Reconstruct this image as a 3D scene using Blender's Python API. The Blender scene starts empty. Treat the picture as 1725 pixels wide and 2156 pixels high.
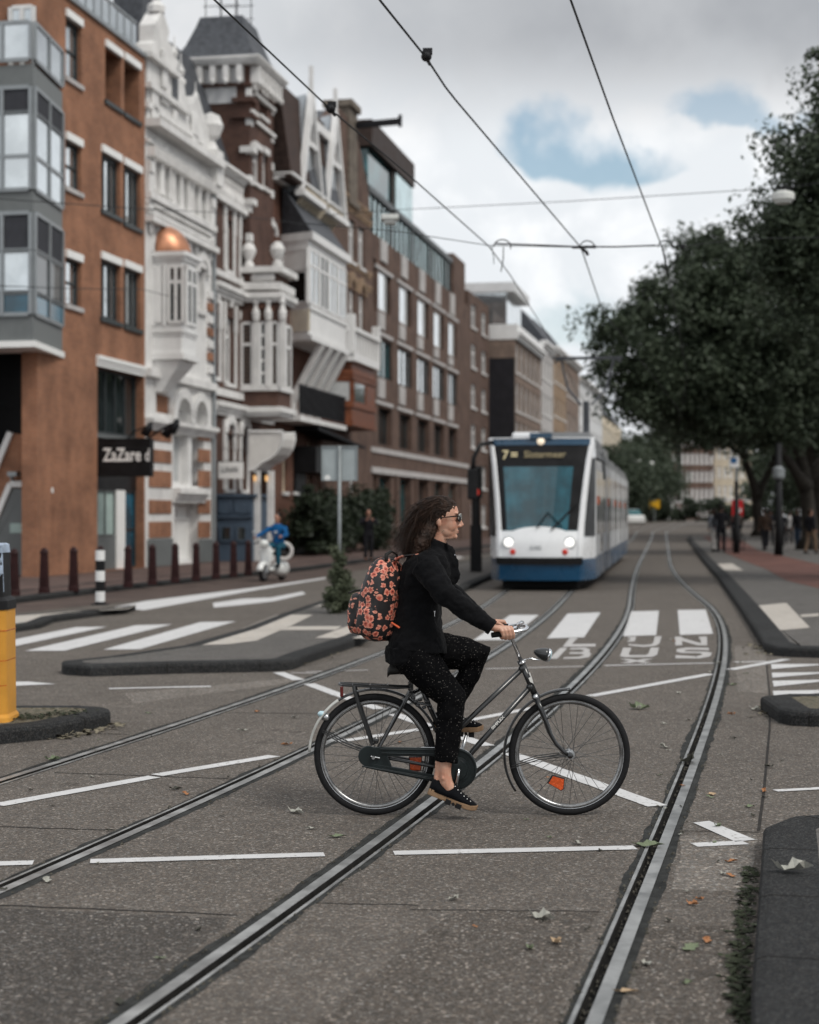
import bpy, bmesh, math, random
import numpy as np
from mathutils import Vector, Matrix

random.seed(7)
rng = np.random.default_rng(11)
SC = bpy.context.scene
COL = SC.collection
R = math.radians
PI = math.pi

# ------------------------------------------------------------------ camera
EYE = 1.7
cam = bpy.data.cameras.new("camera")
camo = bpy.data.objects.new("camera", cam)
COL.objects.link(camo)
camo.location = (0, 0, EYE)
camo.rotation_euler = (R(90), 0, 0)
cam.sensor_fit = 'VERTICAL'
cam.sensor_height = 30.48
cam.sensor_width = 30.48 * 0.8
cam.lens = 50.0
cam.shift_y = 0.003
cam.clip_start = 0.1
cam.clip_end = 4000
cam.dof.use_dof = True
cam.dof.focus_distance = 9.45
cam.dof.aperture_fstop = 1.75
SC.camera = camo

# ------------------------------------------------------------------ world
world = bpy.data.worlds.new("World")
SC.world = world
world.use_nodes = True
wn = world.node_tree
wn.nodes.clear()
SUN_EL, SUN_AZ = R(50), R(132)      # azimuth clockwise from +Y (behind and right of the viewer)


class NT:
    """small node-graph helper"""
    def __init__(s, tree): s.t = tree
    def n(s, typ, **kw):
        nd = s.t.nodes.new(typ)
        for k, v in kw.items(): setattr(nd, k, v)
        return nd
    def link(s, a, b): s.t.links.new(a, b)
    def put(s, sock, v):
        if hasattr(v, 'is_output'): s.link(v, sock)
        else: sock.default_value = v
    def m(s, op, a, b=0.0, c=0.0, clamp=False):
        nd = s.n('ShaderNodeMath', operation=op, use_clamp=clamp)
        s.put(nd.inputs[0], a); s.put(nd.inputs[1], b)
        if op in ('MULTIPLY_ADD', 'SMOOTH_MIN'): s.put(nd.inputs[2], c)
        return nd.outputs[0]
    def ss(s, v, lo, hi, a=0.0, b=1.0):
        nd = s.n('ShaderNodeMapRange', interpolation_type='SMOOTHSTEP')
        s.put(nd.inputs[0], v)
        nd.inputs[1].default_value = lo; nd.inputs[2].default_value = hi
        nd.inputs[3].default_value = a; nd.inputs[4].default_value = b
        return nd.outputs[0]
    def lin(s, v, lo, hi, a=0.0, b=1.0):
        nd = s.n('ShaderNodeMapRange')
        s.put(nd.inputs[0], v)
        nd.inputs[1].default_value = lo; nd.inputs[2].default_value = hi
        nd.inputs[3].default_value = a; nd.inputs[4].default_value = b
        return nd.outputs[0]
    def mix(s, f, a, b, bt='MIX'):
        nd = s.n('ShaderNodeMixRGB', blend_type=bt)
        s.put(nd.inputs[0], f)
        s.put(nd.inputs[1], a if hasattr(a, 'is_output') else (*a[:3], 1))
        s.put(nd.inputs[2], b if hasattr(b, 'is_output') else (*b[:3], 1))
        return nd.outputs[0]
    def noise(s, vec, scale, detail=4, rough=.55, dist=0.0, dim='3D'):
        nd = s.n('ShaderNodeTexNoise', noise_dimensions=dim)
        if vec is not None: s.link(vec, nd.inputs['Vector'])
        nd.inputs['Scale'].default_value = scale
        nd.inputs['Detail'].default_value = detail
        nd.inputs['Roughness'].default_value = rough
        nd.inputs['Distortion'].default_value = dist
        return nd.outputs['Fac']
    def vor(s, vec, scale, feature='F1', rnd=1.0):
        nd = s.n('ShaderNodeTexVoronoi', feature=feature)
        if vec is not None: s.link(vec, nd.inputs['Vector'])
        nd.inputs['Scale'].default_value = scale
        if 'Randomness' in nd.inputs: nd.inputs['Randomness'].default_value = rnd
        return nd
    def ramp(s, f, stops, interp='LINEAR'):
        nd = s.n('ShaderNodeValToRGB')
        nd.color_ramp.interpolation = interp
        el = nd.color_ramp.elements
        while len(el) < len(stops): el.new(0.5)
        for e, (p, c) in zip(el, stops):
            e.position = p; e.color = (*c, 1)
        s.put(nd.inputs[0], f)
        return nd.outputs[0]


def build_world():
    g = NT(wn)
    out = g.n('ShaderNodeOutputWorld')
    bg = g.n('ShaderNodeBackground')
    bg.inputs['Strength'].default_value = 0.1
    g.link(bg.outputs[0], out.inputs['Surface'])
    tc = g.n('ShaderNodeTexCoord')
    d = tc.outputs['Generated']
    sp = g.n('ShaderNodeSeparateXYZ'); g.link(d, sp.inputs[0])
    x, y, z = sp.outputs
    hor = g.m('SQRT', g.m('ADD', g.m('MULTIPLY', x, x), g.m('MULTIPLY', y, y)))
    w = g.m('DIVIDE', z, g.m('MAXIMUM', hor, 0.02))
    a = g.m('ARCTAN2', x, y)
    n1 = g.noise(d, 5.0, 6, .55)
    n2 = g.noise(d, 17.0, 8, .55, .2)
    n3 = g.noise(d, 36.0, 6, .5)
    sky = g.n('ShaderNodeTexSky', sky_type='NISHITA')
    sky.sun_disc = False
    sky.sun_elevation = SUN_EL
    sky.sun_rotation = SUN_AZ
    sky.air_density = 1.0; sky.dust_density = 2.0; sky.ozone_density = 2.0
    skyc = g.mix(1.0, sky.outputs[0], (1.22, 1.30, 1.16), 'MULTIPLY')
    # cloud tones (radiance before the 0.1 strength)
    sh = g.m('MULTIPLY_ADD', g.m('SUBTRACT', n2, .5), .35, w)
    wj = g.m('MULTIPLY_ADD', g.m('SUBTRACT', n1, .5), .06, g.m('MULTIPLY_ADD', g.m('SUBTRACT', n2, .5), .05, w))
    dark = g.ss(wj, .205, .285)
    azf = g.ss(g.m('MULTIPLY_ADD', g.m('SUBTRACT', n1, .5), .25, a), -.3, .12, .25, 1.0)
    dark = g.m('MULTIPLY', dark, azf)
    high = g.ss(w, .45, 1.1)                       # overhead: broken bright overcast
    dark = g.m('MULTIPLY', dark, g.m('SUBTRACT', 1.0, g.m('MULTIPLY', high, g.ss(n1, .42, .62, .35, 1.0))))
    soft = g.ss(n2, .38, .66)
    white = g.mix(soft, (7.3, 7.6, 7.9), (9.3, 9.4, 9.5))
    grey = g.mix(g.ss(n1, .35, .65), (3.5, 3.65, 3.9), (5.0, 5.15, 5.35))
    cloud = g.mix(dark, white, grey)
    cloud = g.mix(g.ss(w, .20, .05, 0, .35), cloud, (7.2, 7.6, 8.0))
    # gaps of blue: crisp puffy lower rim (cumulus tops), ragged soft upper rim
    wj2 = g.m('MULTIPLY_ADD', g.m('SUBTRACT', n3, .5), .020, g.m('MULTIPLY_ADD', g.m('SUBTRACT', n2, .5), .026, w))
    aj = g.m('MULTIPLY_ADD', g.m('SUBTRACT', n2, .5), .05, a)
    def gap(ca, ra, cw, slope, hh, amp):
        da = g.m('SUBTRACT', aj, ca)
        mid = g.m('MULTIPLY_ADD', da, slope, cw)
        hw = g.m('MAXIMUM', g.m('MULTIPLY', g.m('SUBTRACT', 1.0, g.m('POWER', g.m('ABSOLUTE', g.m('DIVIDE', da, ra)), 2.0)), hh), .0004)
        t = g.m('DIVIDE', g.m('SUBTRACT', wj2, mid), hw)
        soft_ = g.m('MULTIPLY_ADD', g.m('SUBTRACT', n2, .5), 3.2, g.m('MULTIPLY_ADD', g.m('SUBTRACT', n3, .5), 1.4, t))
        return g.m('MULTIPLY', g.m('MULTIPLY', g.ss(t, -1.15, -.75), g.ss(soft_, -.35, 1.35, 1.0, 0.0)), g.ss(g.m('MULTIPLY_ADD', g.m('SUBTRACT', n3, .5), .9, g.m('ABSOLUTE', g.m('DIVIDE', da, ra))), .45, .95, amp, 0.0))
    h = g.m('MAXIMUM', gap(.099, .068, .2135, -.17, .0225, .82), gap(.193, .056, .2350, -.14, .0120, .6))
    h = g.m('MAXIMUM', h, gap(.10, .06, .113, .0, .018, .40))
    h = g.m('MAXIMUM', h, gap(2.2, .5, .9, .1, .25, .9))
    h = g.m('MAXIMUM', h, gap(-1.9, .45, .7, .1, .2, .9))
    h = g.m('MULTIPLY', h, g.ss(z, -.02, .02))
    c = g.mix(h, cloud, skyc)
    c = g.mix(g.ss(z, -.05, -.005, 1.0, 0.0), c, (1.2, 1.15, 1.1))
    g.link(c, bg.inputs['Color'])


build_world()

sun = bpy.data.lights.new("sun", 'SUN')
sun.energy = 1.6
sun.angle = R(20)
sun.color = (1.0, .96, .90)
suno = bpy.data.objects.new("sun", sun)
COL.objects.link(suno)
_sd = Vector((math.sin(SUN_AZ) * math.cos(SUN_EL), math.cos(SUN_AZ) * math.cos(SUN_EL), math.sin(SUN_EL)))
suno.rotation_euler = _sd.to_track_quat('Z', 'Y').to_euler()
suno.location = (0, 0, 40)

SC.view_settings.view_transform = 'Standard'
SC.view_settings.look = 'None'
SC.view_settings.gamma = 1.0
SC.view_settings.exposure = 0.22
SC.render.engine = 'CYCLES'
SC.cycles.use_denoising = True
SC.cycles.max_bounces = 6
SC.cycles.diffuse_bounces = 3
SC.cycles.glossy_bounces = 3
SC.cycles.transmission_bounces = 3
SC.cycles.transparent_max_bounces = 6
SC.cycles.caustics_reflective = False
SC.cycles.caustics_refractive = False

# ------------------------------------------------------------------ survey: photograph measure -> place
FX, CX, HY = 3538.0, 862.5, 1085.0          # focal length, centre and horizon of the measured print


def hz(Y):
    """height of the street: level, then a low bridge ramp far off"""
    t = min(1.0, max(0.0, (Y - 115.0) / 50.0))
    return .8 * t * t * (3 - 2 * t)


def at(x, y, Y):
    return Vector(((x - CX) * Y / FX, Y, EYE - (y - HY) * Y / FX))


def gp(x, y, z=0.0):
    Y = FX * (EYE - z) / (y - HY)
    return ((x - CX) * Y / FX, Y)


def z1(u, v): return (u / 2.9255, v / 2.9255)
def z2(u, v): return (u / 2.9255, 589.6 + v / 2.9255)
def z3(u, v): return (505.4 + u / 2.9255, 168.5 + v / 2.9255)
def z4(u, v): return (505.4 + u / 2.9255, 758.1 + v / 2.9255)
def z5(u, v): return (926.5 + u / 3.151, 758.1 + v / 3.151)
def rb(u, v): return (u / 2.2755, 1179.2 + v / 2.2755)
def rc(u, v): return (1219.7 + u / 3.4132, 1179.2 + v / 3.4132)
def r7(u, v): return (u / 2.0, 1600.4 + v / 2.0)
def r8(u, v): return (862.5 + u / 2.0, 1600.4 + v / 2.0)
def rh(u, v): return (1010.8 + .2051 * u, 1246.6 + .2051 * v)
def rl(u, v): return (1162.4 + u / 4.2665, 1280.3 + v / 4.2665)
def rf(u, v): return (1263.5 + u / 3.737, 909.7 + v / 3.737)


# ------------------------------------------------------------------ object helpers
def tag(o, label=None, cat=None, group=None, kind=None):
    if label: o['label'] = label
    if cat: o['category'] = cat
    if group: o['group'] = group
    if kind: o['kind'] = kind
    return o


def empty(name, loc=(0, 0, 0), rz=0.0, label=None, cat=None, group=None):
    o = bpy.data.objects.new(name, None)
    o.empty_display_size = .2
    COL.objects.link(o)
    o.location = loc
    o.rotation_euler = (0, 0, rz)
    return tag(o, label, cat, group)


def kids(o): return [c for c in bpy.data.objects if c.parent == o]


def copy_tree(o, parent=None):
    c = o.copy()
    COL.objects.link(c)
    c.parent = parent
    for ch in kids(o): copy_tree(ch, c)
    return c


class MB:
    def __init__(s): s.v = []; s.f = []; s.m = []; s.mi = 0
    def add(s, vs, fs):
        b = len(s.v)
        s.v.extend([tuple(map(float, p)) for p in vs])
        for f in fs:
            s.f.append([b + i for i in f]); s.m.append(s.mi)
        return s
    def box(s, x0, x1, y0, y1, z0, z1):
        vs = [(x0, y0, z0), (x1, y0, z0), (x1, y1, z0), (x0, y1, z0), (x0, y0, z1), (x1, y0, z1), (x1, y1, z1), (x0, y1, z1)]
        return s.add(vs, [(0, 3, 2, 1), (4, 5, 6, 7), (0, 1, 5, 4), (1, 2, 6, 5), (2, 3, 7, 6), (3, 0, 4, 7)])
    def bar(s, p, q, w, h=None, up=(0, 0, 1)):
        h = h or w
        p = Vector(p); q = Vector(q); d = (q - p).normalized()
        u = Vector(up)
        if abs(d.dot(u)) > .97: u = Vector((1, 0, 0))
        a = d.cross(u).normalized(); b = a.cross(d).normalized()
        vs = []
        for c in (p, q):
            for i, j in ((-1, -1), (1, -1), (1, 1), (-1, 1)): vs.append(c + a * (i * w / 2) + b * (j * h / 2))
        return s.add(vs, [(0, 3, 2, 1), (4, 5, 6, 7), (0, 1, 5, 4), (1, 2, 6, 5), (2, 3, 7, 6), (3, 0, 4, 7)])
    def loft(s, rings, cap=True, closed=False):
        n = len(rings[0]); vs = [p for r in rings for p in r]; fs = []
        k = len(rings)
        for i in range(k if closed else k - 1):
            j = (i + 1) % k
            for t in range(n):
                u = (t + 1) % n
                fs.append((i * n + t, i * n + u, j * n + u, j * n + t))
        if cap and not closed:
            fs.append(tuple(reversed(range(n)))); fs.append(tuple((k - 1) * n + t for t in range(n)))
        return s.add(vs, fs)
    def tube(s, pts, r, n=8, cap=True, closed=False, flat=1.0, up=(0, 0, 1)):
        pts = [Vector(p) for p in pts]
        k = len(pts)
        rs = [r] * k if not hasattr(r, '__len__') else list(r)
        rings = []; prev = None
        for i, p in enumerate(pts):
            if closed: d = pts[(i + 1) % k] - pts[i - 1]
            elif i == 0: d = pts[1] - pts[0]
            elif i == k - 1: d = pts[-1] - pts[-2]
            else: d = (pts[i + 1] - pts[i]).normalized() + (pts[i] - pts[i - 1]).normalized()
            d.normalize()
            if prev is None:
                u = Vector(up)
                if abs(d.dot(u)) > .95: u = Vector((0, 1, 0))
                a = d.cross(u).normalized()
            else:
                a = prev - d * prev.dot(d)
                a.normalize()
            prev = a
            b = d.cross(a).normalized()
            rings.append([p + a * (rs[i] * math.cos(2 * PI * t / n)) + b * (rs[i] * flat * math.sin(2 * PI * t / n)) for t in range(n)])
        return s.loft(rings, cap, closed)
    def lathe(s, prof, n=16, c=(0, 0, 0), axis='z', cap=True):
        rings = []
        for r, h in prof:
            ring = []
            for t in range(n):
                ca, sa = r * math.cos(2 * PI * t / n), r * math.sin(2 * PI * t / n)
                if axis == 'z': p = (c[0] + ca, c[1] + sa, c[2] + h)
                elif axis == 'y': p = (c[0] + ca, c[1] + h, c[2] - sa)
                else: p = (c[0] + h, c[1] + ca, c[2] + sa)
                ring.append(p)
            rings.append(ring)
        return s.loft(rings, cap)
    def ell(s, c, r, n=14, m=9, rot=None):
        rings = []
        for i in range(1, m):
            t = PI * i / m
            ring = []
            for k in range(n):
                f = 2 * PI * k / n
                p = Vector((r[0] * math.sin(t) * math.cos(f), r[1] * math.sin(t) * math.sin(f), -r[2] * math.cos(t)))
                if rot is not None: p = rot @ p
                ring.append(Vector(c) + p)
            rings.append(ring)
        return s.loft(rings, True)
    def prism(s, poly, z0, z1):
        n = len(poly)
        ar = sum(poly[i][0] * poly[(i + 1) % n][1] - poly[(i + 1) % n][0] * poly[i][1] for i in range(n))
        if ar < 0: poly = poly[::-1]
        vs = [(p[0], p[1], z0) for p in poly] + [(p[0], p[1], z1) for p in poly]
        fs = [tuple(reversed(range(n))), tuple(range(n, 2 * n))]
        for i in range(n):
            j = (i + 1) % n
            fs.append((i, j, n + j, n + i))
        return s.add(vs, fs)
    def prism_y(s, poly, y0, y1):
        """polygon given in (x, z), thickness along y"""
        n = len(poly)
        ar = sum(poly[i][0] * poly[(i + 1) % n][1] - poly[(i + 1) % n][0] * poly[i][1] for i in range(n))
        if ar < 0: poly = poly[::-1]
        vs = [(p[0], y0, p[1]) for p in poly] + [(p[0], y1, p[1]) for p in poly]
        fs = [tuple(range(n)), tuple(reversed(range(n, 2 * n)))]
        for i in range(n):
            j = (i + 1) % n
            fs.append((j, i, n + i, n + j))
        return s.add(vs, fs)
    def sheet(s, poly, z):
        n = len(poly)
        ar = sum(poly[i][0] * poly[(i + 1) % n][1] - poly[(i + 1) % n][0] * poly[i][1] for i in range(n))
        if ar < 0: poly = poly[::-1]
        return s.add([(p[0], p[1], z) for p in poly], [tuple(range(n))])
    def build(s, name, mat, parent=None, origin=(0, 0, 0), smooth=False, bevel=0.0, flip=False):
        me = bpy.data.meshes.new(name)
        vs = s.v if tuple(origin) == (0, 0, 0) else [(p[0] - origin[0], p[1] - origin[1], p[2] - origin[2]) for p in s.v]
        me.from_pydata(vs, [], s.f)
        mats = mat if isinstance(mat, (list, tuple)) else [mat]
        for m_ in mats: me.materials.append(m_)
        if len(mats) > 1: me.polygons.foreach_set('material_index', s.m)
        if smooth: me.polygons.foreach_set('use_smooth', [True] * len(s.f))
        me.update()
        o = bpy.data.objects.new(name, me)
        COL.objects.link(o)
        if parent is not None: o.parent = parent
        if bevel:
            b = o.modifiers.new('bevel', 'BEVEL'); b.width = bevel; b.segments = 2; b.limit_method = 'ANGLE'
        return o


def structure(o): o['kind'] = 'structure'; return o


def set_origin(o, c):
    """move a mesh's origin to c without moving the mesh"""
    c = Vector(c)
    o.data.transform(Matrix.Translation(-c))
    o.location = c
    return o


def text_mesh(name, body, size, mat, parent, matrix, extrude=.004, sx=1.0, bold=0.0, align='LEFT', spacing=1.0):
    cu = bpy.data.curves.new(name, 'FONT')
    cu.body = body; cu.size = size; cu.extrude = extrude; cu.align_x = align
    cu.offset = bold; cu.resolution_u = 3; cu.space_character = spacing
    t = bpy.data.objects.new(name + '_curve', cu)
    COL.objects.link(t)
    dg = bpy.context.evaluated_depsgraph_get()
    me = bpy.data.meshes.new_from_object(t.evaluated_get(dg))
    bpy.data.objects.remove(t); bpy.data.curves.remove(cu)
    me.name = name
    me.transform(Matrix.Diagonal((sx, 1, 1, 1)))
    me.transform(matrix)
    me.materials.clear(); me.materials.append(mat)
    o = bpy.data.objects.new(name, me)
    COL.objects.link(o)
    if parent is not None: o.parent = parent
    return o


# ------------------------------------------------------------------ materials
M = {}


def newmat(name):
    m = bpy.data.materials.new(name)
    m.use_nodes = True
    g = NT(m.node_tree)
    p = m.node_tree.nodes['Principled BSDF']
    tc = g.n('ShaderNodeTexCoord')
    return m, g, p, tc.outputs['Object']


def mat(key, col, rough=.6, metal=0.0, var=.15, vs=3.0, bump=0.0, bs=40.0, spec=None, streak=0.0, coat=0.0, emit=None):
    m, g, p, oc = newmat(key)
    if spec is None: spec = .5 if rough < .36 else .16
    p.inputs['Roughness'].default_value = rough
    p.inputs['Metallic'].default_value = metal
    p.inputs['Specular IOR Level'].default_value = spec
    if coat: p.inputs['Coat Weight'].default_value = coat; p.inputs['Coat Roughness'].default_value = .1
    c0 = [max(0, x * (1 - var)) for x in col]; c1 = [x * (1 + var) for x in col]
    n = g.noise(oc, vs, 5, .6)
    c = g.mix(g.ss(n, .3, .7), c0, c1)
    if streak:
        mp = g.n('ShaderNodeMapping'); g.link(oc, mp.inputs[0]); mp.inputs['Scale'].default_value = (2.2, 2.2, .18)
        sn = g.noise(mp.outputs[0], 1.0, 5, .65)
        c = g.mix(g.ss(sn, .5, .78, 0, streak), c, [x * .45 for x in col])
    g.link(c, p.inputs['Base Color'])
    if var and rough > .12:
        g.link(g.lin(n, .3, .7, max(.02, rough - .08), min(1, rough + .08)), p.inputs['Roughness'])
    if bump:
        b = g.n('ShaderNodeBump'); b.inputs['Strength'].default_value = bump; b.inputs['Distance'].default_value = .02
        g.link(g.noise(oc, bs, 6, .6), b.inputs['Height']); g.link(b.outputs[0], p.inputs['Normal'])
    if emit:
        p.inputs['Emission Color'].default_value = (*emit[0], 1); p.inputs['Emission Strength'].default_value = emit[1]
    M[key] = m
    return m


def brickmat(key, c1, c2, mortar, stain=.35, bw=.22, rh=.065):
    m, g, p, oc = newmat(key)
    sp = g.n('ShaderNodeSeparateXYZ'); g.link(oc, sp.inputs[0])
    cb = g.n('ShaderNodeCombineXYZ')
    g.link(g.m('ADD', sp.outputs[0], sp.outputs[1]), cb.inputs[0]); g.link(sp.outputs[2], cb.inputs[1])
    br = g.n('ShaderNodeTexBrick')
    g.link(cb.outputs[0], br.inputs['Vector'])
    br.inputs['Color1'].default_value = (*c1, 1); br.inputs['Color2'].default_value = (*c2, 1); br.inputs['Mortar'].default_value = (*mortar, 1)
    br.inputs['Scale'].default_value = 1.0; br.inputs['Mortar Size'].default_value = .009
    br.inputs['Brick Width'].default_value = bw; br.inputs['Row Height'].default_value = rh
    n = g.noise(oc, .9, 6, .62)
    c = g.mix(1.0, br.outputs['Color'], g.mix(g.ss(n, .3, .72), (.72, .72, .73), (1.22, 1.2, 1.17)), 'MULTIPLY')
    n3 = g.noise(oc, 7.0, 4, .6)
    c = g.mix(1.0, c, g.mix(n3, (.8, .8, .8), (1.2, 1.2, 1.2)), 'MULTIPLY')
    mp = g.n('ShaderNodeMapping'); g.link(oc, mp.inputs[0]); mp.inputs['Scale'].default_value = (1.6, 1.6, .16)
    sn = g.noise(mp.outputs[0], 1.0, 6, .68)
    c = g.mix(g.ss(sn, .52, .8, 0, stain), c, [x * .42 for x in c1])
    g.link(c, p.inputs['Base Color'])
    p.inputs['Roughness'].default_value = .85; p.inputs['Specular IOR Level'].default_value = .15
    b = g.n('ShaderNodeBump'); b.inputs['Strength'].default_value = .35; b.inputs['Distance'].default_value = .01
    g.link(br.outputs['Fac'], b.inputs['Height']); b.invert = True
    g.link(b.outputs[0], p.inputs['Normal'])
    M[key] = m
    return m


def roadmat(key, stops, big=.18, scale=62.0, rough=.85):
    m, g, p, oc = newmat(key)
    v = g.vor(oc, scale)
    s = g.n('ShaderNodeSeparateColor'); g.link(v.outputs['Color'], s.inputs[0])
    c = g.ramp(s.outputs[0], stops)
    v2 = g.vor(oc, scale * 2.3)
    s2 = g.n('ShaderNodeSeparateColor'); g.link(v2.outputs['Color'], s2.inputs[0])
    c = g.mix(.35, c, g.ramp(s2.outputs[1], stops))
    hue = g.mix(s.outputs[2], (1.08, .99, .92), (.94, 1.0, 1.06))
    c = g.mix(.8, c, hue, 'MULTIPLY')
    n = g.noise(oc, .55, 6, .6)
    n2 = g.noise(oc, 4.5, 5, .65)
    k = g.m('MULTIPLY_ADD', n, 2 * big, 1 - big)
    k = g.m('MULTIPLY', k, g.lin(n2, .25, .75, .86, 1.14))
    c = g.mix(1.0, c, k, 'MULTIPLY')
    blot = g.ss(g.noise(oc, 2.3, 3, .5, .6), .66, .74, 0, .4)      # oil and gum
    c = g.mix(blot, c, [x * .6 for x in stops[0][1]])
    g.link(c, p.inputs['Base Color'])
    p.inputs['Roughness'].default_value = rough
    p.inputs['Specular IOR Level'].default_value = .14
    b = g.n('ShaderNodeBump'); b.inputs['Strength'].default_value = .5; b.inputs['Distance'].default_value = .006
    g.link(v.outputs['Distance'], b.inputs['Height']); b.invert = True
    g.link(b.outputs[0], p.inputs['Normal'])
    M[key] = m
    return m


def paintmat(key, col, under):
    m, g, p, oc = newmat(key)
    n = g.noise(oc, 26, 6, .7); n2 = g.noise(oc, 3.0, 5, .6)
    c = g.mix(g.ss(n2, .3, .7), [x * .86 for x in col], col)
    c = g.mix(g.ss(g.m('ADD', n, g.m('MULTIPLY', n2, .35)), .74, .86, 0, .8), c, under)
    g.link(c, p.inputs['Base Color']); p.inputs['Roughness'].default_value = .7; p.inputs['Specular IOR Level'].default_value = .2
    M[key] = m
    return m


def glassmat(key, col, rough=.04, spec=.9, var=.5):
    m, g, p, oc = newmat(key)
    n = g.noise(oc, .8, 4, .6)
    g.link(g.mix(g.ss(n, .35, .65), [x * (1 - var) for x in col], [x * (1 + var) for x in col]), p.inputs['Base Color'])
    p.inputs['Roughness'].default_value = rough; p.inputs['Specular IOR Level'].default_value = spec
    b = g.n('ShaderNodeBump'); b.inputs['Strength'].default_value = .04; b.inputs['Distance'].default_value = .05
    g.link(g.noise(oc, 1.2, 3, .5), b.inputs['Height']); g.link(b.outputs[0], p.inputs['Normal'])
    M[key] = m
    return m


roadmat('road', [(0, (.057, .050, .044)), (.5, (.095, .084, .074)), (.78, (.140, .124, .110)), (.93, (.205, .184, .163)), (1, (.40, .37, .33))], .24, 92)
roadmat('asphalt_fine', [(0, (.070, .067, .063)), (.5, (.095, .090, .085)), (.85, (.13, .124, .117)), (1, (.23, .22, .21))], .2, 90)
roadmat('kerb', [(0, (.012, .0125, .0135)), (.6, (.021, .022, .023)), (1, (.08, .08, .078))], .4, 120)
roadmat('moss_ground', [(0, (.05, .055, .035)), (.5, (.11, .095, .07)), (1, (.2, .18, .14))], .3, 40)
roadmat('slab', [(0, (.36, .33, .295)), (.6, (.43, .40, .36)), (1, (.5, .47, .43))], .12, 50)
brickmat('red_path', (.135, .064, .052), (.11, .055, .047), (.09, .068, .06), .2, .2, .1)
brickmat('pave_brick', (.13, .085, .075), (.10, .075, .068), (.07, .06, .055), .3, .2, .07)
paintmat('paint', (.60, .595, .595), (.17, .15, .135))
paintmat('paint_old', (.47, .455, .445), (.2, .18, .16))
mat('steel_rail', (.42, .42, .41), .38, .85, .3, 5, .15, 60, streak=0)
mat('groove', (.018, .017, .016), .9, 0, .4, 12)
mat('bitumen', (.030, .031, .030), .85, 0, .5, 9, .5, 60)
# ================================================================== ground, rails, islands, markings
RAILS_PX = [
    [(0, 1649), (186.8, 1585.7), (378, 1517.6), (536, 1473.6), (758, 1399), (820, 1371.7), (933, 1316.6), (1053, 1253.2)],
    [(0, 1878), (250, 1763), (415, 1683), (610, 1603), (659, 1574.7), (837, 1492), (1029, 1386), (1078, 1353), (1136, 1304), (1195.4, 1254.8)],
    [(272, 2156), (550, 1945.4), (862, 1718), (1009, 1611), (1153, 1504.4), (1201.5, 1451.7), (1252.8, 1402.5), (1291.8, 1349), (1312.3, 1300), (1331, 1250.7)],
    [(1242.5, 2156), (1312, 1980), (1382, 1785), (1436.5, 1648), (1477.5, 1560), (1505.4, 1486.8), (1523, 1413.6), (1526, 1369.6), (1514, 1325.7), (1492, 1273)],
]
_rail_fit = []
for pts in RAILS_PX:
    w = [gp(*p) for p in pts]
    Ys = np.array([p[1] for p in w]); Xs = np.array([p[0] for p in w])
    _rail_fit.append((np.polyfit(Ys, Xs, 3, w=1 / Ys ** .7), Ys.min(), 33.0))


def rail_x(i, Y):
    c, a, b = _rail_fit[i]
    def f(t): return float(np.polyval(c, t))
    def df(t): return float(np.polyval(np.polyder(c), t))
    if Y < a: return f(a) + df(a) * (Y - a)
    if Y <= b: return f(Y)
    x = f(b); s0 = df(b)
    t = min(Y, 60) - b
    x += s0 * t + (.151 - s0) * t * t / (2 * (60 - b))
    if Y > 60: x += .151 * (min(Y, 138) - 60)
    if Y > 138: x += .24 * (Y - 138)
    return x


def yrows():
    ys = [2.2]
    while ys[-1] < 34: ys.append(ys[-1] + .3)
    while ys[-1] < 110: ys.append(ys[-1] + 2.0)
    while ys[-1] < 172: ys.append(ys[-1] + 3.5)
    while ys[-1] < 420: ys.append(ys[-1] + 20)
    return ys


YR = yrows()
BEDL = [.082, .082, .082, .082]
# head sits to the outside of each track: (head on the low-x side?)
HEAD_LEFT = [True, False, True, False]
mb = MB()
cols = []
for Y in YR:
    row = [-70.0]
    for i in range(4):
        x = rail_x(i, Y); row += [x - .082, x + .082]
    row.append(max(70.0, row[-1] + 40))
    cols.append(row)
for a in range(len(YR) - 1):
    for c in range(0, 10, 2):
        q = []
        for (r_, k) in ((a, c), (a, c + 1), (a + 1, c + 1), (a + 1, c)):
            q.append((cols[r_][k], YR[r_], hz(YR[r_])))
        mb.add(q, [(0, 1, 2, 3)])
structure(mb.build('road', M['road']))
mb = MB(); mb.sheet([(-1500, -60), (1500, -60), (1500, 2600), (-1500, 2600)], -.12)
structure(mb.build('ground', M['asphalt_fine']))

PROF_L = [(-.082, 0, 1), (-.046, -.001, 1), (-.046, .003, 0), (.010, .003, 0), (.012, -.038, 2), (.050, -.038, 2), (.052, .002, 0), (.070, .002, 0), (.070, -.001, 1), (.082, 0, 1)]
for i in range(4):
    prof = PROF_L if HEAD_LEFT[i] else [(-x, z, m) for x, z, m in PROF_L[::-1]]
    mb = MB()
    for a in range(len(YR) - 1):
        for k in range(len(prof) - 1):
            (xa, za, _), (xb, zb, _) = prof[k], prof[k + 1]
            mid = (xa + xb) / 2 * (1 if HEAD_LEFT[i] else -1)
            if mid < -.045 or mid > .0702: mb.mi = 1
            elif .0105 < mid < .0515: mb.mi = 2
            else: mb.mi = 0
            q = []
            for (r_, x, z) in ((a, xa, za), (a, xb, zb), (a + 1, xb, zb), (a + 1, xa, za)):
                q.append((rail_x(i, YR[r_]) + x, YR[r_], hz(YR[r_]) + z))
            mb.add(q, [(0, 1, 2, 3)])
    o = structure(mb.build('tram_rail', [M['steel_rail'], M['bitumen'], M['groove']]))
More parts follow.
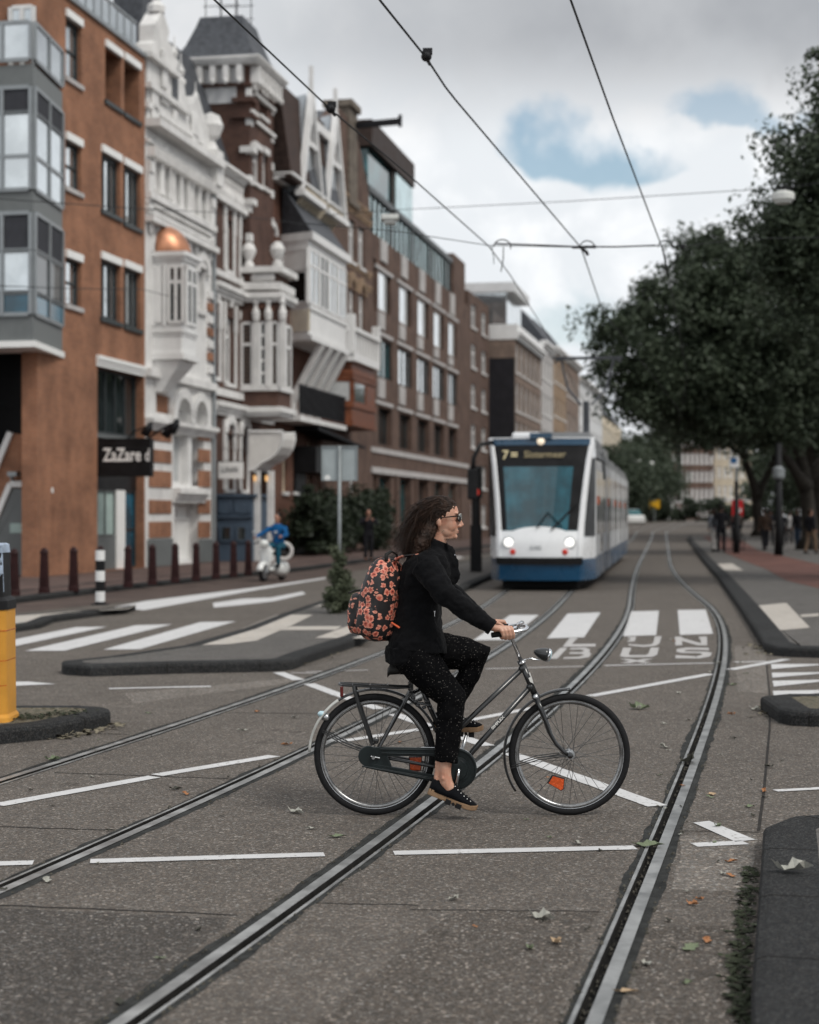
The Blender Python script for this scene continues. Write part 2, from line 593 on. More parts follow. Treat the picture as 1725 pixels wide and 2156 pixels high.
# clumps of dirt in the grooves and along the bitumen: one uncountable mass
mb = MB()
for i in range(4):
    for k in range(900 if i in (2, 3) else 500):
        Y = 5.2 + 26 * random.random() ** 1.7
        sgn = 1 if HEAD_LEFT[i] else -1
        if random.random() < .55: off = sgn * random.uniform(.014, .05); zz = -.03
        else: off = random.choice((-1, 1)) * random.uniform(.074, .10); zz = 0
        x = rail_x(i, Y) + off; r = random.uniform(.004, .013)
        a = random.random() * 6
        mb.add([(x + r * math.cos(a + t * 2.1), Y + 1.5 * r * math.sin(a + t * 2.1), zz + .002) for t in range(3)] + [(x, Y, zz + r * 1.1)], [(0, 1, 3), (1, 2, 3), (2, 0, 3)])
mat('grit', (.075, .07, .058), .9, 0, .6, 30)
tag(mb.build('rail_grit', M['grit']), 'crumbs of dirt and leaf lying in and along the tram rails', 'dirt', kind='stuff')


# ---- raised islands
def inset(poly, d):
    n = len(poly)
    ar = sum(poly[i][0] * poly[(i + 1) % n][1] - poly[(i + 1) % n][0] * poly[i][1] for i in range(n))
    s = 1 if ar > 0 else -1
    out = []
    for i in range(n):
        p0, p1, p2 = Vector(poly[i - 1]), Vector(poly[i]), Vector(poly[(i + 1) % n])
        e1 = (p1 - p0).normalized(); e2 = (p2 - p1).normalized()
        n1 = Vector((-e1.y, e1.x)) * s; n2 = Vector((-e2.y, e2.x)) * s
        b = (n1 + n2)
        b = b / max(.35, b.dot(b)) * 2 if b.length > 1e-6 else n1
        out.append(tuple(p1 + b * d))
    return out


def roundp(poly, r, idx, n=5):
    out = []
    for i, p in enumerate(poly):
        if i not in idx: out.append(tuple(p)); continue
        p = Vector(p); a = (Vector(poly[i - 1]) - p); b = (Vector(poly[(i + 1) % len(poly)]) - p)
        d = min(r, a.length * .45, b.length * .45)
        a = p + a.normalized() * d; b = p + b.normalized() * d
        for k in range(n + 1):
            t = k / n
            out.append(tuple(a * (1 - t) ** 2 + p * 2 * t * (1 - t) + b * t * t))
    return out


def island(poly, top, kerb_w=.22, h=.12, name='traffic_island', topmat='asphalt_fine'):
    n = len(poly)
    if sum(poly[i][0] * poly[(i + 1) % n][1] - poly[(i + 1) % n][0] * poly[i][1] for i in range(n)) < 0: poly = poly[::-1]
    p1 = inset(poly, .045); p2 = inset(poly, kerb_w); p3 = inset(poly, kerb_w + .012)
    mb = MB()
    rings = [[(x, y, -.02) for x, y in poly], [(x, y, h - .035) for x, y in poly], [(x, y, h - .012) for x, y in inset(poly, .012)],
             [(x, y, h) for x, y in p1], [(x, y, h) for x, y in p2]]
    mb.loft(rings, cap=False)
    # open joints between the kerb stones, about one a metre, cut as dark slots standing a hair proud
    mb.mi = 1; acc = .35
    for i in range(n):
        a = Vector(poly[i]); c = Vector(poly[(i + 1) % n]); L = (c - a).length
        while acc < L:
            f = acc / L; hw = .006 / L
            for k in range(len(rings) - 1):
                q = []
                for (kk, ff) in ((k, f - hw), (k, f + hw), (k + 1, f + hw), (k + 1, f - hw)):
                    p0, p1_ = Vector(rings[kk][i]), Vector(rings[kk][(i + 1) % n]); q.append(p0.lerp(p1_, ff))
                nn = (q[1] - q[0]).cross(q[3] - q[0]).normalized() * .0015
                if nn.z < -.0001: nn = -nn
                e = Vector((c.y - a.y, a.x - c.x, 0)).normalized() * .0015 + Vector((0, 0, .0015))
                mb.add([p + e for p in q], [(0, 1, 2, 3)])
            acc += 1.0
        acc -= L
    mb.mi = 0
    structure(mb.build(name + '_kerb', [M['kerb'], M['groove']], smooth=False))
    mb = MB(); mb.loft([[(x, y, h) for x, y in p2], [(x, y, h - .008) for x, y in p3]], cap=False)
    mb.sheet(p3, h - .008)
    structure(mb.build(name, M[topmat]))


W = lambda *px, z=0.0: [gp(*p, z) for p in px]
# triangular island with the shrub, running on as the platform beside the tram track
tri = W(rb(300, 552), rb(430, 560), rb(880, 545), rb(1390, 535), rb(1480, 495), rb(1725, 410)) + [(1.11, 36.2), (1.89, 42.4), (3.6, 54), (7.0, 76)] \
    + [(5.4, 76), (1.55, 56), (.15, 45), (-1.59, 31.85), (-2.1, 26.8), (-2.36, 23.4), (-2.77, 20.4), (-3.38, 18.9), (-3.78, 18.25)]
tri = roundp(tri, .35, [0, 3])
island(tri, .12)
# island of the yellow post
pil = [(-6.5, 12.35)] + [(-3.035, 12.45), (-2.71, 12.74), (-2.40, 13.5), (-2.47, 13.86), (-2.75, 13.98), (-6.5, 13.9)]
island(roundp(pil, .2, [3, 4]), .12, .2, topmat='moss_ground')
# slim island of the striped bollard
sl = W(rb(60, 350), rb(190, 330), rb(260, 300), rb(480, 270), rb(650, 243)) + [gp(*rb(560, 232), .1), gp(*rb(300, 246), .1), gp(*rb(60, 264), .1)]
sl = [(-9.0, 25.0)] + sl + [(-9.5, 27.5)]
island(sl, .12, .2, .1, topmat='slab')
# right-hand islands
ri = [(3.02, 13.75), (3.08, 13.55), (3.25, 13.48), (9, 13.35), (9, 14.9), (3.35, 14.9), (3.07, 14.7)]
island(ri, .12, .25, topmat='moss_ground')
rn = [(.55, 2.6), (1.142, 5.616), (1.694, 8.07), (1.80, 8.55), (2.0, 8.85), (2.4, 8.98), (6, 8.98), (6, 2.6)]
island(rn, .12, .26, topmat='asphalt_fine')
# right pavement
rp = [(70, 160), (27.0, 160), (19.1, 115.7), (11.1, 64), (8.01, 43.6), (5.83, 29.7), (4.93, 24.1), (4.42, 20.95), (4.42, 20.15), (4.87, 19.98), (70, 19.2)]
island(roundp(rp, .5, [8]), .12, .32, name='pavement')
# left pavement, along the bollards
lp = [(-70, 20), (-10.1, 20), (-7.55, 32), (-6.35, 38.2), (-4.75, 45), (-3.18, 51), (-1.65, 59.7), (9.0, 113), (9.0, 150), (-70, 150)]
island(lp, .12, .25, name='pavement', topmat='pave_brick')
mb = MB()
for off, w_ in ((1.15, .13),):
    P = lp[1:8]
    A = [(p[0] - off, p[1]) for p in P]; B = [(p[0] - off - w_, p[1]) for p in P]
    for k in range(len(A) - 1): mb.sheet([A[k], A[k + 1], B[k + 1], B[k]], .117)
structure(mb.build('gutter', M['kerb']))
# red cycle paths
lk = [(-10.1, 20), (-7.55, 32), (-6.35, 38.2), (-4.75, 45), (-3.18, 51), (-1.65, 59.7), (7.5, 105)]
lo = [(-8.6, 20), (-6.9, 29.0), (-5.8, 32), (-3.91, 38.7), (-3.0, 42.4), (-1.52, 51.8), (.2, 60), (9.2, 105)]
mb = MB(); mb.sheet(lk + lo[::-1], .004)
structure(mb.build('cycle_path', M['red_path']))
pl = [rf(820, 830), rf(1000, 960), rf(1150, 1020), rf(1310, 1080), rf(1470, 1170), rf(1725, 1230)]
pr = [rf(1725, 1040), rf(1250, 935), rf(1130, 860), rf(900, 800), rf(740, 730)]
mb = MB(); mb.sheet(W(*pl, z=.12) + [(9.2, 35.5)] + W(*pr, z=.12), .118)
structure(mb.build('cycle_path', M['red_path']))
# pale paving bands on the islands
def band(pxs, z, mt='slab', dz=.004, name='paving_band'):
    mb = MB(); mb.sheet(W(*pxs, z=z), z + dz - .008)
    return structure(mb.build(name, M[mt]))
band([rb(1330, 262), rb(1500, 262), rb(1400, 312), rb(1230, 385), rb(1100, 402), rb(930, 408), rb(1100, 352)], .12)
band([rb(1395, 318), rb(1640, 316), rb(1610, 334), rb(1340, 336)], .12)
band([rb(1655, 320), rb(1725, 295), rb(1790, 300), rb(1760, 375), rb(1510, 372)], .12)
band([z4(420, 1530), z4(480, 1490), z4(560, 1465), z4(560, 1500)], .12)
band([rc(1245, 330), rc(1490, 308), rc(1660, 485), rc(1350, 512)], .12)
band([rc(1590, 392), rc(1725, 383), rc(1725, 402), rc(1600, 410)], .12)
band([rc(960, 30), rc(1100, 25), rc(1180, 75), rc(1010, 70)], .12)


# ---- painted markings (each its own sheet on the road)
def paint(pxs, mt='paint', z=.0045, name='road_marking'):
    mb = MB(); mb.sheet(W(*pxs), z)
    o = structure(mb.build(name, M[mt]))
    return o


def pline(p, q, w, mt='paint'):
    """painted line of w metres between two measured points"""
    a = Vector(gp(*p)); b = Vector(gp(*q)); d = (b - a).normalized(); n = Vector((-d.y, d.x)) * w / 2
    k = max(2, int((b - a).length / .08)); runs = [[]]
    for i in range(k + 1):
        c = a.lerp(b, i / k)
        if any(abs(c.x - rail_x(q, c.y)) < .092 for q in range(4)):
            if runs[-1]: runs.append([])
        else: runs[-1].append(c)
    mb = MB()
    for run in runs:
        if len(run) < 2: continue
        L = []; Rr = []
        for i, c in enumerate(run):
            j = 1 + random.uniform(-.04, .04); L.append(tuple(c + n * j)); Rr.append(tuple(c - n * j))
        mb.sheet(L + Rr[::-1], .0045)
    return structure(mb.build('road_marking', M[mt]))


paint([(-40, 1362), (160, 1321.6), (225, 1320.6), (30, 1362), (-40, 1377)])
paint([rb(120, 438), rb(650, 315), rb(825, 310), rb(310, 437)])
paint([rb(495, 432), rb(960, 300), rb(1130, 296), rb(670, 430)])
paint([rb(545, 228), rb(700, 198), rb(1250, 130), rb(1560, 85), rb(1560, 92), rb(1250, 142), rb(690, 243)])
paint([rb(1020, 208), rb(1160, 188), rb(1300, 182), rb(1450, 153), rb(1465, 165), rb(1310, 200), rb(1150, 218), rb(1025, 230)])
paint([z4(1190, 1235), z4(1350, 1208), z4(1380, 1220), z4(1200, 1255)], 'paint_old')
paint([(25, 1437), (60, 1436.5), (118, 1441.5), (60, 1444), (25, 1446)])
pline(rb(522, 619), rb(1010, 608), .10)
pline(rb(1335, 541), (715, 1465), .13); pline((715, 1465), (905, 1531), .12); pline((906, 1531), (1100, 1597), .12)
pline((1100, 1597), (1385, 1699), .13)
pline(rb(1395, 543), rb(1560, 546), .07, 'paint_old')
pline((714, 1563), (905, 1534), .10); pline((906, 1534), (1205, 1476), .10); pline((1243, 1467), (1503, 1419), .12)
pline((-6, 1697), (325, 1637), .115); pline((330, 1634), (578, 1593), .115)
pline((-20, 1821), (70, 1818.5), .10); pline((190, 1815.5), (683, 1801), .10); pline((795, 1799), (1338, 1786.5), .10); pline((1425, 1783), (1570, 1776), .10)
paint([r8(1195, 268), r8(1262, 260), r8(1458, 340), r8(1372, 348)])
pline(rc(185, 762), rc(965, 744), .085); pline(rh(60, 795), rh(1065, 768), .08, 'paint_old')
pline((645, 1416), (775, 1412), .07, 'paint_old')
pline(rc(1085, 792), rc(1490, 717), .12); pline(rc(1115, 738), rc(1345, 733), .09)
paint([rc(1380, 752), rc(1725, 752), rc(1725, 760), rc(1385, 788)]); paint([rc(1385, 815), rc(1760, 810), rc(1760, 818), rc(1390, 850)])
paint([rc(1390, 873), rc(1760, 864), rc(1760, 876), rc(1400, 914)]); paint([rc(1393, 945), rc(1760, 938), rc(1760, 958), rc(1400, 990)])
pline(rc(1410, 1664), rc(1760, 1645), .075)
# crossing over the tracks
paint([rh(310, 240), rh(605, 240), rh(290, 497), rh(-70, 502)]); paint([rh(900, 226), rh(1240, 214), rh(1070, 470), rh(690, 481)])
paint([rl(712, 34), rl(962, 28), rl(937, 248), rl(640, 258)]); paint([rl(1130, 22), rl(1382, 18), rl(1448, 236), rl(1150, 246)])
# the lane lettering  L J N / B U S
L_ = lambda *p: paint([rl(*q) for q in p], 'paint_old', name='lane_letter')
L_((165, 268), (240, 266), (180, 328), (395, 327), (392, 350), (95, 354))
L_((75, 364), (140, 364), (48, 460), (0, 462), (-20, 455))
L_((172, 364), (300, 360), (345, 378), (335, 398), (352, 418), (335, 445), (250, 460), (100, 461), (112, 447), (235, 444), (292, 428), (262, 417), (155, 417), (165, 402), (270, 401), (292, 386), (255, 377), (160, 379))
L_((685, 264), (757, 262), (745, 304), (678, 308), (684, 295), (700, 294), (704, 276), (685, 278))
L_((925, 260), (985, 258), (968, 322), (930, 345), (820, 355), (688, 340), (690, 326), (820, 338), (895, 330), (912, 316))
L_((1105, 262), (1165, 262), (1175, 275), (1340, 322), (1335, 285), (1322, 284), (1322, 262), (1392, 260), (1396, 340), (1310, 340), (1170, 300), (1172, 338), (1110, 342))
L_((640, 362), (715, 362), (690, 420), (700, 428), (845, 428), (868, 415), (888, 360), (962, 360), (945, 425), (900, 445), (660, 448), (612, 438))
L_((1410, 362), (1412, 384), (1250, 378), (1190, 384), (1200, 394), (1400, 398), (1440, 410), (1420, 440), (1330, 458), (1110, 456), (1112, 428), (1300, 440), (1355, 420), (1320, 410), (1160, 408), (1118, 396), (1125, 372), (1210, 360))
L_((612, 463), (700, 462), (765, 474), (830, 462), (912, 460), (820, 482), (900, 496), (820, 498), (760, 488), (700, 500), (610, 498), (700, 482))
# asphalt repairs, near slabs with painted vignette, and darker filler strips along the rails
roadmat('patch', [(0, (.034, .031, .028)), (.5, (.056, .050, .045)), (.8, (.090, .082, .074)), (.95, (.19, .175, .16)), (1, (.42, .39, .36))], .3, 92)  # dark slab tone, with lens vignette also painted into the colour
roadmat('patch_pale', [(0, (.085, .076, .068)), (.5, (.13, .117, .104)), (.8, (.18, .163, .146)), (1, (.42, .39, .35))], .22, 70)
def patch_sheet(pxs, mt):
    P_ = W(*pxs); Q = []
    for i in range(len(P_)):
        a, c = Vector(P_[i]), Vector(P_[(i + 1) % len(P_)]); k = max(1, int((c - a).length / .15))
        for j in range(k): p = a.lerp(c, j / k); Q.append((p.x + random.uniform(-.012, .012), p.y + random.uniform(-.012, .012)))
    mb = MB(); mb.sheet(Q, .0012); structure(mb.build('repair_or_vignette_patch', M[mt]))
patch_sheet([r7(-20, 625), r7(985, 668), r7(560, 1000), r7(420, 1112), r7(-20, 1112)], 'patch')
roadmat('slab_vignette_mid', [(0, (.042, .037, .032)), (.5, (.070, .061, .053)), (.78, (.110, .097, .085)), (.93, (.20, .178, .156)), (1, (.48, .44, .40))], .26, 92)  # slightly darker slabs, deepened further by a vignette put into the colour
patch_sheet([r8(190, 636), r8(790, 645), r8(690, 900), r8(620, 1112), r8(-380, 1112), r8(-60, 820)], 'slab_vignette_mid'); patch_sheet([r8(1030, 700), r8(1440, 700), r8(1400, 1112), r8(880, 1112)], 'slab_vignette_mid')
patch_sheet([r8(1150, 320), r8(1465, 318), r8(1430, 560), r8(1110, 545)], 'patch_pale')
patch_sheet([rc(1120, 620), rc(1340, 625), rc(1365, 960), rc(1140, 950)], 'patch_pale')
patch_sheet([rb(600, 640), rb(1480, 560), rb(1330, 600), rb(640, 690)], 'patch_pale')
patch_sheet([rl(560, 60), rl(600, 30), rl(700, 300), rl(300, 640), rl(220, 640), rl(480, 330)], 'patch') if False else None
def drift(n, mean, amp):
    v = 0.0; out = []
    for k in range(n):
        v = .86 * v + random.gauss(0, .5); out.append(max(.003, mean + amp * v))
    return out
for i, y0_, y1_ in ((0, 9, 20), (1, 6, 20), (2, 5.0, 26), (3, 5.0, 26)):
    n_ = int((y1_ - y0_) / .06); mb = MB()
    for sg, mean in ((-1, .016), (1, .013)):
        dd = drift(n_, mean, .010); A_ = []; B_ = []
        for k in range(n_):
            Y = y0_ + k * .06; x = rail_x(i, Y); A_.append((x + sg * (.082 + dd[k]), Y)); B_.append((x + sg * .0815, Y))
        for k in range(n_ - 1): mb.sheet([A_[k], A_[k + 1], B_[k + 1], B_[k]], .0016)
    structure(mb.build('rail_filler', M['bitumen']))
# joints between the concrete track slabs
mat('joint', (.030, .027, .025), .9, 0, .4, 14)
def crack(p, q, w=.012):
    a = Vector(gp(*p)); b = Vector(gp(*q)); k = 14; L = []; Rr = []
    for i in range(k + 1):
        c = a.lerp(b, i / k); j = random.uniform(-.008, .008)
        L.append((c.x, c.y + j + w / 2)); Rr.append((c.x, c.y + j - w / 2))
    mb = MB(); mb.sheet(L + Rr[::-1], .002)
    structure(mb.build('slab_joint', M['joint']))
crack(r7(230, 55), r7(960, 80), .016); crack(r7(-40, 282), r7(480, 297), .016); crack(r7(-40, 612), r7(1000, 655), .016)
crack(r7(1330, 605), r7(1760, 612), .01); crack(rb(1100, 733), rb(1530, 738), .016); crack(rb(420, 832), rb(620, 838), .016)
crack(r8(0, 632), r8(800, 640), .01); crack(r8(1140, 300), r8(1480, 305), .01); crack(rc(1080, 600), rc(1300, 590), .02); crack(rc(590, 575), rc(1000, 573), .012)
a_, b_ = gp(*rc(1345, 740)), gp(*rc(1370, 980)); c_, d_ = gp(*rc(1370, 1200)), gp(*rc(1330, 1640)); e_ = gp(*r8(1470, 300))
mb = MB()
P = [a_, b_, c_, d_, e_]
for k in range(4): mb.sheet([(P[k][0] - .008, P[k][1]), (P[k][0] + .010, P[k][1]), (P[k + 1][0] + .010, P[k + 1][1]), (P[k + 1][0] - .008, P[k + 1][1])], .002)
structure(mb.build('slab_joint', M['joint']))

# ---- fallen leaves
mat('leaf_pale', (.36, .355, .315), .7, 0, .25, 25); mat('leaf_brown', (.36, .17, .08), .7, 0, .35, 25)
mat('leaf_green', (.16, .19, .12), .7, 0, .3, 25); mat('leaf_dark', (.055, .055, .045), .8, 0, .3, 25); mat('leaf_tan', (.40, .29, .185), .7, 0, .25, 25)
LEAF_OUT = [(-1, 0), (-.72, .16), (-.6, .42), (-.3, .30), (-.1, .55), (.15, .33), (.38, .46), (.55, .2), (1, 0), (.6, -.18), (.42, -.48), (.15, -.30), (-.12, -.52), (-.32, -.28), (-.6, -.40), (-.75, -.15)]


def leaf_mesh(curl):
    mb = MB()
    vs = []
    for x, y in LEAF_OUT: vs.append((x, y, curl * (abs(y) * .55 + .35 * x * x + .25 * math.sin(4 * x + 3 * y)) + .05))
    mid = [(-.7, 0, curl * .1), (-.3, 0, .0), (.1, 0, .0), (.55, 0, curl * .08)]
    n = len(vs); vs += mid
    def nearest(x): return n + min(range(4), key=lambda k: abs(mid[k][0] - x))
    fs = []
    for i in range(n):
        j = (i + 1) % n
        a = nearest(vs[i][0]); b = nearest(vs[j][0])
        fs.append((i, j, b) if a == b else (i, j, b, a))
    for k in range(3): pass
    mb.add(vs, fs)
    me = bpy.data.meshes.new('fallen_leaf'); me.from_pydata(mb.v, [], mb.f); me.update()
    return me


_lm = {}
def leaf(x, y, size, color, label=None, group=None, z=None, rz=None, squash=1.0):
    curl = random.choice((.35, .6, .9))
    key = (color, curl)
    if key not in _lm:
        me = leaf_mesh(curl); me.materials.append(M['leaf_' + color]); _lm[key] = me
    o = bpy.data.objects.new('fallen_leaf', _lm[key]); COL.objects.link(o)
    o.location = (x, y, .006 if z is None else z)
    o.rotation_euler = (random.uniform(-.15, .15), random.uniform(-.15, .15), random.uniform(0, 6.28) if rz is None else rz)
    s = size / 2; o.scale = (s, s * squash, s)
    tag(o, label or LEAF_LABEL[color], 'leaf', group or LEAF_GROUP[color])
    return o


LEAF_LABEL = {'pale': 'small pale grey dry leaf lying on the tram road', 'brown': 'small rust brown dry leaf lying on the tram road',
              'green': 'small dull green leaf lying on the tram road', 'dark': 'small blackened leaf flat on the tram road', 'tan': 'small tan dry leaf lying on the tram road'}
LEAF_GROUP = {k: k + ' leaves scattered on the road' for k in LEAF_LABEL}
own = [
    (r7(1245, 226), .21, 'pale', 'long pale lobed leaf on the asphalt below the rear wheel'),
    (r7(1420, 328), .15, 'green', 'crumpled grey green leaf between rear wheel and curved rail'),
    (r7(198, 515), .12, 'pale', 'pale leaf beside the lower end of the left dark rail'),
    (r8(555, 672), .19, 'pale', 'pale curled leaf on open asphalt left of the near right rail'),
    (r8(618, 775), .16, 'tan', 'tan orange leaf on open asphalt left of the near right rail'),
    (r8(1000, 868), .11, 'pale', 'pale leaf just right of the shiny near rail'),
    (r8(1185, 800), .15, 'green', 'dull green lobed leaf between near right rail and kerb'),
    (r8(910, 985), .15, 'tan', 'beige leaf touching the shiny rail at bottom edge'),
    (r8(1322, 487), .09, 'pale', 'pale leaf below the painted arrow head near the kerb'),
    (r8(185, 592), .09, 'pale', 'small pale leaf under the dashed line left of bicycle shadow'),
    (rb(1375, 890), .14, 'brown', 'upright rust brown leaf left of the rear mudguard'),
    (rb(1160, 822), .13, 'pale', 'pale leaf between the two left rails'),
    (rb(1415, 760), .11, 'pale', 'pale leaf beside the slab joint behind the rear wheel'),
    (rb(250, 962), .17, 'green', 'grey green leaf pair near the yellow post island'),
    (rb(840, 1103), .13, 'dark', 'dark green leaf above the second left rail'),
    (rb(890, 1127), .11, 'brown', 'brown leaf resting above the second left rail'),
    (rb(710, 738), .10, 'green', 'grey leaf behind the yellow post island tip'),
    (rb(1175, 558), .08, 'pale', 'white scrap of leaf beside the triangular island kerb'),
    (rc(430, 1075), .30, 'green', 'large grey leaf with dark middle right of front wheel'),
    (rc(715, 962), .14, 'pale', 'pale leaf on asphalt left of the right rail bend'),
    (rc(1265, 1083), .18, 'pale', 'pale lobed leaf beside the small right island'),
    (rc(1200, 822), .11, 'green', 'grey leaf right of the bend in the right rail'),
    (rc(612, 1353), .16, 'pale', 'long pale leaf right of the front wheel bottom'),
    (rc(610, 1185), .10, 'pale', 'pale leaf right of front wheel hub level'),
    (rc(780, 1455), .26, 'dark', 'dark leaf cluster caught on the right rail lip'),
    (r8(1005, 366), .24, 'green', 'grey green leaf caught across the right rail at the dashed line'),
    (rc(955, 1693), .12, 'tan', 'tan leaf between right rail and slab joint'),
    (rc(1330, 1668), .12, 'brown', 'brown leaf at the end of the thin right line'),
    (rc(1095, 1115), .11, 'brown', 'rusty leaf right of the rail below the bend'),
    (rc(1460, 1552 - 100), .05, 'dark', 'tiny dark leaf near the front wheel spokes'),
    (rc(1100, 905), .16, 'green', 'grey twig like leaf touching the rail bend'),
    (rc(995, 750), .15, 'pale', 'pale leaf stuck on the right rail above the thin line'),
    (rc(180, 1135), .12, 'pale', 'pale grey leaf seen right behind the front tyre'),
    (rh(1620, 1210), .2, 'pale', 'bleached leaf on asphalt under the long diagonal line'),
]
for px, s_, c_, lab in own:
    x, y = gp(*px); leaf(x, y, s_ * .72, c_, lab, group='larger fallen leaves on the road', squash=random.uniform(.6, 1))
x, y = gp(*r8(1615, 478), .12)
leaf(x, y, .19, 'pale', 'big crumpled white leaf on the near right kerb', 'larger fallen leaves on the road', z=.135)
for k in range(75):
    if random.random() < .5: px, py = random.uniform(0, 1700), 1480 + 650 * random.random() ** 1.2
    else: px, py = random.uniform(1380, 1620), 1300 + 800 * random.random() ** 1.3
    x, y = gp(px, py)
    if x > .9 + .09 * y and y < 9.2: continue
    leaf(x, y, random.uniform(.03, .075), random.choices(('pale', 'dark', 'brown', 'green', 'tan'), (4, 4, 2, 3, 1))[0])
# litter and moss against the kerbs
mat('moss', (.032, .038, .023), .9, 0, .5, 30); mat('litter_mix', (.17, .15, .11), .85, 0, .6, 22)
def litter(name, path, n, spread, smin, smax, mt, label, zz=0.0):
    mb = MB()
    for k in range(n):
        t = random.random() * (len(path) - 1); i = min(int(t), len(path) - 2); f = t - i
        x = path[i][0] * (1 - f) + path[i + 1][0] * f + random.gauss(0, spread) ; y = path[i][1] * (1 - f) + path[i + 1][1] * f + random.gauss(0, spread)
        s = random.uniform(smin, smax); a = random.random() * 6.28
        h = random.uniform(.2, .9) * s
        vs = [(x + s * math.cos(a + q * PI / 2) * (1 if q % 2 else .55), y + s * math.sin(a + q * PI / 2) * (1 if q % 2 else .55), zz + .004 + h * random.random()) for q in range(4)]
        mb.add(vs, [(0, 1, 2, 3)])
    return tag(mb.build(name, mt), label, 'leaf litter', kind='stuff')
kx = [(1.142 - .075, 5.3), (1.3 - .07, 6.3), (1.694 - .06, 8.07)]
litter('leaf_litter', kx, 650, .024, .008, .028, [M['moss']], 'strip of moss and rotten leaf against the near right kerb')
litter('leaf_litter', [gp(*rc(1290, 600)), gp(*rc(1330, 690))], 60, .12, .02, .06, M['litter_mix'], 'heap of pale leaves at the right pavement corner')
litter('leaf_litter', [gp(*rc(1360, 1130)), gp(*rc(1340, 1040))], 60, .07, .015, .045, M['litter_mix'], 'green leaf heap at the small right island corner')
litter('leaf_litter', [gp(*rb(300, 860)), gp(*rb(420, 830)), gp(*rb(550, 795))], 90, .06, .015, .05, M['litter_mix'], 'leaf litter against the yellow post island')
litter('moss_tufts', [(-3.3, 13.0), (-2.9, 13.2), (-2.6, 13.6)], 260, .09, .01, .035, M['moss'], 'moss and weeds on the yellow post island', .11)
litter('leaf_litter', [gp(*rb(1380, 530)), gp(*rb(1500, 495)), gp(*rb(1700, 425))], 50, .05, .012, .04, M['litter_mix'], 'leaf litter along the triangular island kerb')
# ================================================================== the left street front
brickmat('brick_orange', (.34, .155, .088), (.28, .128, .076), (.30, .19, .135), .35)
brickmat('brick_dark', (.125, .066, .050), (.095, .052, .043), (.10, .075, .065), .3)
brickmat('brick_brown', (.155, .098, .075), (.125, .083, .067), (.12, .09, .08), .35)
brickmat('brick_red', (.17, .075, .05), (.13, .062, .045), (.12, .085, .07), .3)
brickmat('brick_yellow', (.34, .235, .15), (.30, .21, .14), (.27, .21, .16), .3)
brickmat('brick_tan', (.26, .19, .15), (.22, .165, .135), (.2, .16, .14), .35)
mat('stone_white', (.72, .71, .695), .7, 0, .12, 1.4, .15, 18, streak=.34)
mat('white_wood', (.76, .755, .745), .45, 0, .06, 2, streak=.15)
mat('white_plaster', (.66, .665, .67), .8, 0, .08, 1.2, streak=.2)
mat('cream', (.60, .52, .40), .7, 0, .1, 2, streak=.2)
mat('slate', (.075, .080, .090), .5, 0, .25, 5, .5, 9)
mat('roof_tile', (.060, .040, .034), .7, 0, .3, 4, .6, 7)
mat('grey_panel', (.17, .182, .182), .45, .1, .08, 2, streak=.25)
mat('grey_metal', (.30, .32, .33), .4, .6, .1, 3)
mat('dark_frame', (.045, .053, .055), .4, 0, .2, 4)
mat('blind', (.052, .054, .062), .8, 0, .12, 3, .2, 60)
mat('black_paint', (.012, .012, .013), .4, 0, .2, 4)
mat('black_iron', (.014, .014, .016), .55, 0, .3, 8)
mat('blue_paint', (.075, .105, .145), .5, 0, .12, 2)
mat('teal_paint', (.02, .11, .13), .4, 0, .2, 2)
mat('copper', (.52, .25, .15), .38, .55, .2, 2.5)
mat('oxblood_wood', (.17, .058, .028), .45, 0, .3, 5)
mat('bright_white', (.85, .85, .83), .5, 0, .03, 2)  # plain bright white surface colour
mat('zinc', (.40, .43, .46), .5, .4, .12, 3)
mat('curtain', (.46, .47, .47), .9, 0, .12, 6)
mat('curtain_mint', (.40, .50, .47), .9, 0, .08, 6)
mat('tar_wall', (.026, .025, .029), .85, 0, .2, 1.5, .3, 9, streak=.2)
mat('dark_brown', (.045, .030, .025), .6, 0, .2, 3); mat('chimney_stone', (.17, .145, .12), .85, 0, .3, 4, .3, 15, streak=.4); mat('concrete', (.48, .46, .45), .8, 0, .12, 1.5, .3, 20, streak=.3)
mat('awning', (.70, .68, .65), .8, 0, .06, 3)
mat('warm_lamp', (.9, .6, .3), .4, 0, 0, 2, emit=((1, .5, .15), .55))
glassmat('glass_attic', (.46, .62, .63), .06, .9, .2); M['glass_attic'].node_tree.nodes['Principled BSDF'].inputs['Metallic'].default_value = .8
glassmat('cab_dark', (.008, .010, .011), .08, .3); glassmat('glass', (.020, .026, .028)); glassmat('glass_teal', (.012, .085, .095)); glassmat('glass_blue', (.01, .10, .16), .1)
glassmat('glass_pale', (.62, .66, .68), .05, .95, .12); M['glass_pale'].node_tree.nodes['Principled BSDF'].inputs['Metallic'].default_value = .85   # mirror coated panes
M['glass_teal'].node_tree.nodes['Principled BSDF'].inputs['Metallic'].default_value = .25
m_, g_, p_, oc_ = newmat('louvre')
sp_ = g_.n('ShaderNodeSeparateXYZ'); g_.link(oc_, sp_.inputs[0])
st_ = g_.m('FRACT', g_.m('MULTIPLY', sp_.outputs[2], 6.5))
g_.link(g_.mix(g_.ss(st_, .3, .6), (.012, .012, .012), (.085, .055, .042)), p_.inputs['Base Color'])
p_.inputs['Roughness'].default_value = .6
M['louvre'] = m_

P0 = Vector((-8.0, 50.8)); FD = Vector((.193, .981)).normalized(); FN = Vector((FD.y, -FD.x))
FRZ = math.atan2(FD.y, FD.x)


def fs(px, out=0.0):
    r = (px - CX) / FX
    return (r * (P0.y + FN.y * out) - P0.x - FN.x * out) / (FD.x - r * FD.y)


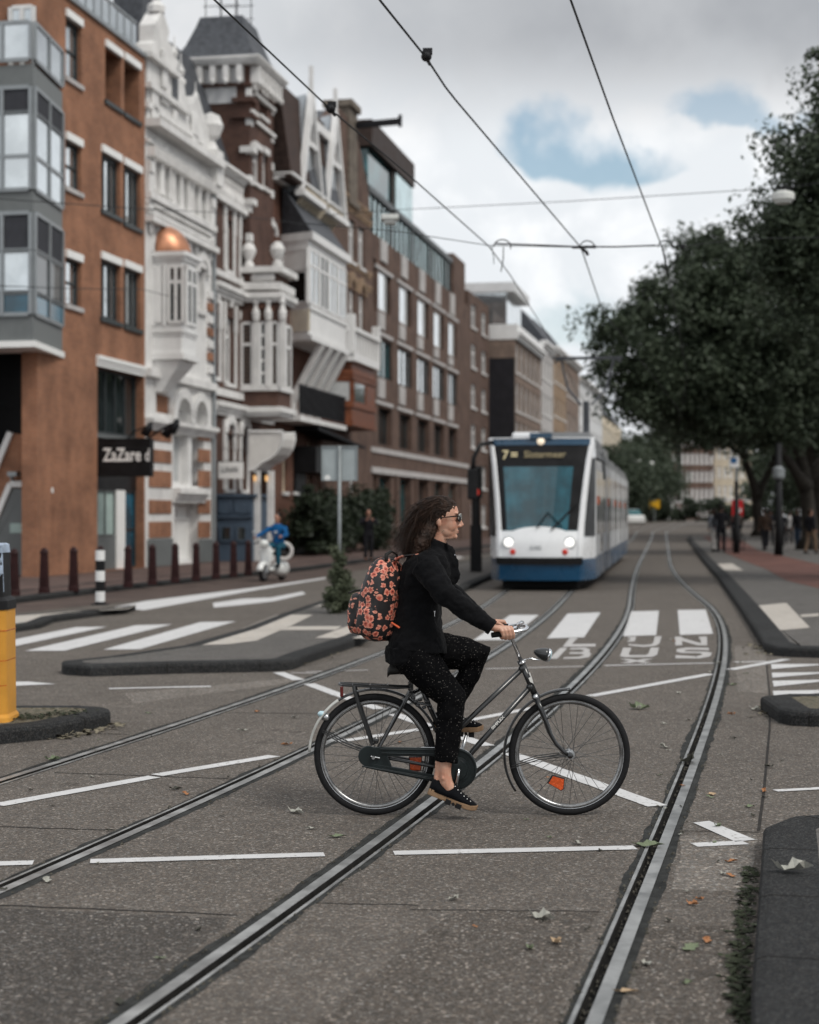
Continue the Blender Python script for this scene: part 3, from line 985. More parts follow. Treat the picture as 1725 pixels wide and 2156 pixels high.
def fsz(px, py, out=0.0):
    s = fs(px, out)
    Y = P0.y + FD.y * s + FN.y * out
    return s, EYE - (py - HY) * Y / FX


class Bld:
    def __init__(b, name, label, s0, s1, group=None, out=0.0):
        b.s0, b.s1, b.w, b.out = s0, s1, s1 - s0, out
        q = P0 + FD * s0 + FN * out
        b.root = empty(name, (q.x, q.y, hz(q.y)), FRZ, label, 'building', group)
    def sz(b, q, out=0.0):
        s, z = fsz(q[0], q[1], out + b.out)
        return s - b.s0, z
    def rect(b, q0, x1, vb, out=0.0):
        """q0 = measured top left corner, x1 = measured right x, vb = measured bottom y on the left edge"""
        s0, zt = b.sz(q0, out); s1 = fs(x1, out + b.out) - b.s0; _, zb = b.sz((q0[0], vb), out)
        return s0, s1, zb, zt
    def wall(b, z0, z1, holes, mt, a0=None, a1=None, name='wall', depth=9.0, rec=.22, y=0.0, reveal=None):
        a0 = 0 if a0 is None else a0; a1 = b.w if a1 is None else a1
        mb = MB()
        ss = sorted({a0, a1, *[min(max(h[k], a0), a1) for h in holes for k in (0, 1)]})
        zs = sorted({z0, z1, *[min(max(h[k], z0), z1) for h in holes for k in (2, 3)]})
        inh = lambda s, z: any(h[0] < s < h[1] and h[2] < z < h[3] for h in holes)
        for i in range(len(ss) - 1):
            k = 0
            while k < len(zs) - 1:                       # merge vertical runs
                if inh((ss[i] + ss[i + 1]) / 2, (zs[k] + zs[k + 1]) / 2): k += 1; continue
                k2 = k
                while k2 < len(zs) - 1 and not inh((ss[i] + ss[i + 1]) / 2, (zs[k2] + zs[k2 + 1]) / 2): k2 += 1
                mb.add([(ss[i], y, zs[k]), (ss[i + 1], y, zs[k]), (ss[i + 1], y, zs[k2]), (ss[i], y, zs[k2])], [(0, 1, 2, 3)])
                k = k2
        for h in holes:
            s0, s1, h0, h1 = max(h[0], a0), min(h[1], a1), max(h[2], z0), min(h[3], z1)
            r = y + (h[4] if len(h) > 4 else rec)
            mb.add([(s0, y, h0), (s1, y, h0), (s1, y, h1), (s0, y, h1), (s0, r, h0), (s1, r, h0), (s1, r, h1), (s0, r, h1)],
                   [(0, 4, 5, 1), (1, 5, 6, 2), (2, 6, 7, 3), (3, 7, 4, 0), (4, 7, 6, 5)])
        mb.add([(a0, y, z0), (a1, y, z0), (a1, y, z1), (a0, y, z1), (a0, depth, z0), (a1, depth, z0), (a1, depth, z1), (a0, depth, z1)],
               [(0, 3, 7, 4), (1, 5, 6, 2), (3, 2, 6, 7), (4, 7, 6, 5)])
        return mb.build(name, M[mt], b.root)
    def win(b, r, frame='white_wood', glass='glass', v=(.5,), h=(), fw=.07, rec=.20, sill=None, lintel=None, y=0.0, extra=None, lh=.22, proud=.10):
        """one window: pane > frame, sill, lintel"""
        s0, s1, z0, z1 = r
        w, hh = s1 - s0, z1 - z0
        yy = y + rec - .012
        mb = MB(); mb.box(s0 + .01, s1 - .01, yy - .02, yy, z0 + .01, z1 - .01)
        o = mb.build('window', M[glass], b.root)
        if frame:
            mb = MB(); f0, f1 = yy - .075, yy - .022
            mb.box(s0 + .004, s0 + fw, f0, f1, z0 + .004, z1 - .004); mb.box(s1 - fw, s1 - .004, f0, f1, z0 + .004, z1 - .004)
            mb.box(s0 + fw, s1 - fw, f0, f1, z0 + .004, z0 + fw); mb.box(s0 + fw, s1 - fw, f0, f1, z1 - fw, z1 - .004)
            for t in v: mb.box(s0 + w * t - fw * .4, s0 + w * t + fw * .4, f0 + .004, f1 - .003, z0 + fw, z1 - fw)
            for t in h: mb.box(s0 + fw, s1 - fw, f0 + .008, f1 - .006, z0 + hh * t - fw * .4, z0 + hh * t + fw * .4)
            mb.build('frame', M[frame], o)
        if sill:
            mb = MB(); mb.box(s0 - .08, s1 + .08, y - proud, y + rec * .5, z0 - .12, z0 + .003); mb.build('sill', M[sill], o)
        if lintel:
            mb = MB(); mb.box(s0 - .03, s1 + .03, y - proud, y + .05, z1 - .003, z1 + lh); mb.build('lintel', M[lintel], o)
        return o
    def band(b, a0, a1, z0, z1, mt, proud=.12, name='moulding', back=.05, y=0.0):
        mb = MB()
        h = z1 - z0
        if h > .25:
            mb.box(a0, a1, y - proud, y + back, z1 - h * .38, z1); mb.box(a0 + .002, a1 - .002, y - proud * .62, y + back, z0 + h * .3, z1 - h * .381)
            mb.box(a0 + .004, a1 - .004, y - proud * .35, y + back, z0, z0 + h * .299)
        else: mb.box(a0, a1, y - proud, y + back, z0, z1)
        return mb.build(name, M[mt], b.root)
    def block(b, a0, a1, y0, y1, z0, z1, mt, name, bevel=0.0):
        mb = MB(); mb.box(a0, a1, y0, y1, z0, z1); return mb.build(name, M[mt], b.root, bevel=bevel)


def arch_ring(mb, cx, z, r0, r1, y0, y1, n=10, a0=0, a1=PI):
    for k in range(n):
        t0, t1 = a0 + (a1 - a0) * k / n, a0 + (a1 - a0) * (k + 1) / n
        pts = [(cx + r * math.cos(t), z + r * math.sin(t)) for r, t in ((r0, t0), (r1, t0), (r1, t1), (r0, t1))]
        mb.prism_y(pts, y0, y1)


def fo(px, s, ):
    """distance outward from the street line of what is seen at px in the cross plane at s"""
    r = (px - CX) / FX
    return (P0.x + FD.x * s - r * (P0.y + FD.y * s)) / (r * FN.y - FN.x)


def zat(py, s, out):
    return EYE - (py - HY) * (P0.y + FD.y * s + FN.y * out) / FX


def facet(s0, y0, s1, y1, z0, z1, mt, name, n=1, tr=(), fr='grey_metal', parent=None, fw=.05, pr=.075):
    d = Vector((s1 - s0, y1 - y0)); L = d.length; d.normalize(); nn = Vector((d.y, -d.x))
    def pt(t, o, z): q = Vector((s0, y0)) + d * t + nn * o; return (q.x, q.y, z)
    def slab(t0, t1, o0, o1, za, zb_): return [pt(t0, o0, za), pt(t1, o0, za), pt(t1, o1, za), pt(t0, o1, za), pt(t0, o0, zb_), pt(t1, o0, zb_), pt(t1, o1, zb_), pt(t0, o1, zb_)]
    F = [(0, 1, 2, 3), (4, 7, 6, 5), (0, 4, 5, 1), (1, 5, 6, 2), (2, 6, 7, 3), (3, 7, 4, 0)]
    mb = MB(); mb.add(slab(fw + .01, L - fw - .01, .0, .03, z0, z1), F); w = mb.build(name, M[mt], parent or b.root)
    if fr:
        mb = MB()
        for t in [0.0] + [k / n for k in range(1, n)] + [1.0]:
            tt = fw + t * (L - 2 * fw); mb.add(slab(tt - fw, tt + fw, .005, pr, z0 - .002, z1 + .002), F)
        for t in (0.0, *tr, 1.0):
            zz = z0 + t * (z1 - z0); mb.add(slab(fw * 2, L - fw * 2, .006, pr - .015, zz - fw, zz + fw), F)
        mb.build('frame', M[fr], w)
    return w


# ---------------------------------------------------------------- 1 orange brick block with grey corner bay
OS = 7.95
b = Bld('orange_brick_building', 'orange brick apartment block with grey metal bay, nearest on the left', -OS, 0.0)
ZT = fsz(305, 123)[1]
YC = P0.y + FD.y * (-9.1) + FN.y * .4
def bz(v, two=False): return EYE - ((z2 if two else z1)(0, v)[1] - HY) * YC / FX
zb, ztop = bz(375, True), bz(395)
narrow = [b.rect(z1(405, 98), z1(500, 0)[0], z1(0, 470)[1]), b.rect(z1(405, 856), z1(500, 0)[0], z1(0, 1148)[1]), b.rect(z1(405, 1582), z1(500, 0)[0], z1(0, 1872)[1])]
pairs = [b.rect(z1(625, 932), z1(740, 0)[0], z1(0, 1290)[1]), b.rect(z1(762, 1012), z1(866, 0)[0], z1(0, 1368)[1]),
         b.rect(z1(622, 1592), z1(740, 0)[0], z1(0, 1955)[1]), b.rect(z1(764, 1642), z1(866, 0)[0], z1(0, 2005)[1])]
deep = [b.rect(z1(648, 285), z1(745, 0)[0], z1(0, 615)[1]), b.rect(z1(765, 365), z1(858, 0)[0], z1(0, 695)[1])]
shop = b.rect(z2(600, 530), z2(884, 0)[0], z2(0, 1760)[1])
shop = (shop[0], shop[1], .12, shop[3])
zj = zb + .35
b.wall(zj, ZT, [(*r, .24) for r in narrow + pairs] + [(*r, .75) for r in deep], 'brick_orange')
b.wall(0, zj, [(*shop, .35)], 'brick_orange', depth=.42)
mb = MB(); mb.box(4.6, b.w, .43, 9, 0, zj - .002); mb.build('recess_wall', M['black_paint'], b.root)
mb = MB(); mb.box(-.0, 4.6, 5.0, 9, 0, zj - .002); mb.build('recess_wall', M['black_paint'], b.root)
for r in narrow: b.win(r, 'dark_frame', 'glass_pale', (), (.5,), .07, .2, 'concrete', 'bright_white', lh=.20, proud=.07)
for r in pairs: b.win(r, 'dark_frame', 'glass_pale', (.33, .68), (), .10, .2, 'dark_frame', 'bright_white', lh=.20, proud=.07)
for r in deep: b.win(r, 'dark_frame', 'glass', (.5,), (.5,), .08, .72, 'dark_frame', 'bright_white', lh=.20, proud=.07)
b.block(0, b.w, -.08, .3, ZT, ZT + .12, 'grey_metal', 'roof_edge')
mb = MB()
for k in range(14):
    s = .3 + k * .6
    if s < b.w: mb.box(s, s + .05, .25, .30, ZT + .12, ZT + 1.05)
mb.box(0, b.w, .25, .31, ZT + 1.05, ZT + 1.12)
mb.build('roof_railing', M['grey_metal'], b.root)
mb = MB(); mb.box(.02, b.w - .02, .27, .29, ZT + .2, ZT + 1.0); mb.build('railing_glass', M['glass_pale'], b.root)
b.block(.5, b.w - .2, 1.6, 6, ZT, ZT + 2.0, 'white_plaster', 'penthouse')
b.block(.2, b.w, 1.2, 6.2, ZT + 2.0, ZT + 2.35, 'zinc', 'penthouse_roof')
# end wall window behind the corner balcony
yw0, yw1 = -fo(z1(225, 0)[0], -OS), -fo(z1(60, 0)[0], -OS)
facet(-.03, yw1, -.03, yw0, ztop + .2, ZT - .8, 'glass_pale', 'window', 2, (), 'white_wood')
# shopfront: upper glazing and lower door glazing
u1 = fsz(z2(600, 0)[0], z2(0, 938)[1])[1]; sg1 = fsz(z2(600, 0)[0], z2(0, 962)[1])[1]
b.band(shop[0] - .1, shop[1] + .05, shop[3], shop[3] + .3, 'bright_white', .1, 'lintel')
b.win((shop[0], shop[1], u1, shop[3]), 'dark_frame', 'glass', (.13, .34, .55, .76), (), .07, .33)
b.block(shop[0] + .01, shop[1] - .01, .2, .32, sg1, u1 - .01, 'grey_panel', 'panel')
d0, d1, dw = (fs(z2(u, 0)[0]) + OS for u in (640, 760, 812))
zt2 = fsz(z2(640, 0)[0], z2(0, 1290)[1])[1]; zm2 = fsz(z2(640, 0)[0], z2(0, 1580)[1])[1]
b.block(shop[0] + .01, shop[1] - .01, .22, .33, zt2, sg1 - .02, 'black_paint', 'fascia')
b.win((shop[0], d0, .14, zt2), 'dark_frame', 'glass', (), (), .06, .33)
b.win((d0, d1, zm2, zt2), 'grey_panel', 'curtain_mint', (.5,), (), .05, .33)
b.block(d0, d1, .24, .32, .13, zm2 - .01, 'grey_panel', 'panel')
b.block(d1 + .01, dw, .20, .32, .13, zt2, 'bright_white', 'panel')
b.win((dw + .01, shop[1], .14, zt2), 'dark_frame', 'glass_blue', (), (.5,), .05, .33)
# black flag sign standing out from the wall, its lettering towards the viewer
qs = P0 + FD * (-OS)
sG = fs(z2(604, 0)[0])
sgn = empty('shop_sign', (qs.x, qs.y, 0), FRZ, 'black shop sign with white lettering standing out from the orange building', 'shop sign')
sl = sG + OS; wo = fo(z2(928, 0)[0], sG)
zs1, zs0 = zat(z2(0, 975)[1], sG, .8), zat(z2(0, 1212)[1], sG, .8)
mb = MB(); mb.box(sl, sl + .28, -wo, .02, zs0, zs1); mb.build('sign_box', M['black_paint'], sgn, bevel=.02)
tz = zat(z2(0, 1116)[1], sG, .5); th = zat(z2(0, 1033)[1], sG, .5) - tz
def flag_text(txt, u, size, w_, zz, par, mt='bright_white', sx_=1.0, s_l=None, sgl=None, bold=.012):
    """lettering on a face that looks back along the street towards the viewer"""
    s_l = sl if s_l is None else s_l; sgl = sG if sgl is None else sgl
    y = -fo(u, sgl)
    m4 = Matrix.Translation((s_l - .006, y, zz)) @ Matrix.Rotation(R(-90), 4, 'Z') @ Matrix.Rotation(R(90), 4, 'X')
    o = text_mesh('lettering', txt, size, M[mt], par, m4, .004, sx_, bold)
    w0 = max(v.co.y for v in o.data.vertices) - min(v.co.y for v in o.data.vertices)
    if w_: 
        for v in o.data.vertices: v.co.y = y - (y - v.co.y) * w_ / w0
    return o
flag_text('ZaZare', z2(636, 0)[0], th * 1.37, fo(z2(872, 0)[0], sG) - fo(z2(636, 0)[0], sG), tz, sgn)
flag_text('d', z2(893, 0)[0], th * 1.30, fo(z2(921, 0)[0], sG) - fo(z2(893, 0)[0], sG), tz, sgn)
for k, (u, v, u2, v2) in enumerate(((775, 975, 918, 925), (915, 985, 1062, 935), (985, 965, 1115, 912))):
    lmp = empty('spotlight', (qs.x, qs.y, 0), FRZ, ['black spotlight on a short arm, leftmost above the shop sign', 'black spotlight on a middle arm above the shop sign', 'black spotlight on the longest arm, rightmost above the shop sign'][k], 'spotlight', 'spotlights above the shop sign')
    y0_, y1_ = -fo(z2(u, 0)[0], sG), -fo(z2(u2, 0)[0], sG); za_, zb_ = zat(z2(0, v)[1], sG, .8), zat(z2(0, v2)[1], sG, 1.6)
    x_ = sl - .05 - .22 * k
    mb = MB(); mb.tube([(sl + .1, max(y0_, -wo + .1), zs1 - .02), (x_, y0_ * .6 + y1_ * .4, za_ * .4 + zb_ * .6 + .05), (x_, y1_, zb_ + .12)], .022, 6); mb.build('arm', M['black_iron'], lmp)
    mb = MB(); mb.tube([(x_ + .05, y1_ - .05, zb_ + .2), (x_, y1_ - .02, zb_ + .06), (x_ + .02, y1_ + .12, zb_ - .14)], [.06, .11, .14], 10); mb.build('lamp_head', M['black_iron'], lmp, smooth=True)
# the grey corner bay
cx0, cy0 = -9.1 + OS, -.40; wx = fs(131, 0) + OS
plan = [(cx0, cy0), (wx, -.003), (.3, .3), (-.003, 3.6), (cx0, 3.6)]
mb = MB(); mb.prism(plan, zb, ztop); bay = mb.build('bay', M['grey_panel'], b.root)
mb = MB(); mb.prism([(cx0 - .08, cy0 - .09), (wx + .12, -.02), (.3, .3), (.0, 3.7), (cx0 - .08, 3.7)], zb - .16, zb - .001); mb.build('bay_edge', M['bright_white'], bay)
lev = [(bz(535), bz(690), 'blind', ()), (bz(690), bz(1165), None, (.43,)), (bz(1310), bz(1540), 'blind', ()), (bz(1545), bz(1800), 'glass_pale', ()), (bz(1800), bz(1935), 'glass_blue', ())]
for z_hi, z_lo, mt, tr in lev:
    nm = 'blind' if mt == 'blind' else 'window'
    facet(cx0, cy0 + 3.9, cx0, cy0, z_lo, z_hi, mt or 'glass_pale', nm, 5, tr)
    facet(cx0, cy0, wx - .05, -.01, z_lo, z_hi, (mt or 'glass_pale') if mt != 'glass_pale' else 'glass', nm, 2, tr)
zr = bz(135)
facet(cx0, cy0 + 3.9, cx0, cy0, ztop + .12, zr, 'glass_pale', 'balustrade', 5, ()); facet(cx0, cy0, wx - .05, -.01, ztop + .12, zr, 'glass_pale', 'balustrade', 2, ())
# open ground floor corner: stair wall with white coping, grey garage door, camera
sE_ = -OS + .9; xs = .9
ey = lambda u: -fo(z2(u, 0)[0], sE_)
ez = lambda v: zat(z2(0, v)[1], sE_, -.6)
def prism_s(mb, poly, s0, s1):
    n = len(poly); vs = [(s0, p[0], p[1]) for p in poly] + [(s1, p[0], p[1]) for p in poly]
    return mb.add(vs, [tuple(range(n)), tuple(reversed(range(n, 2 * n)))] + [(i, (i + 1) % n, n + (i + 1) % n, n + i) for i in range(n)])
mb = MB(); prism_s(mb, [(ey(180), .12), (ey(180), ez(955)), (ey(70), ez(945)), (ey(-60), ez(1255)), (ey(-200), ez(1590)), (ey(-200), .12)], xs, xs + .3); mb.build('stair_wall', M['brick_orange'], b.root)
mb = MB(); mb.bar((xs, ey(70), ez(940)), (xs, ey(-200), ez(1585)), .2, .16); mb.build('coping', M['bright_white'], b.root)
mb = MB(); prism_s(mb, [(ey(165), .12), (ey(165), ez(1285)), (ey(85), ez(1285)), (ey(0), ez(1490)), (ey(-150), ez(1850)), (ey(-150), .12)], xs - .12, xs - .02); dr = mb.build('garage_door', M['grey_panel'], b.root)
mb = MB(); mb.bar((xs - .14, ey(178), ez(1258)), (xs - .14, ey(78), ez(1258)), .1, .16); mb.bar((xs - .14, ey(78), ez(1258)), (xs - .14, ey(-120), ez(1730)), .1, .14); mb.build('door_trim', M['bright_white'], b.root)
mb = MB(); mb.box(xs - .14, xs - .121, ey(150), ey(75), ez(1560), ez(1500)); mb.build('notice', M['curtain_mint'], dr)
mb = MB(); mb.tube([(xs - .1, ey(90), ez(1235)), (xs - .3, ey(100), ez(1215))], .05, 6); mb.box(xs - .5, xs - .15, ey(150), ey(95), ez(1212), ez(1185)); mb.build('camera', M['grey_metal'], b.root)
mb = MB(); mb.box(b.w * .0 + .9, b.w * .0 + .98, -.03, -.001, fsz(85, z2(0, 1310)[1])[1], fsz(85, z2(0, 1278)[1])[1]); mb.build('house_number', M['bright_white'], b.root)

# ---------------------------------------------------------------- 2 white ornate house
s0_, s1_ = 0.0, fs(446)
b = Bld('white_ornate_house', 'narrow white ornate house with copper half dome and gable', s0_, s1_)
c8 = lambda u, v: ((360 + u / 4.311) / 1.1872, (300 + v / 4.311) / 1.1872)
zc0 = b.sz(c8(60, 20))[1]
W6 = [(120, 300), (215, 355), (335, 460), (420, 520), (535, 590), (615, 640)]
holes = []
for u, v in W6:
    r = b.rect(c8(u - 26, v - 15), c8(u + 30, 0)[0], c8(0, v + 470)[1]); holes.append(r)
zB = b.sz(c8(30, 990))[1]
rw = b.rect(c8(575, 1580), c8(650, 0)[0], c8(0, 2050)[1])
pan = b.rect(z2(962, 700), z2(1050, 0)[0], z2(0, 815)[1])
ar1 = b.rect(z2(1068, 690), z2(1160, 0)[0], z2(0, 1260)[1]); ar2 = b.rect(z2(1182, 715), z2(1258, 0)[0], z2(0, 1270)[1])
door = b.rect(z2(1075, 1380), z2(1236, 0)[0], z2(0, 1700)[1]); door = (door[0], door[1], .15, door[3])
b.wall(0, zc0, [(*r, .35) for r in holes] + [(*rw, .3), (*pan, .15), (*ar1, .4), (*ar2, .4), (*door, .5)], 'stone_white')
for k, r in enumerate(holes): b.win(r, 'white_wood', 'curtain' if k % 3 == 1 else 'glass', (), (.5,), .09, .3, None, None)
mb = MB()
for r in holes:
    cx_ = (r[0] + r[1]) / 2; rr = (r[1] - r[0]) / 2
    arch_ring(mb, cx_, r[3] - rr * .6, rr * .75, rr * 1.6, -.12, .06, 8)
for k in range(len(holes)):
    for e in (holes[k][0] - .10, holes[k][1] + .10):
        mb.lathe([(.12, holes[k][2]), (.09, holes[k][2] + .2), (.08, holes[k][3] - .5), (.13, holes[k][3] - .35)], 8, (e, -.05, 0))
mb.build('arcade', M['stone_white'], b.root)
for v_, h_ in ((740, 45), (1335, 34)):
    zt_ = b.sz(z1(910, v_))[1]; b.band(0, b.w, zt_ - h_ / 2.9255 * 53 / FX, zt_, 'stone_white', .5 if v_ == 740 else .28, 'cornice')
zt_ = b.sz(z1(910, 740))[1]
mb = MB()
for k in range(26): mb.box(.1 + k * .245, .2 + k * .245, -.3, .02, zt_ - 1.12, zt_ - .82)
mb.build('cornice_brackets', M['stone_white'], b.root)
b.band(0, b.w, b.sz(z1(910, 1185))[1] - .2, b.sz(z1(910, 1185))[1], 'stone_white', .2, 'sill_band')
g = lambda u, v: b.sz(z1(u, v))
poly = [g(905, 740), g(905, 345), g(930, 330), g(935, 265), g(952, 250), g(952, 150), g(1000, 60), g(1040, 195), g(1030, 250), g(1062, 290), g(1062, 350), g(1100, 380), g(1085, 440), g(1105, 505), g(1130, 520), g(1150, 640), g(1185, 640), g(1205, 590), g(1222, 600), g(1240, 660), g(1268, 765), g(1318, 830), g(1328, 985)]
poly = [(max(.02, min(b.w - .02, s)), z) for s, z in poly]
mb = MB(); mb.prism_y(poly, -.02, .5); mb.build('gable', M['stone_white'], b.root)
for u, v, sc_ in ((1000, 60, 1.0), (1150, 500, .6), (1240, 640, .5), (1110, 380, .55)):
    s, z = g(u, v); mb = MB(); mb.lathe([(.28 * sc_, 0), (.3 * sc_, .2 * sc_), (.12 * sc_, .35 * sc_), (.24 * sc_, .7 * sc_), (.05 * sc_, 1.1 * sc_), (.03 * sc_, 1.7 * sc_)], 8, (min(s, b.w - .2), .2, z - .1)); mb.build('finial', M['stone_white'], b.root)
mb = MB(); s, z = g(1000, 40); mb.tube([(s, .2, z), (s, .2, z + 1.6)], .03, 5); mb.bar((s - .35, .2, z + .9), (s + .35, .2, z + .9), .05); mb.bar((s - .25, .2, z + 1.2), (s + .3, .2, z + 1.2), .05); mb.build('weathervane', M['black_iron'], b.root)
for u, v, w_, h_ in ((1000, 430, .25, .6), (940, 640, .3, .5), (1065, 720, .2, .2), (1185, 790, .3, .5), (1000, 620, .35, .12)):
    s, z = g(u, v); mb = MB(); mb.box(s - w_, s + w_, -.12, -.03, z - h_, z + h_); mb.build('relief', M['stone_white'], b.root, bevel=.05)
for u0, v0, u1_, v1 in ((988, 385, 1012, 450), (1055, 440, 1092, 600), (1165, 690, 1180, 760), (940, 600, 962, 640)):
    r = b.rect(z1(u0, v0), z1(u1_, 0)[0], z1(0, v1)[1]); b.block(r[0], r[1], -.035, -.021, r[2], r[3], 'slate', 'niche')
for v0, e_ in ((345, .35), (530, .3), (650, .18)):
    z_ = b.sz(z1(930, v0))[1]; b.block(.0, min(b.w, fs(z1(1070 if v0 < 400 else 1140 if v0 < 600 else 1240, 0)[0]) - b.s0), -.2 * e_ / .3, .02, z_ - .16, z_, 'stone_white', 'moulding')
b.block(1.5, b.w - .1, .6, 8.5, zt_, zt_ + 2.6, 'slate', 'roof')
b.block(3.6, 4.6, 1.4, 2.4, zt_ + 2, zt_ + 5.2, 'slate', 'chimney')
dm_ = g(1075, 480); mb = MB(); mb.box(dm_[0] - .35, dm_[0] + .35, .52, .7, dm_[1] - .9, dm_[1] + .9); mb.build('dormer_window', M['glass'], b.root)
for s0q, s1q in ((.02, .42), (b.w - .45, b.w - .03)):
    mb = MB(); mb.box(s0q, s1q, -.13, .02, b.sz(z1(910, 1320))[1] + .02, zt_ - 1.25); mb.box(s0q - .0, s1q + .0, -.18, -.131, zt_ - 1.6, zt_ - 1.3); mb.build('pilaster', M['stone_white'], b.root)
for k in range(7):
    z_ = b.sz(z2(910, 545))[1] + .35 + k * .42
    mb = MB(); mb.box(b.w - .55, b.w - .08, -.10, .02, z_, z_ + .26); mb.build('quoin', M['stone_white'] if k % 2 == 0 else M['brick_orange'], b.root)
for v_ in (860, 1240, 1290):
    z_ = b.sz(z1(910, v_))[1]; b.block(0, b.w, -.13, .02, z_ - .10, z_, 'stone_white', 'string_course')
for k in range(9):
    s_ = .35 + k * (b.w - .7) / 8; z_ = b.sz(z1(910, 1310))[1]; mb = MB(); mb.ell((s_, -.06, z_ - .45), (.16, .07, .2), 8, 6); mb.build('rosette', M['stone_white'], b.root)
# ball finial on the right corner
s, z = b.sz(c8(810, 400)); mb = MB(); mb.box(b.w - .45, b.w + .25, -.35, .3, z - 1.2, z); mb.lathe([(.3, 0), (.2, .2), (.14, .35), (.3, .5), (.44, .85), (.3, 1.2), (.02, 1.32)], 12, (b.w - .1, 0, z)); mb.build('ball_finial', M['stone_white'], b.root, smooth=False)
# square bay: its side looks down the street, half dome of copper above
BO = .95
sa, sb_ = .75, 2.25
zq = lambda v, s=sa, o=.5: zat(c8(0, v)[1], s, o)
z_top = zq(1440); z_low = zat(z2(0, 455)[1], sa, .5)
plan = [(sa, .0), (sa, -BO + .06), (sa + .06, -BO), (sb_ - .25, -BO), (sb_, -BO + .25), (sb_, 0)]
mb = MB(); mb.prism(plan, z_low, z_top); bay = mb.build('bay', M['white_wood'], b.root)
def grown(e): return [(sa - e, .0), (sa - e, -BO + .06 - e), (sa + .06 - e, -BO - e), (sb_ - .25 + e, -BO - e), (sb_ + e, -BO + .25 - e), (sb_ + e, 0)]
for z_, h_, e in ((z_top + .05, .14, .15), (z_top - .09, .12, .08), (z_low + .02, .2, .09), (zat(z2(0, 300)[1], sa, .5), .12, .06), (zat(z2(0, 330)[1], sa, .5), .06, .03)):
    mb = MB(); mb.prism(grown(e), z_ - h_, z_); mb.build('moulding', M['white_wood'], bay)
mb = MB(); rings = []
for f_, dz in ((.25, -1.15), (.45, -.85), (.8, -.45), (.97, -.2)): rings.append([(sa + .3 + (p[0] - sa - .3) * (.4 + .6 * f_), p[1] * f_, z_low + dz) for p in plan])
mb.loft(rings); mb.build('corbel', M['white_wood'], bay)
wz0, wz1 = zat(z2(0, 262)[1], sa, .5), zq(1580)
yy = lambda u: -fo(c8(u, 0)[0], sa)
facet(sa, yy(128), sa, yy(192), wz0, wz1, 'glass', 'window', 1, (.72,), 'white_wood', b.root)
facet(sa, yy(255), sa, yy(440), wz0, wz1, 'glass', 'window', 2, (.72,), 'white_wood', b.root)
facet(sa + .15, -BO, sb_ - .3, -BO, wz0, wz1, 'glass', 'window', 2, (.72,), 'white_wood', b.root)
mb = MB()
for u in (108, 222, 462): mb.lathe([(.055, wz0 - .1), (.05, wz1 - .1), (.08, wz1 + .05)], 8, (sa - .03, yy(u), 0))
mb.build('bay_column', M['white_wood'], bay)
mb = MB(); rings = []
zd = zat(c8(0, 1155)[1], sa + .7, .1); sm = (sa + sb_) / 2
for k in range(9):
    t = k / 8; rr = math.cos(t * PI / 2) ; hh = math.sin(t * PI / 2)
    rings.append([(sm + (sb_ - sa) * .5 * max(.02, rr) ** .8 * math.cos(PI + PI * q / 12), .0 + BO * .98 * max(.02, rr) * math.sin(PI + PI * q / 12), z_top + .055 + (zd - z_top) * hh) for q in range(13)])
mb.loft(rings); mb.build('copper_dome', M['copper'], b.root, smooth=True)
mb = MB(); arch_ring(mb, sm, z_top + .06, (sb_ - sa) * .53, (sb_ - sa) * .62, -.05, .03, 12); mb.build('dome_arch', M['stone_white'], b.root)
b.win(rw, 'white_wood', 'glass', (), (.65,), .1, .28, 'stone_white', 'stone_white')
mb = MB(); arch_ring(mb, (rw[0] + rw[1]) / 2, rw[3] - .2, .45, .75, -.14, .03, 8); mb.build('window_arch', M['stone_white'], b.root)
b.block(pan[0], pan[1], .08, .14, pan[2], pan[3], 'brick_orange', 'panel')
for r in (ar1, ar2):
    b.win(r, 'white_wood', 'curtain', (.5,), (.55,), .1, .36)
    mb = MB(); cx_ = (r[0] + r[1]) / 2; rr = (r[1] - r[0]) / 2; arch_ring(mb, cx_, r[3] - rr * 1.2, rr, rr * 1.45, -.15, .03, 10)
    for sg in (-1, 1): mb.prism_y([(cx_ + sg * rr * 1.02, r[3] - rr * 1.2), (cx_ + sg * rr * 1.02, r[3] + .02), (cx_ + sg * .0, r[3] + .02), (cx_ + sg * rr * .5, r[3] - rr * .38), (cx_ + sg * rr * .87, r[3] - rr * .7)], -.02, .3)
    mb.build('window_arch', M['stone_white'], b.root)
b.band(0, b.w, b.sz(z2(910, 850))[1] - .35, b.sz(z2(910, 850))[1], 'stone_white', .28, 'cornice')
b.band(0, b.w, b.sz(z2(910, 545))[1] - .25, b.sz(z2(910, 545))[1], 'stone_white', .22, 'cornice')
for (u0, u1_) in ((915, 1052), (1222, 1292)):
    for v0, v1 in ((910, 985), (1040, 1120), (1172, 1275), (1355, 1440), (1490, 1590)):
        if u0 > 1000: pass
        r = b.rect(z2(u0, v0), z2(u1_, 0)[0], z2(0, v1)[1])
        b.block(max(.05, r[0]), r[1], -.035, .02, r[2], r[3], 'brick_orange', 'brick_band')
for u0, u1_ in ((905, 1055), (1225, 1298)):
    r = b.rect(z2(u0, 1600), z2(u1_, 0)[0], z2(0, 1740)[1]); b.block(max(.01, r[0]), r[1], -.07, .02, .12, r[3], 'grey_panel', 'plinth')
b.win(door, 'white_wood', 'bright_white', (.5,), (.75,), .12, .45)
b.band(door[0] - .25, min(b.w, door[1] + .25), door[3] + .05, door[3] + .5, 'stone_white', .3, 'door_hood')
mb = MB(); mb.tube([(b.w + .02, -.08, .2), (b.w + .02, -.08, zt_ - .6)], .07, 8); mb.build('drainpipe', M['grey_metal'], b.root)

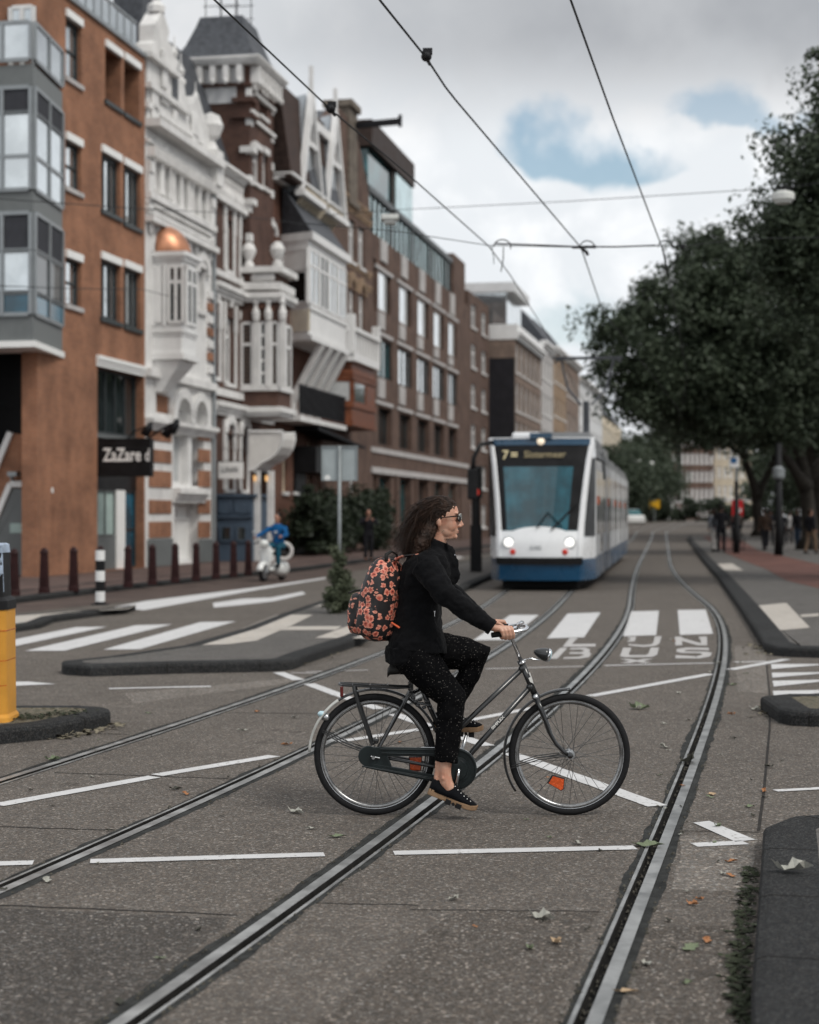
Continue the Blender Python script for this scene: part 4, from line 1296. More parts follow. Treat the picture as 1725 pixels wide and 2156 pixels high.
# ---------------------------------------------------------------- 3 dark brick house with tower and corner bay
s0_, s1_ = s1_, 14.0
b = Bld('tower_house', 'dark brick house with slate topped tower, white stone trim and awning', s0_, s1_)
c6 = lambda u, v: ((540 + u / 4.107) / 1.1872, (480 + v / 4.107) / 1.1872)
c7 = lambda u, v: ((520 + u / 3.9205) / 1.1872, (960 + v / 3.9205) / 1.1872)
zmain = b.sz(z1(1310, 1030))[1]
wins2 = [b.rect(c8(875, 1050), c8(955, 0)[0], c8(0, 1610)[1]), b.rect(c8(1035, 1150), c8(1110, 0)[0], c8(0, 1690)[1]), b.rect(c6(420, 440), c6(475, 0)[0], c6(0, 770)[1]), b.rect(c6(555, 400), c6(605, 0)[0], c6(0, 740)[1])]
wins1 = [b.rect(c6(-20, 1240), c6(25, 0)[0], c6(0, 1900)[1]), b.rect(c6(90, 1270), c6(185, 0)[0], c6(0, 1960)[1])]
wing = [b.rect(c7(165, 490), c7(245, 0)[0], c7(0, 1080)[1]), b.rect(c7(318, 510), c7(378, 0)[0], c7(0, 1090)[1])]
wing = [(r[0], r[1], 2.6, r[3]) for r in wing]
pas = b.rect(c7(470, 830), c7(700, 0)[0], c7(0, 1600)[1]); pas = (pas[0], pas[1], .15, pas[3])
b.wall(0, zmain, [(*r, .28) for r in wins2 + wins1 + wing] + [(*pas, .9)], 'brick_dark')
for r in wins2[:3] + wins1: b.win(r, 'white_wood', 'louvre', (.52,), (.72,), .13, .24, 'stone_white', None)
b.win(wins2[3], 'brick_yellow', 'glass', (), (.7,), .08, .24, 'stone_white')
for r in wing: b.win(r, 'white_wood', 'louvre', (.5,), (.6,), .12, .24, 'stone_white')
for r in wins2[:3] + wins1 + wing:
    mb = MB(); cx_ = (r[0] + r[1]) / 2; rr = (r[1] - r[0]) / 2
    mb.box(r[0] - .22, r[0] - .0, -.08, .03, r[3] - .5, r[3] + .5); mb.box(r[1] + .0, r[1] + .22, -.08, .03, r[3] - .5, r[3] + .5)
    mb.box(r[0] - .2, r[0] - .02, -.06, .03, r[2], r[3] - .502); mb.box(r[1] + .02, r[1] + .2, -.06, .03, r[2], r[3] - .502)
    mb.box(cx_ - .12, cx_ + .12, -.12, .03, r[3] + .35, r[3] + .85)
    if r in wing: arch_ring(mb, cx_, r[3] + .05, .42, .66, -.13, .03, 9)
    mb.build('stone_trim', M['stone_white'], b.root)
r = wins2[3]; mb = MB(); arch_ring(mb, (r[0] + r[1]) / 2, r[3] - .1, .3, .5, -.1, .03, 9); mb.build('stone_trim', M['stone_white'], b.root)
for k in range(5): pass
mb = MB()
for r in wing: arch_ring(mb, (r[0] + r[1]) / 2, r[3] + .05, .02, .44, .04, .2, 9)
mb.build('lunette', M['glass'], b.root)
for (u, v, h_, p_) in ((5, 930, 80, .35),):
    z_ = b.sz(c6(u, v))[1]; b.band(0, b.w, z_ - .45, z_, 'stone_white', .3, 'cornice')
z_ = b.sz(c7(80, 170))[1]; b.band(0, b.w, z_ - .45, z_, 'stone_white', .3, 'cornice')
zb1 = b.sz(c6(5, 2010))[1]; b.band(0, b.w, zb1 - .25, zb1, 'stone_white', .12, 'sill_band')
z_ = b.sz(c6(10, 800))[1]; b.band(0, b.w * .45, z_ - .2, z_, 'stone_white', .14, 'sill_band')
# balustrade and roof left of the tower
zb_ = zmain; sT0 = fs(512) - b.s0; sT1 = fs(562) - b.s0
b.band(0, sT0, zb_, zb_ + .3, 'stone_white', .3, 'cornice')
mb = MB()
for k in range(9): mb.lathe([(.09, 0), (.13, .25), (.06, .55), (.1, .8)], 6, (.3 + k * (sT0 - .3) / 9, -.05, zb_ - .9))
mb.box(0, sT0, -.2, .1, zb_ - 1.05, zb_ - .9); mb.build('balustrade', M['stone_white'], b.root)
mb = MB(); mb.loft([[(.1, .3, zb_ + .3), (b.w, .3, zb_ + .3), (b.w, 9, zb_ + .3), (.1, 9, zb_ + .3)], [(.9, 1.8, zb_ + 4.6), (b.w - .4, 1.8, zb_ + 4.6), (b.w - .4, 8, zb_ + 4.6), (.9, 8, zb_ + 4.6)]]); mb.build('roof', M['slate'], b.root)
# tower
ztE = zat(z1(0, 372)[1], sT0 + b.s0 - .6, .6)
twin = [b.rect(z1(1528, 530), z1(1575, 0)[0], z1(0, 660)[1], .25), b.rect(z1(1600, 575), z1(1645, 0)[0], z1(0, 705)[1], .25)]
twin2 = [b.rect(z1(1500, 880), z1(1545, 0)[0], z1(0, 1090)[1], .25), b.rect(z1(1560, 905), z1(1605, 0)[0], z1(0, 1120)[1], .25), b.rect(z1(1618, 940), z1(1650, 0)[0], z1(0, 1150)[1], .25)]
zTB = zmain - 3.5; TD = 2.3
twin = [(max(r[0], sT0 + .15), min(r[1], sT1 - .1), r[2], r[3]) for r in twin]; twin2 = [(max(r[0], sT0 + .12), min(r[1], sT1 - .1), r[2], r[3]) for r in twin2]
b.wall(zTB, ztE, [(*r, .25) for r in twin + twin2], 'brick_dark', sT0, sT1, 'tower', TD, y=-.25)
for r in twin: b.win(r, 'brick_red', 'louvre', (), (.5,), .08, .22, 'stone_white', 'stone_white', y=-.25)
for r in twin2: b.win(r, 'white_wood', 'louvre', (.5,), (.7,), .1, .22, 'stone_white', 'stone_white', y=-.25)
b.block(sT0 - .03, sT0 - .001, .25, TD, zat(z1(0, 640)[1], sT0 + b.s0, -1), ztE - .05, 'white_plaster', 'tower_plaster')
for v in (600, 700): z_ = zat(z1(0, v)[1], sT0 + b.s0, .3); b.block(sT0 - .12, sT0 + .5, -.42, .4, z_ - .16, z_, 'brick_dark', 'quoin')
for v in (530, 700): z_ = b.sz(z1(1520, v), .25)[1]; b.block(sT0 + .55, sT1 + .05, -.36, -.2, z_ - .12, z_, 'stone_white', 'tower_band')
for v in (850, 1180): z_ = b.sz(z1(1470, v), .25)[1]; b.block(sT0 - .1, sT0 + .4, -.42, .1, z_ - .22, z_, 'stone_white', 'quoin')
for k in range(10):
    z_ = zTB + .5 + k * 1.05
    if z_ < ztE - 1: b.block(sT0 - .02 if k % 2 else sT0 - .03, sT0 + (.34 if k % 2 else .22), -.285, -.1, z_, z_ + .28, 'stone_white', 'quoin'); b.block(sT1 - (.34 if k % 2 else .22), sT1 + .02, -.285, -.1, z_, z_ + .28, 'stone_white', 'quoin')
for k in range(7):
    s = sT0 + .12 + k * (sT1 - sT0 - .24) / 6; mb = MB(); mb.box(s - .08, s + .08, -.62, -.26, ztE - .62, ztE - .05); mb.ell((s, -.60, ztE - .62), (.10, .10, .13), 6, 5); mb.build('eaves_bracket', M['stone_white'], b.root)
for k in range(5):
    y_ = .05 + k * .5; mb = MB(); mb.box(sT0 - .38, sT0 - .031, y_ - .1, y_ + .1, ztE - .62, ztE - .05); mb.ell((sT0 - .36, y_, ztE - .62), (.1, .1, .13), 6, 5); mb.build('eaves_bracket', M['stone_white'], b.root)
b.block(sT0 - .1, sT1 + .1, -.31, TD, ztE - .75, ztE - .63, 'brick_dark', 'corbel_course')
mb = MB()
for z_, e, h_ in ((ztE, .34, .08), (ztE + .081, .42, .10), (ztE + .182, .48, .08)): mb.box(sT0 - e, sT1 + e, -.25 - e, TD + e, z_, z_ + h_)
mb.build('eaves', M['stone_white'], b.root)
ze = ztE + .26; cxx = (sT0 + sT1) / 2; cyy = (TD - .25) / 2
zr_ = zat(z1(0, 146)[1], cxx + b.s0, -cyy)
e = .44
rings = []
for f_, t_ in ((1, 0), (.84, .10), (.70, .36), (.54, .78), (.47, 1)): rings.append([(cxx + (x - cxx) * f_, cyy + (y - cyy) * f_, ze + (zr_ - ze) * t_) for x, y in ((sT0 - e, -.25 - e), (sT1 + e, -.25 - e), (sT1 + e, TD + e), (sT0 - e, TD + e))])
mb = MB(); mb.loft(rings); mb.build('tower_roof', M['slate'], b.root)
for x_ in (-.9, .9):
    mb = MB()
    for y_ in (-.6, 0, .6): mb.tube([(cxx + x_, cyy + y_, zr_), (cxx + x_, cyy + y_, zr_ + 1.2 + .9 * (y_ > 0))], .02, 5)
    for h_ in (.4, .9): mb.bar((cxx + x_, cyy - .7, zr_ + h_), (cxx + x_, cyy + .7, zr_ + h_), .025)
    mb.build('roof_cresting', M['black_iron'], b.root)
# corner bay on the first floor with the balcony parapet on top
BO = 1.35
sL = fs(507) - b.s0; sRr = fs(612, 1.35) - b.s0 + .5
zq = lambda v, o=.7: zat(c6(0, v)[1], sL + b.s0, o)
zt0 = zq(1080); zt1 = zq(2010); zt2 = zat(c7(0, 285)[1], sL + b.s0, .7)
plan = [(sL, 0), (sL + .1, -BO), (sRr - .5, -BO), (sRr, 0)]
def grown(e): return [(sL - e, 0), (sL + .1 - e, -BO - e), (sRr - .5 + e, -BO - e), (sRr + e * .3, 0)]
mb = MB(); mb.prism(plan, zt2, zt0); bay = mb.build('bay', M['brick_dark'], b.root)
for z_, h_, e_ in ((zt0 + .16, .2, .22), (zt0 - .05, .12, .12), (zt1 + .05, .16, .1), (zt2 + .22, .2, .2), (zt2 + .02, .14, .1)):
    mb = MB(); mb.prism(grown(e_), z_ - h_, z_); mb.build('moulding', M['stone_white'], bay)
zz0, zz1 = zq(1990), zq(1345)
yy = lambda u: -fo(c6(u, 0)[0], sL + b.s0)
for u0, u1_, mt, tr in ((252, 385, 'louvre', (.66,)), (440, 525, 'glass', (.2, .4, .6, .8)), (555, 650, 'louvre', (.66,))):
    facet(sL + .03, yy(u0), sL + .06, yy(u1_), zz0, zz1, mt, 'window', 1, tr, 'white_wood')
facet(sL + .2, -BO, sL + .2 + (sRr - .7 - sL) * .48, -BO, zz0, zz1, 'louvre', 'window', 1, (.66,), 'white_wood'); facet(sL + .2 + (sRr - .7 - sL) * .52, -BO, sRr - .6, -BO, zz0, zz1, 'louvre', 'window', 1, (.66,), 'white_wood')
for u in (225, 412, 540, 685):
    mb = MB(); mb.box(sL - .06, sL + .08, yy(u) - .10, yy(u) + .10, zz0 - .05, zz1 + .1); mb.lathe([(.13, 0), (.16, .25), (.07, .5), (.12, .65), (.02, .8)], 8, (sL - .02, yy(u), zz1 + .1)); mb.build('stone_trim', M['stone_white'], bay)
mb = MB()
for t in np.linspace(-.9, .9, 9): mb.box(sL - .045, sL + .0, (yy(482)) + t * .42 - .05, yy(482) + t * .42 + .05, zz1 + .32 + .18 * math.cos(t * 1.5), zz1 + .52 + .18 * math.cos(t * 1.5))
mb.build('brick_arch', M['brick_red'], bay)
zp = zt0 + .16
mb = MB(); mb.prism(grown(-.05), zp, zq(830)); mb.build('parapet', M['brick_dark'], bay)
for za, zb_, e_ in ((zq(1005), zq(930), .14), (zq(830), zq(770), .22)):
    mb = MB(); mb.prism(grown(e_), za, zb_); mb.build('moulding', M['stone_white'], bay)
for k in range(6):
    mb = MB(); yk = yy(385 + k * 38); mb.ell((sL + .02, yk, zq(880)), (.10, .11, .16), 8, 6); mb.build('baluster', M['stone_white'], bay)
for yk in (yy(330), yy(625)):
    mb = MB(); mb.lathe([(.18, 0), (.18, .15), (.1, .22), (.22, .45), (.27, .62), (.16, .85), (.02, .92)], 10, (sL + .1, yk, zq(770))); mb.build('ball_finial', M['stone_white'], bay)
# blue boxed entrance, white flag sign, awning: all standing out from the wall towards the viewer
sS = fs(c7(80, 0)[0]) + .0; sl3 = sS - b.s0
ye = lambda u, s_=sS: -fo(c7(u, 0)[0], s_)
zv = lambda v, o=.6: zat(c7(0, v)[1], sS, o)
yb1 = ye(428)
mb = MB(); mb.box(sl3 + .06, sl3 + 2.4, yb1, -.005, .12, zv(1105)); en = mb.build('entrance_box', M['blue_paint'], b.root)
mb = MB(); mb.box(sl3 - .05, sl3 + 2.5, yb1 - .12, -.004, zv(1105), zv(1080)); mb.box(sl3 - .02, sl3 + .07, yb1 - .02, -.01, zv(1310), zv(1290)); mb.build('moulding', M['blue_paint'], en)
for u0, u1_ in ((100, 235), (262, 415)): facet(sl3 + .05, ye(u0), sl3 + .05, ye(u1_), zv(1260), zv(1140), 'blue_paint', 'panel', 1, (), 'blue_paint', en, .04, .05)
for u0, u1_ in ((110, 240), (270, 385)): facet(sl3 + .05, ye(u0), sl3 + .05, ye(u1_), zv(1540), zv(1395), 'glass', 'window', 1, (), 'blue_paint', en, .04, .05)
qq = P0 + FD * b.s0
sgb = empty('shop_board', (qq.x, qq.y, 0), FRZ, 'white flag sign with faint dark letters on the tower house', 'shop sign')
mb = MB(); mb.box(sl3 - .1, sl3 - .02, ye(350), ye(108), zv(932), zv(768)); mb.build('board', M['bright_white'], sgb, bevel=.015)
mb = MB(); mb.bar((sl3 - .06, ye(200), zv(765)), (sl3 - .06, .02, zv(765)), .04); mb.bar((sl3 - .06, ye(340), zv(765)), (sl3 - .06, ye(108), zv(765)), .035); mb.build('bracket', M['black_iron'], sgb)
flag_text('LUNARI', c7(135, 0)[0], (zv(815) - zv(870)) * 1.4, fo(c7(300, 0)[0], sS) - fo(c7(135, 0)[0], sS), zv(868), sgb, 'dark_frame', 1.0, sl3 - .1, sS, .0)
awn = empty('awning', (qq.x, qq.y, 0), FRZ, 'off white canvas awning folded like a fan over the tower house entrance', 'awning')
sA = sl3 + .35; ya = -fo(c7(735, 0)[0], sA + b.s0); zA0 = zv(470); ya0 = -fo(c7(400, 0)[0], sA + b.s0)
prof = [(c7(u, v)) for u, v in ((400, 850), (455, 838), (485, 815), (520, 780), (600, 740), (665, 690), (712, 620), (733, 540), (735, 485))]
P = [(-fo(px, sA + b.s0), zat(py, sA + b.s0, 1.0)) for px, py in prof]
mb = MB(); n = len(P)
for s_ in (sA, sA + 1.6):
    mb.add([(s_, ya0, zA0)] + [(s_, p[0], p[1]) for p in P], [(0, k, k + 1) for k in range(1, n)])
mb.add([(s_, p[0], p[1]) for s_ in (sA, sA + 1.6) for p in P], [(k, k + 1, n + k + 1, n + k) for k in range(n - 1)])
mb.add([(sA, ya0, zA0), (sA + 1.6, ya0, zA0), (sA + 1.6, P[-1][0], P[-1][1]), (sA, P[-1][0], P[-1][1])], [(0, 1, 2, 3)])
mb.build('canopy', M['awning'], awn)
mb = MB()
for s_ in (sA - .02, sA + 1.62): mb.tube([(s_, p[0], p[1]) for p in P], .03, 5); mb.tube([(s_, ya0, zA0 + .02), (s_, P[-1][0], zA0 + .02)], .045, 6)
mb.build('awning_frame', M['white_wood'], awn)
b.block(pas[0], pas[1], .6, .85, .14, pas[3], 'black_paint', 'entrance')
for k, u in enumerate((450, 585)):
    yk = -fo(c7(u, 0)[0], sS); mb = MB(); mb.box(sl3 + .3, sl3 + .5, yk - .10, yk + .10, .12, zv(850)); mb.build('pilaster', M['stone_white'], b.root)
for k, u in enumerate((442, 556)):
    y_ = ye(u); z_ = zv(925); ln = empty('wall_lantern', (qq.x, qq.y, 0), FRZ, ['warm glowing wall lantern left of the awning doorway', 'warm glowing wall lantern right of the awning doorway'][k], 'lantern', 'lanterns under the awning')
    mb = MB(); mb.lathe([(.035, -.10), (.05, .07), (.03, .11)], 8, (sl3 + .2, y_, z_)); mb.build('glass', M['warm_lamp'], ln)
    mb = MB(); mb.lathe([(.09, .1), (.02, .22)], 8, (sl3 + .2, y_, z_)); mb.bar((sl3 + .2, y_, z_ + .2), (sl3 + .45, y_, z_ + .2), .03); mb.build('cap', M['black_iron'], ln)

# ---------------------------------------------------------------- 4 house with steep white timber gables and white bay
s0_, s1_ = s1_, 22.0
b = Bld('timber_gable_house', 'brick house with two steep white timber gables and large white bay', s0_, s1_)
zE = b.sz(z3(210, 600))[1]
lw = [b.rect(c7(730, 700), c7(775, 0)[0], c7(0, 1060)[1]), b.rect(c7(835, 640), c7(878, 0)[0], c7(0, 1060)[1]), b.rect(c7(980, 560), c7(1015, 0)[0], c7(0, 1060)[1]), b.rect(c7(1070, 620), c7(1100, 0)[0], c7(0, 1060)[1])]
mw = [b.rect(c6(1000, 1780), c6(1050, 0)[0], c6(0, 2130)[1]), b.rect(c6(1150, 1700), c6(1190, 0)[0], c6(0, 2130)[1])]
uw = [b.rect(c6(1040, 380), c6(1100, 0)[0], c6(0, 560)[1])]
pt = [b.rect(c7(900, 560), c7(960, 0)[0], c7(0, 1150)[1])]
b.wall(0, zE, [(*r, .22) for r in lw + mw + uw], 'brick_red')
for r in lw: b.win(r, 'cream', 'louvre', (), (), .1, .2, 'stone_white')
for r in mw: b.win(r, 'white_wood', 'glass', (), (.7,), .14, .2, 'stone_white', 'stone_white')
for r in uw: b.win(r, 'white_wood', 'glass', (.5,), (.6,), .1, .2, 'stone_white')
mb = MB()
for k in range(12): s = .2 + k * (b.w - .4) / 11; mb.box(s - .05, s + .05, -.09, .02, .3, b.sz(c7(840, 330))[1] if k % 3 else .4)
# roof
zR = b.sz(z3(195, 150), -1)[1]
mb = MB(); mb.loft([[(-.02, -.8, zE - .1), (b.w, -.8, zE - .1), (b.w, 8, zE - .1), (-.02, 8, zE - .1)], [(-.02, -.28, zR), (b.w, -.28, zR), (b.w, 8, zR), (-.02, 8, zR)]])
for k in range(22):
    z_ = zE + k * (zR - zE) / 22; y_ = -.8 + .52 * (k + .5) / 22 * 1.0
    mb.box(-.06, -.021, y_, 6, z_, z_ + .05)
mb.build('roof', M['roof_tile'], b.root)
sg1 = fs(z3(440, 0)[0], .8) - b.s0
mb = MB(); mb.loft([[(sg1, -.84, zE - .05), (b.w, -.84, zE - .05), (b.w, -.5, zE - .05), (sg1, -.5, zE - .05)], [(sg1, -.32, zR - .6), (b.w, -.32, zR - .6), (b.w, -.1, zR - .6), (sg1, -.1, zR - .6)]]); mb.build('roof_slates', M['slate'], b.root)
zr2_ = b.sz(z3(450, 275), .4)[1]; b.block(sg1, b.w - .1, -.62, -.2, zr2_ - .25, zr2_ + .12, 'white_wood', 'ridge_board')
b.band(-.05, b.w, zE - .15, zE + .12, 'white_wood', .85, 'eaves')
for k in range(3, 14):
    s = .3 + k * (b.w - .6) / 13; mb = MB(); mb.bar((s, -.05, zE - 1.3), (s, -.95, zE - .15), .13, .13); mb.bar((s, -.06, zE - .2), (s, -.95, zE - .2), .12, .12); mb.build('eaves_bracket', M['cream'], b.root)
b.block(.2, 1.1, .2, 1.4, zR - 1, zR + .35, 'brick_dark', 'chimney')
mb = MB()
for k in range(3): mb.lathe([(.12, 0), (.1, .5)], 7, (.35 + k * .3, .8, zR + .35))
mb.build('chimney_pot', M['brick_red'], b.root)
for ul, ur, ut, vt, vl in ((375, 500, 415, 60, 700), (528, 645, 570, 195, 900)):
    OUTG = .75
    sl_, sr_ = fs(z3(ul, 0)[0], OUTG) - b.s0, fs(z3(ur, 0)[0], OUTG) - b.s0
    st_ = (sl_ + sr_) / 2; zt_ = b.sz(z3(ut, vt), OUTG)[1]; zb_ = zE - .3
    gb = MB(); gb.prism_y([(sl_ + .25, zb_), (sr_ - .25, zb_), (st_, zt_ - 1.0)], -OUTG + .1, -OUTG + .3); gab = gb.build('gable', M['white_wood'], b.root)
    mb = MB()
    for q in (sl_, sr_): mb.bar((q, -OUTG, zb_), (st_, -OUTG, zt_), .22, .24, up=(0, 1, 0))
    for f_ in (.5,): zz = zb_ + (zt_ - zb_) * f_; hw = (sr_ - sl_) / 2 * (1 - f_); mb.bar((st_ - hw, -OUTG, zz), (st_ + hw, -OUTG, zz), .16, .2)
    mb.bar((st_, -OUTG, zb_ + (zt_ - zb_) * .7), (st_, -OUTG, zt_ + 1.1), .16, .16)
    mb.box(sl_ - .15, sr_ + .15, -OUTG - .2, -OUTG + .2, zb_ - .2, zb_ + .03)
    mb.build('bargeboard', M['white_wood'], gab)
    mb = MB(); f_ = (sr_ - sl_) * .17; mb.prism_y([(st_ - f_, zb_ + .2), (st_ + f_, zb_ + .2), (st_ + f_, zb_ + (zt_ - zb_) * .42), (st_, zb_ + (zt_ - zb_) * .55), (st_ - f_, zb_ + (zt_ - zb_) * .42)], -OUTG + .06, -OUTG + .098); mb.build('window', M['glass'], gab)
    mb = MB(); mb.loft([[(sl_, -OUTG + .2, zb_), (sr_, -OUTG + .2, zb_), (st_, -OUTG + .2, zt_)], [(sl_ + .05, -.2, zb_), (sr_ - .05, -.2, zb_), (st_, -.1, zt_ - .1)]]); mb.build('dormer_roof', M['zinc'], gab)
# the white bay
BO = 1.25
sL = fs(c6(700, 0)[0], .1) - b.s0; sF = fs(c6(950, 0)[0], BO) - b.s0; sE = fs(c6(1335, 0)[0], BO) - b.s0
zt0 = b.sz(c6(940, 480), BO)[1]; zb0 = b.sz(c6(950, 1370), BO)[1]; zsill = b.sz(c6(950, 1160), BO)[1]
zb0 = b.sz(c6(960, 1470), BO)[1]
plan = [(sL, 0), (sF, -BO), (min(sE, b.w - .1), -BO), (b.w - .05, -.2), (b.w - .05, 0)]
mb = MB(); mb.prism(plan, zb0, zt0); bay = mb.build('bay', M['white_wood'], b.root)
mb = MB(); mb.prism([(p[0] - (.1 if k < 2 else -.06), p[1] - (.2 if 0 < k < 3 else 0)) for k, p in enumerate(plan)], zt0, zt0 + .3)
mb.prism([(p[0] - (.1 if k < 2 else -.06), p[1] - (.14 if 0 < k < 3 else 0)) for k, p in enumerate(plan)], zb0 - .2, zb0 - .001)
mb.prism([(p[0] - (.03 if k < 2 else 0), p[1] - (.07 if 0 < k < 3 else 0)) for k, p in enumerate(plan)], zsill - .15, zsill)
mb.build('moulding', M['white_wood'], bay)
facet(sL, 0, sF, -BO, zsill + .1, zt0 - 1.2, 'cab_dark', 'window', 1, (), 'white_wood')
facet(sL, 0, sF, -BO, zt0 - 1.15, zt0 - .35, 'bright_white', 'blind', 1, (), 'white_wood')
nn = 4
for k in range(nn):
    a_ = sF + .05 + (min(sE, b.w - .1) - sF - .1) * k / nn; c_ = sF + .05 + (min(sE, b.w - .1) - sF - .1) * (k + 1) / nn
    facet(a_, -BO, c_ - .12, -BO, zsill + .1, zt0 - .35, 'glass_pale' if k != 1 else 'glass', 'window', 2, (.7,), 'white_wood')
mb = MB()
for k in range(8):
    t = (k + .5) / 8; x_, y_ = sL + (sF - sL) * t, -BO * t; mb.box(x_ - .05, x_ + .05, y_ - .12, y_ - .02, zb0 + .15, zsill - .16)
mb.build('baluster', M['cream'], bay)
mb = MB(); mb.loft([[(p[0], p[1] * 1.1, zt0 + .3) for p in plan[:4]], [(p[0] * .9 + .2, min(-.02, p[1] * .15), zt0 + 2.1) for p in plan[:4]]]); mb.build('bay_roof', M['slate'], bay)
for t in (.05, .3, .55, .8):
    mb = MB(); s = sL + 1.0 + t * (b.w - 1.2 - sL); mb.bar((s, .0, zb0 - 2.6), (s, -BO - .05, zb0 - .2), .34, .26); mb.box(s - .16, s + .16, -.2, .02, zb0 - 3.2, zb0 - 2.2); mb.build('bay_bracket', M['white_wood'], bay)
# iron balcony, dark portico
zbl = b.sz(c7(840, 300), 1.0)[1]
mb = MB(); mb.box(.1, b.w - .1, -1.1, 0, zbl - .2, zbl); mb.build('balcony_slab', M['stone_white'], b.root)
mb = MB(); mb.box(.1, b.w - .1, -1.08, -1.04, zbl + 1.15, zbl + 1.22); mb.box(.1, b.w - .1, -1.08, -1.04, zbl + .08, zbl + .14)
for k in range(int((b.w - .2) / .14)): mb.box(.12 + k * .14, .155 + k * .14, -1.075, -1.045, zbl + .14, zbl + 1.15)
for k in range(30): mb.bar((.2 + k * .3, -1.06, zbl + .2), (.45 + k * .3, -1.06, zbl + 1.1), .05) if .45 + k * .3 < b.w - .1 else None
mb.build('balcony_railing', M['black_iron'], b.root)
mb = MB(); mb.loft([[(b.w * .42, -1.0, zbl - .25), (b.w, -1.9, zbl - .9), (b.w, -1.9, zbl - 1.0), (b.w * .42, -1.0, zbl - .4)], [(b.w * .42, .02, zbl - .2), (b.w, .02, zbl - .5), (b.w, .02, zbl - .6), (b.w * .42, .02, zbl - .4)]]); mb.build('canopy', M['black_iron'], b.root)
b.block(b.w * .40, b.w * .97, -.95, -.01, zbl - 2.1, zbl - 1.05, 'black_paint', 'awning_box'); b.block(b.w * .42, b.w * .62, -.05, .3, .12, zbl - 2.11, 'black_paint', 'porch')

# ---------------------------------------------------------------- 5 narrow brick gable house
s0_, s1_ = s1_, fs(781)
b = Bld('stepped_gable_house', 'narrow brown brick gable house with stone chimney and reddish wooden bay', s0_, s1_)
zE = b.sz(z3(660, 1090))[1]
zM = b.sz(z3(650, 760))[1]
hw_ = [b.rect(z3(675, 460), z3(715, 0)[0], z3(0, 665)[1]), b.rect(z3(672, 815), z3(708, 0)[0], z3(0, 1110)[1]), b.rect(z3(732, 850), z3(766, 0)[0], z3(0, 1150)[1]), b.rect(z3(675, 1285), z3(705, 0)[0], z3(0, 1540)[1]), b.rect(z3(735, 1320), z3(765, 0)[0], z3(0, 1560)[1]),
       b.rect(c7(1390, 700), c7(1435, 0)[0], c7(0, 1140)[1])]
ztop = b.sz(z3(655, 300))[1]
b.wall(0, ztop - 4, [(*r, .25) for r in hw_[1:]], 'brick_brown')
poly = [(0, ztop - 4), (b.w, ztop - 4), (b.w, ztop - 3.2), (b.w - .9, ztop - 1.4), (b.w * .62, ztop + .6), (b.w * .3, ztop + .6), (.0, ztop - 1.0)]
mb = MB(); mb.prism_y(poly, 0, .5); mb.build('gable', M['brick_brown'], b.root)
mb = MB(); mb.prism_y([(p[0], p[1] - .1) for p in poly], .5, 9); mb.build('roof', M['slate'], b.root)
s, z = b.sz(z3(690, 150))
mb = MB(); mb.box(s - .9, s + .7, -.1, 1.0, ztop - 3, z - .3); mb.box(s - 1.05, s + .85, -.25, 1.15, z - .3, z); mb.box(s - 1.2, s + .9, -.2, .3, ztop - 3.4, ztop - 3.1); mb.build('chimney', M['chimney_stone'], b.root)
hz_ = b.sz(z3(740, 320))[1]
mb = MB(); mb.bar((s + .4, -.05, hz_), (s + .4, -2.2, hz_ + .1), .22, .28); mb.bar((s + .4, -2.2, hz_ - .15), (s + .4, -2.2, hz_ + .4), .15); mb.build('hoist_beam', M['black_iron'], b.root)
for r in hw_[1:]: b.win(r, 'white_wood', 'glass', (.5,), (.6,), .17, .2, 'stone_white')
r = hw_[0]; mb = MB(); mb.box(r[0], r[1], -.05, -.01, r[2], r[3]); w_ = mb.build('window', M['glass'], b.root); mb = MB(); mb.box(r[0] - .02, r[0] + .4, -.08, -.051, r[2], r[3]); mb.build('frame', M['white_wood'], w_)
for v in (700, 760, 1100, 1190): z_ = b.sz(z3(660, v))[1]; b.band(0, b.w, z_ - .3, z_, 'brick_yellow', .09, 'string_course')
for r in hw_[3:5]: mb = MB(); arch_ring(mb, (r[0] + r[1]) / 2, r[3], .5, .85, -.1, .02, 8); mb.build('window_arch', M['brick_yellow'], b.root)
BO = 1.3
zt0 = b.sz(z3(665, 1680), BO)[1]; zb0 = b.sz(c7(1390, 400), BO)[1]; sA = fs(z3(690, 0)[0], BO) - b.s0; sB = min(b.w - .1, fs(z3(845, 0)[0], BO) - b.s0)
plan = [(sA - .6, 0), (sA, -BO), (sB - .5, -BO), (sB, 0)]
mb = MB(); mb.prism(plan, zb0, zt0 - .3); bay = mb.build('bay', M['oxblood_wood'], b.root)
for z_ in (zt0 - .8, (zt0 + zb0) / 2 + .6, zb0 + .9, zb0 + .1):
    mb = MB(); mb.prism([(p[0] + (.07 if k > 1 else -.07), p[1] - (.07 if 0 < k < 3 else 0)) for k, p in enumerate(plan)], z_ - .12, z_ + .1); mb.build('moulding', M['oxblood_wood'], bay)
facet(sA + .1, -BO, sA + (sB - .5 - sA) * .55, -BO, zb0 + 1.0, (zt0 + zb0) / 2 + .4, 'glass_pale', 'window', 1, (), 'oxblood_wood')
facet(sA - .6, 0, sA, -BO, zb0 + 1.0, (zt0 + zb0) / 2 + .4, 'curtain', 'window', 1, (), 'oxblood_wood')
facet(sA + .1, -BO, sB - .6, -BO, (zt0 + zb0) / 2 + .8, zt0 - 1.0, 'glass', 'window', 3, (), 'oxblood_wood')
facet(sA - .6, 0, sA, -BO, (zt0 + zb0) / 2 + .8, zt0 - 1.0, 'glass', 'window', 1, (), 'oxblood_wood')
mb = MB(); mb.prism([(p[0] + (.25 if k > 1 else -.25), p[1] - (.2 if 0 < k < 3 else 0)) for k, p in enumerate(plan)], zt0 - .3, zt0)
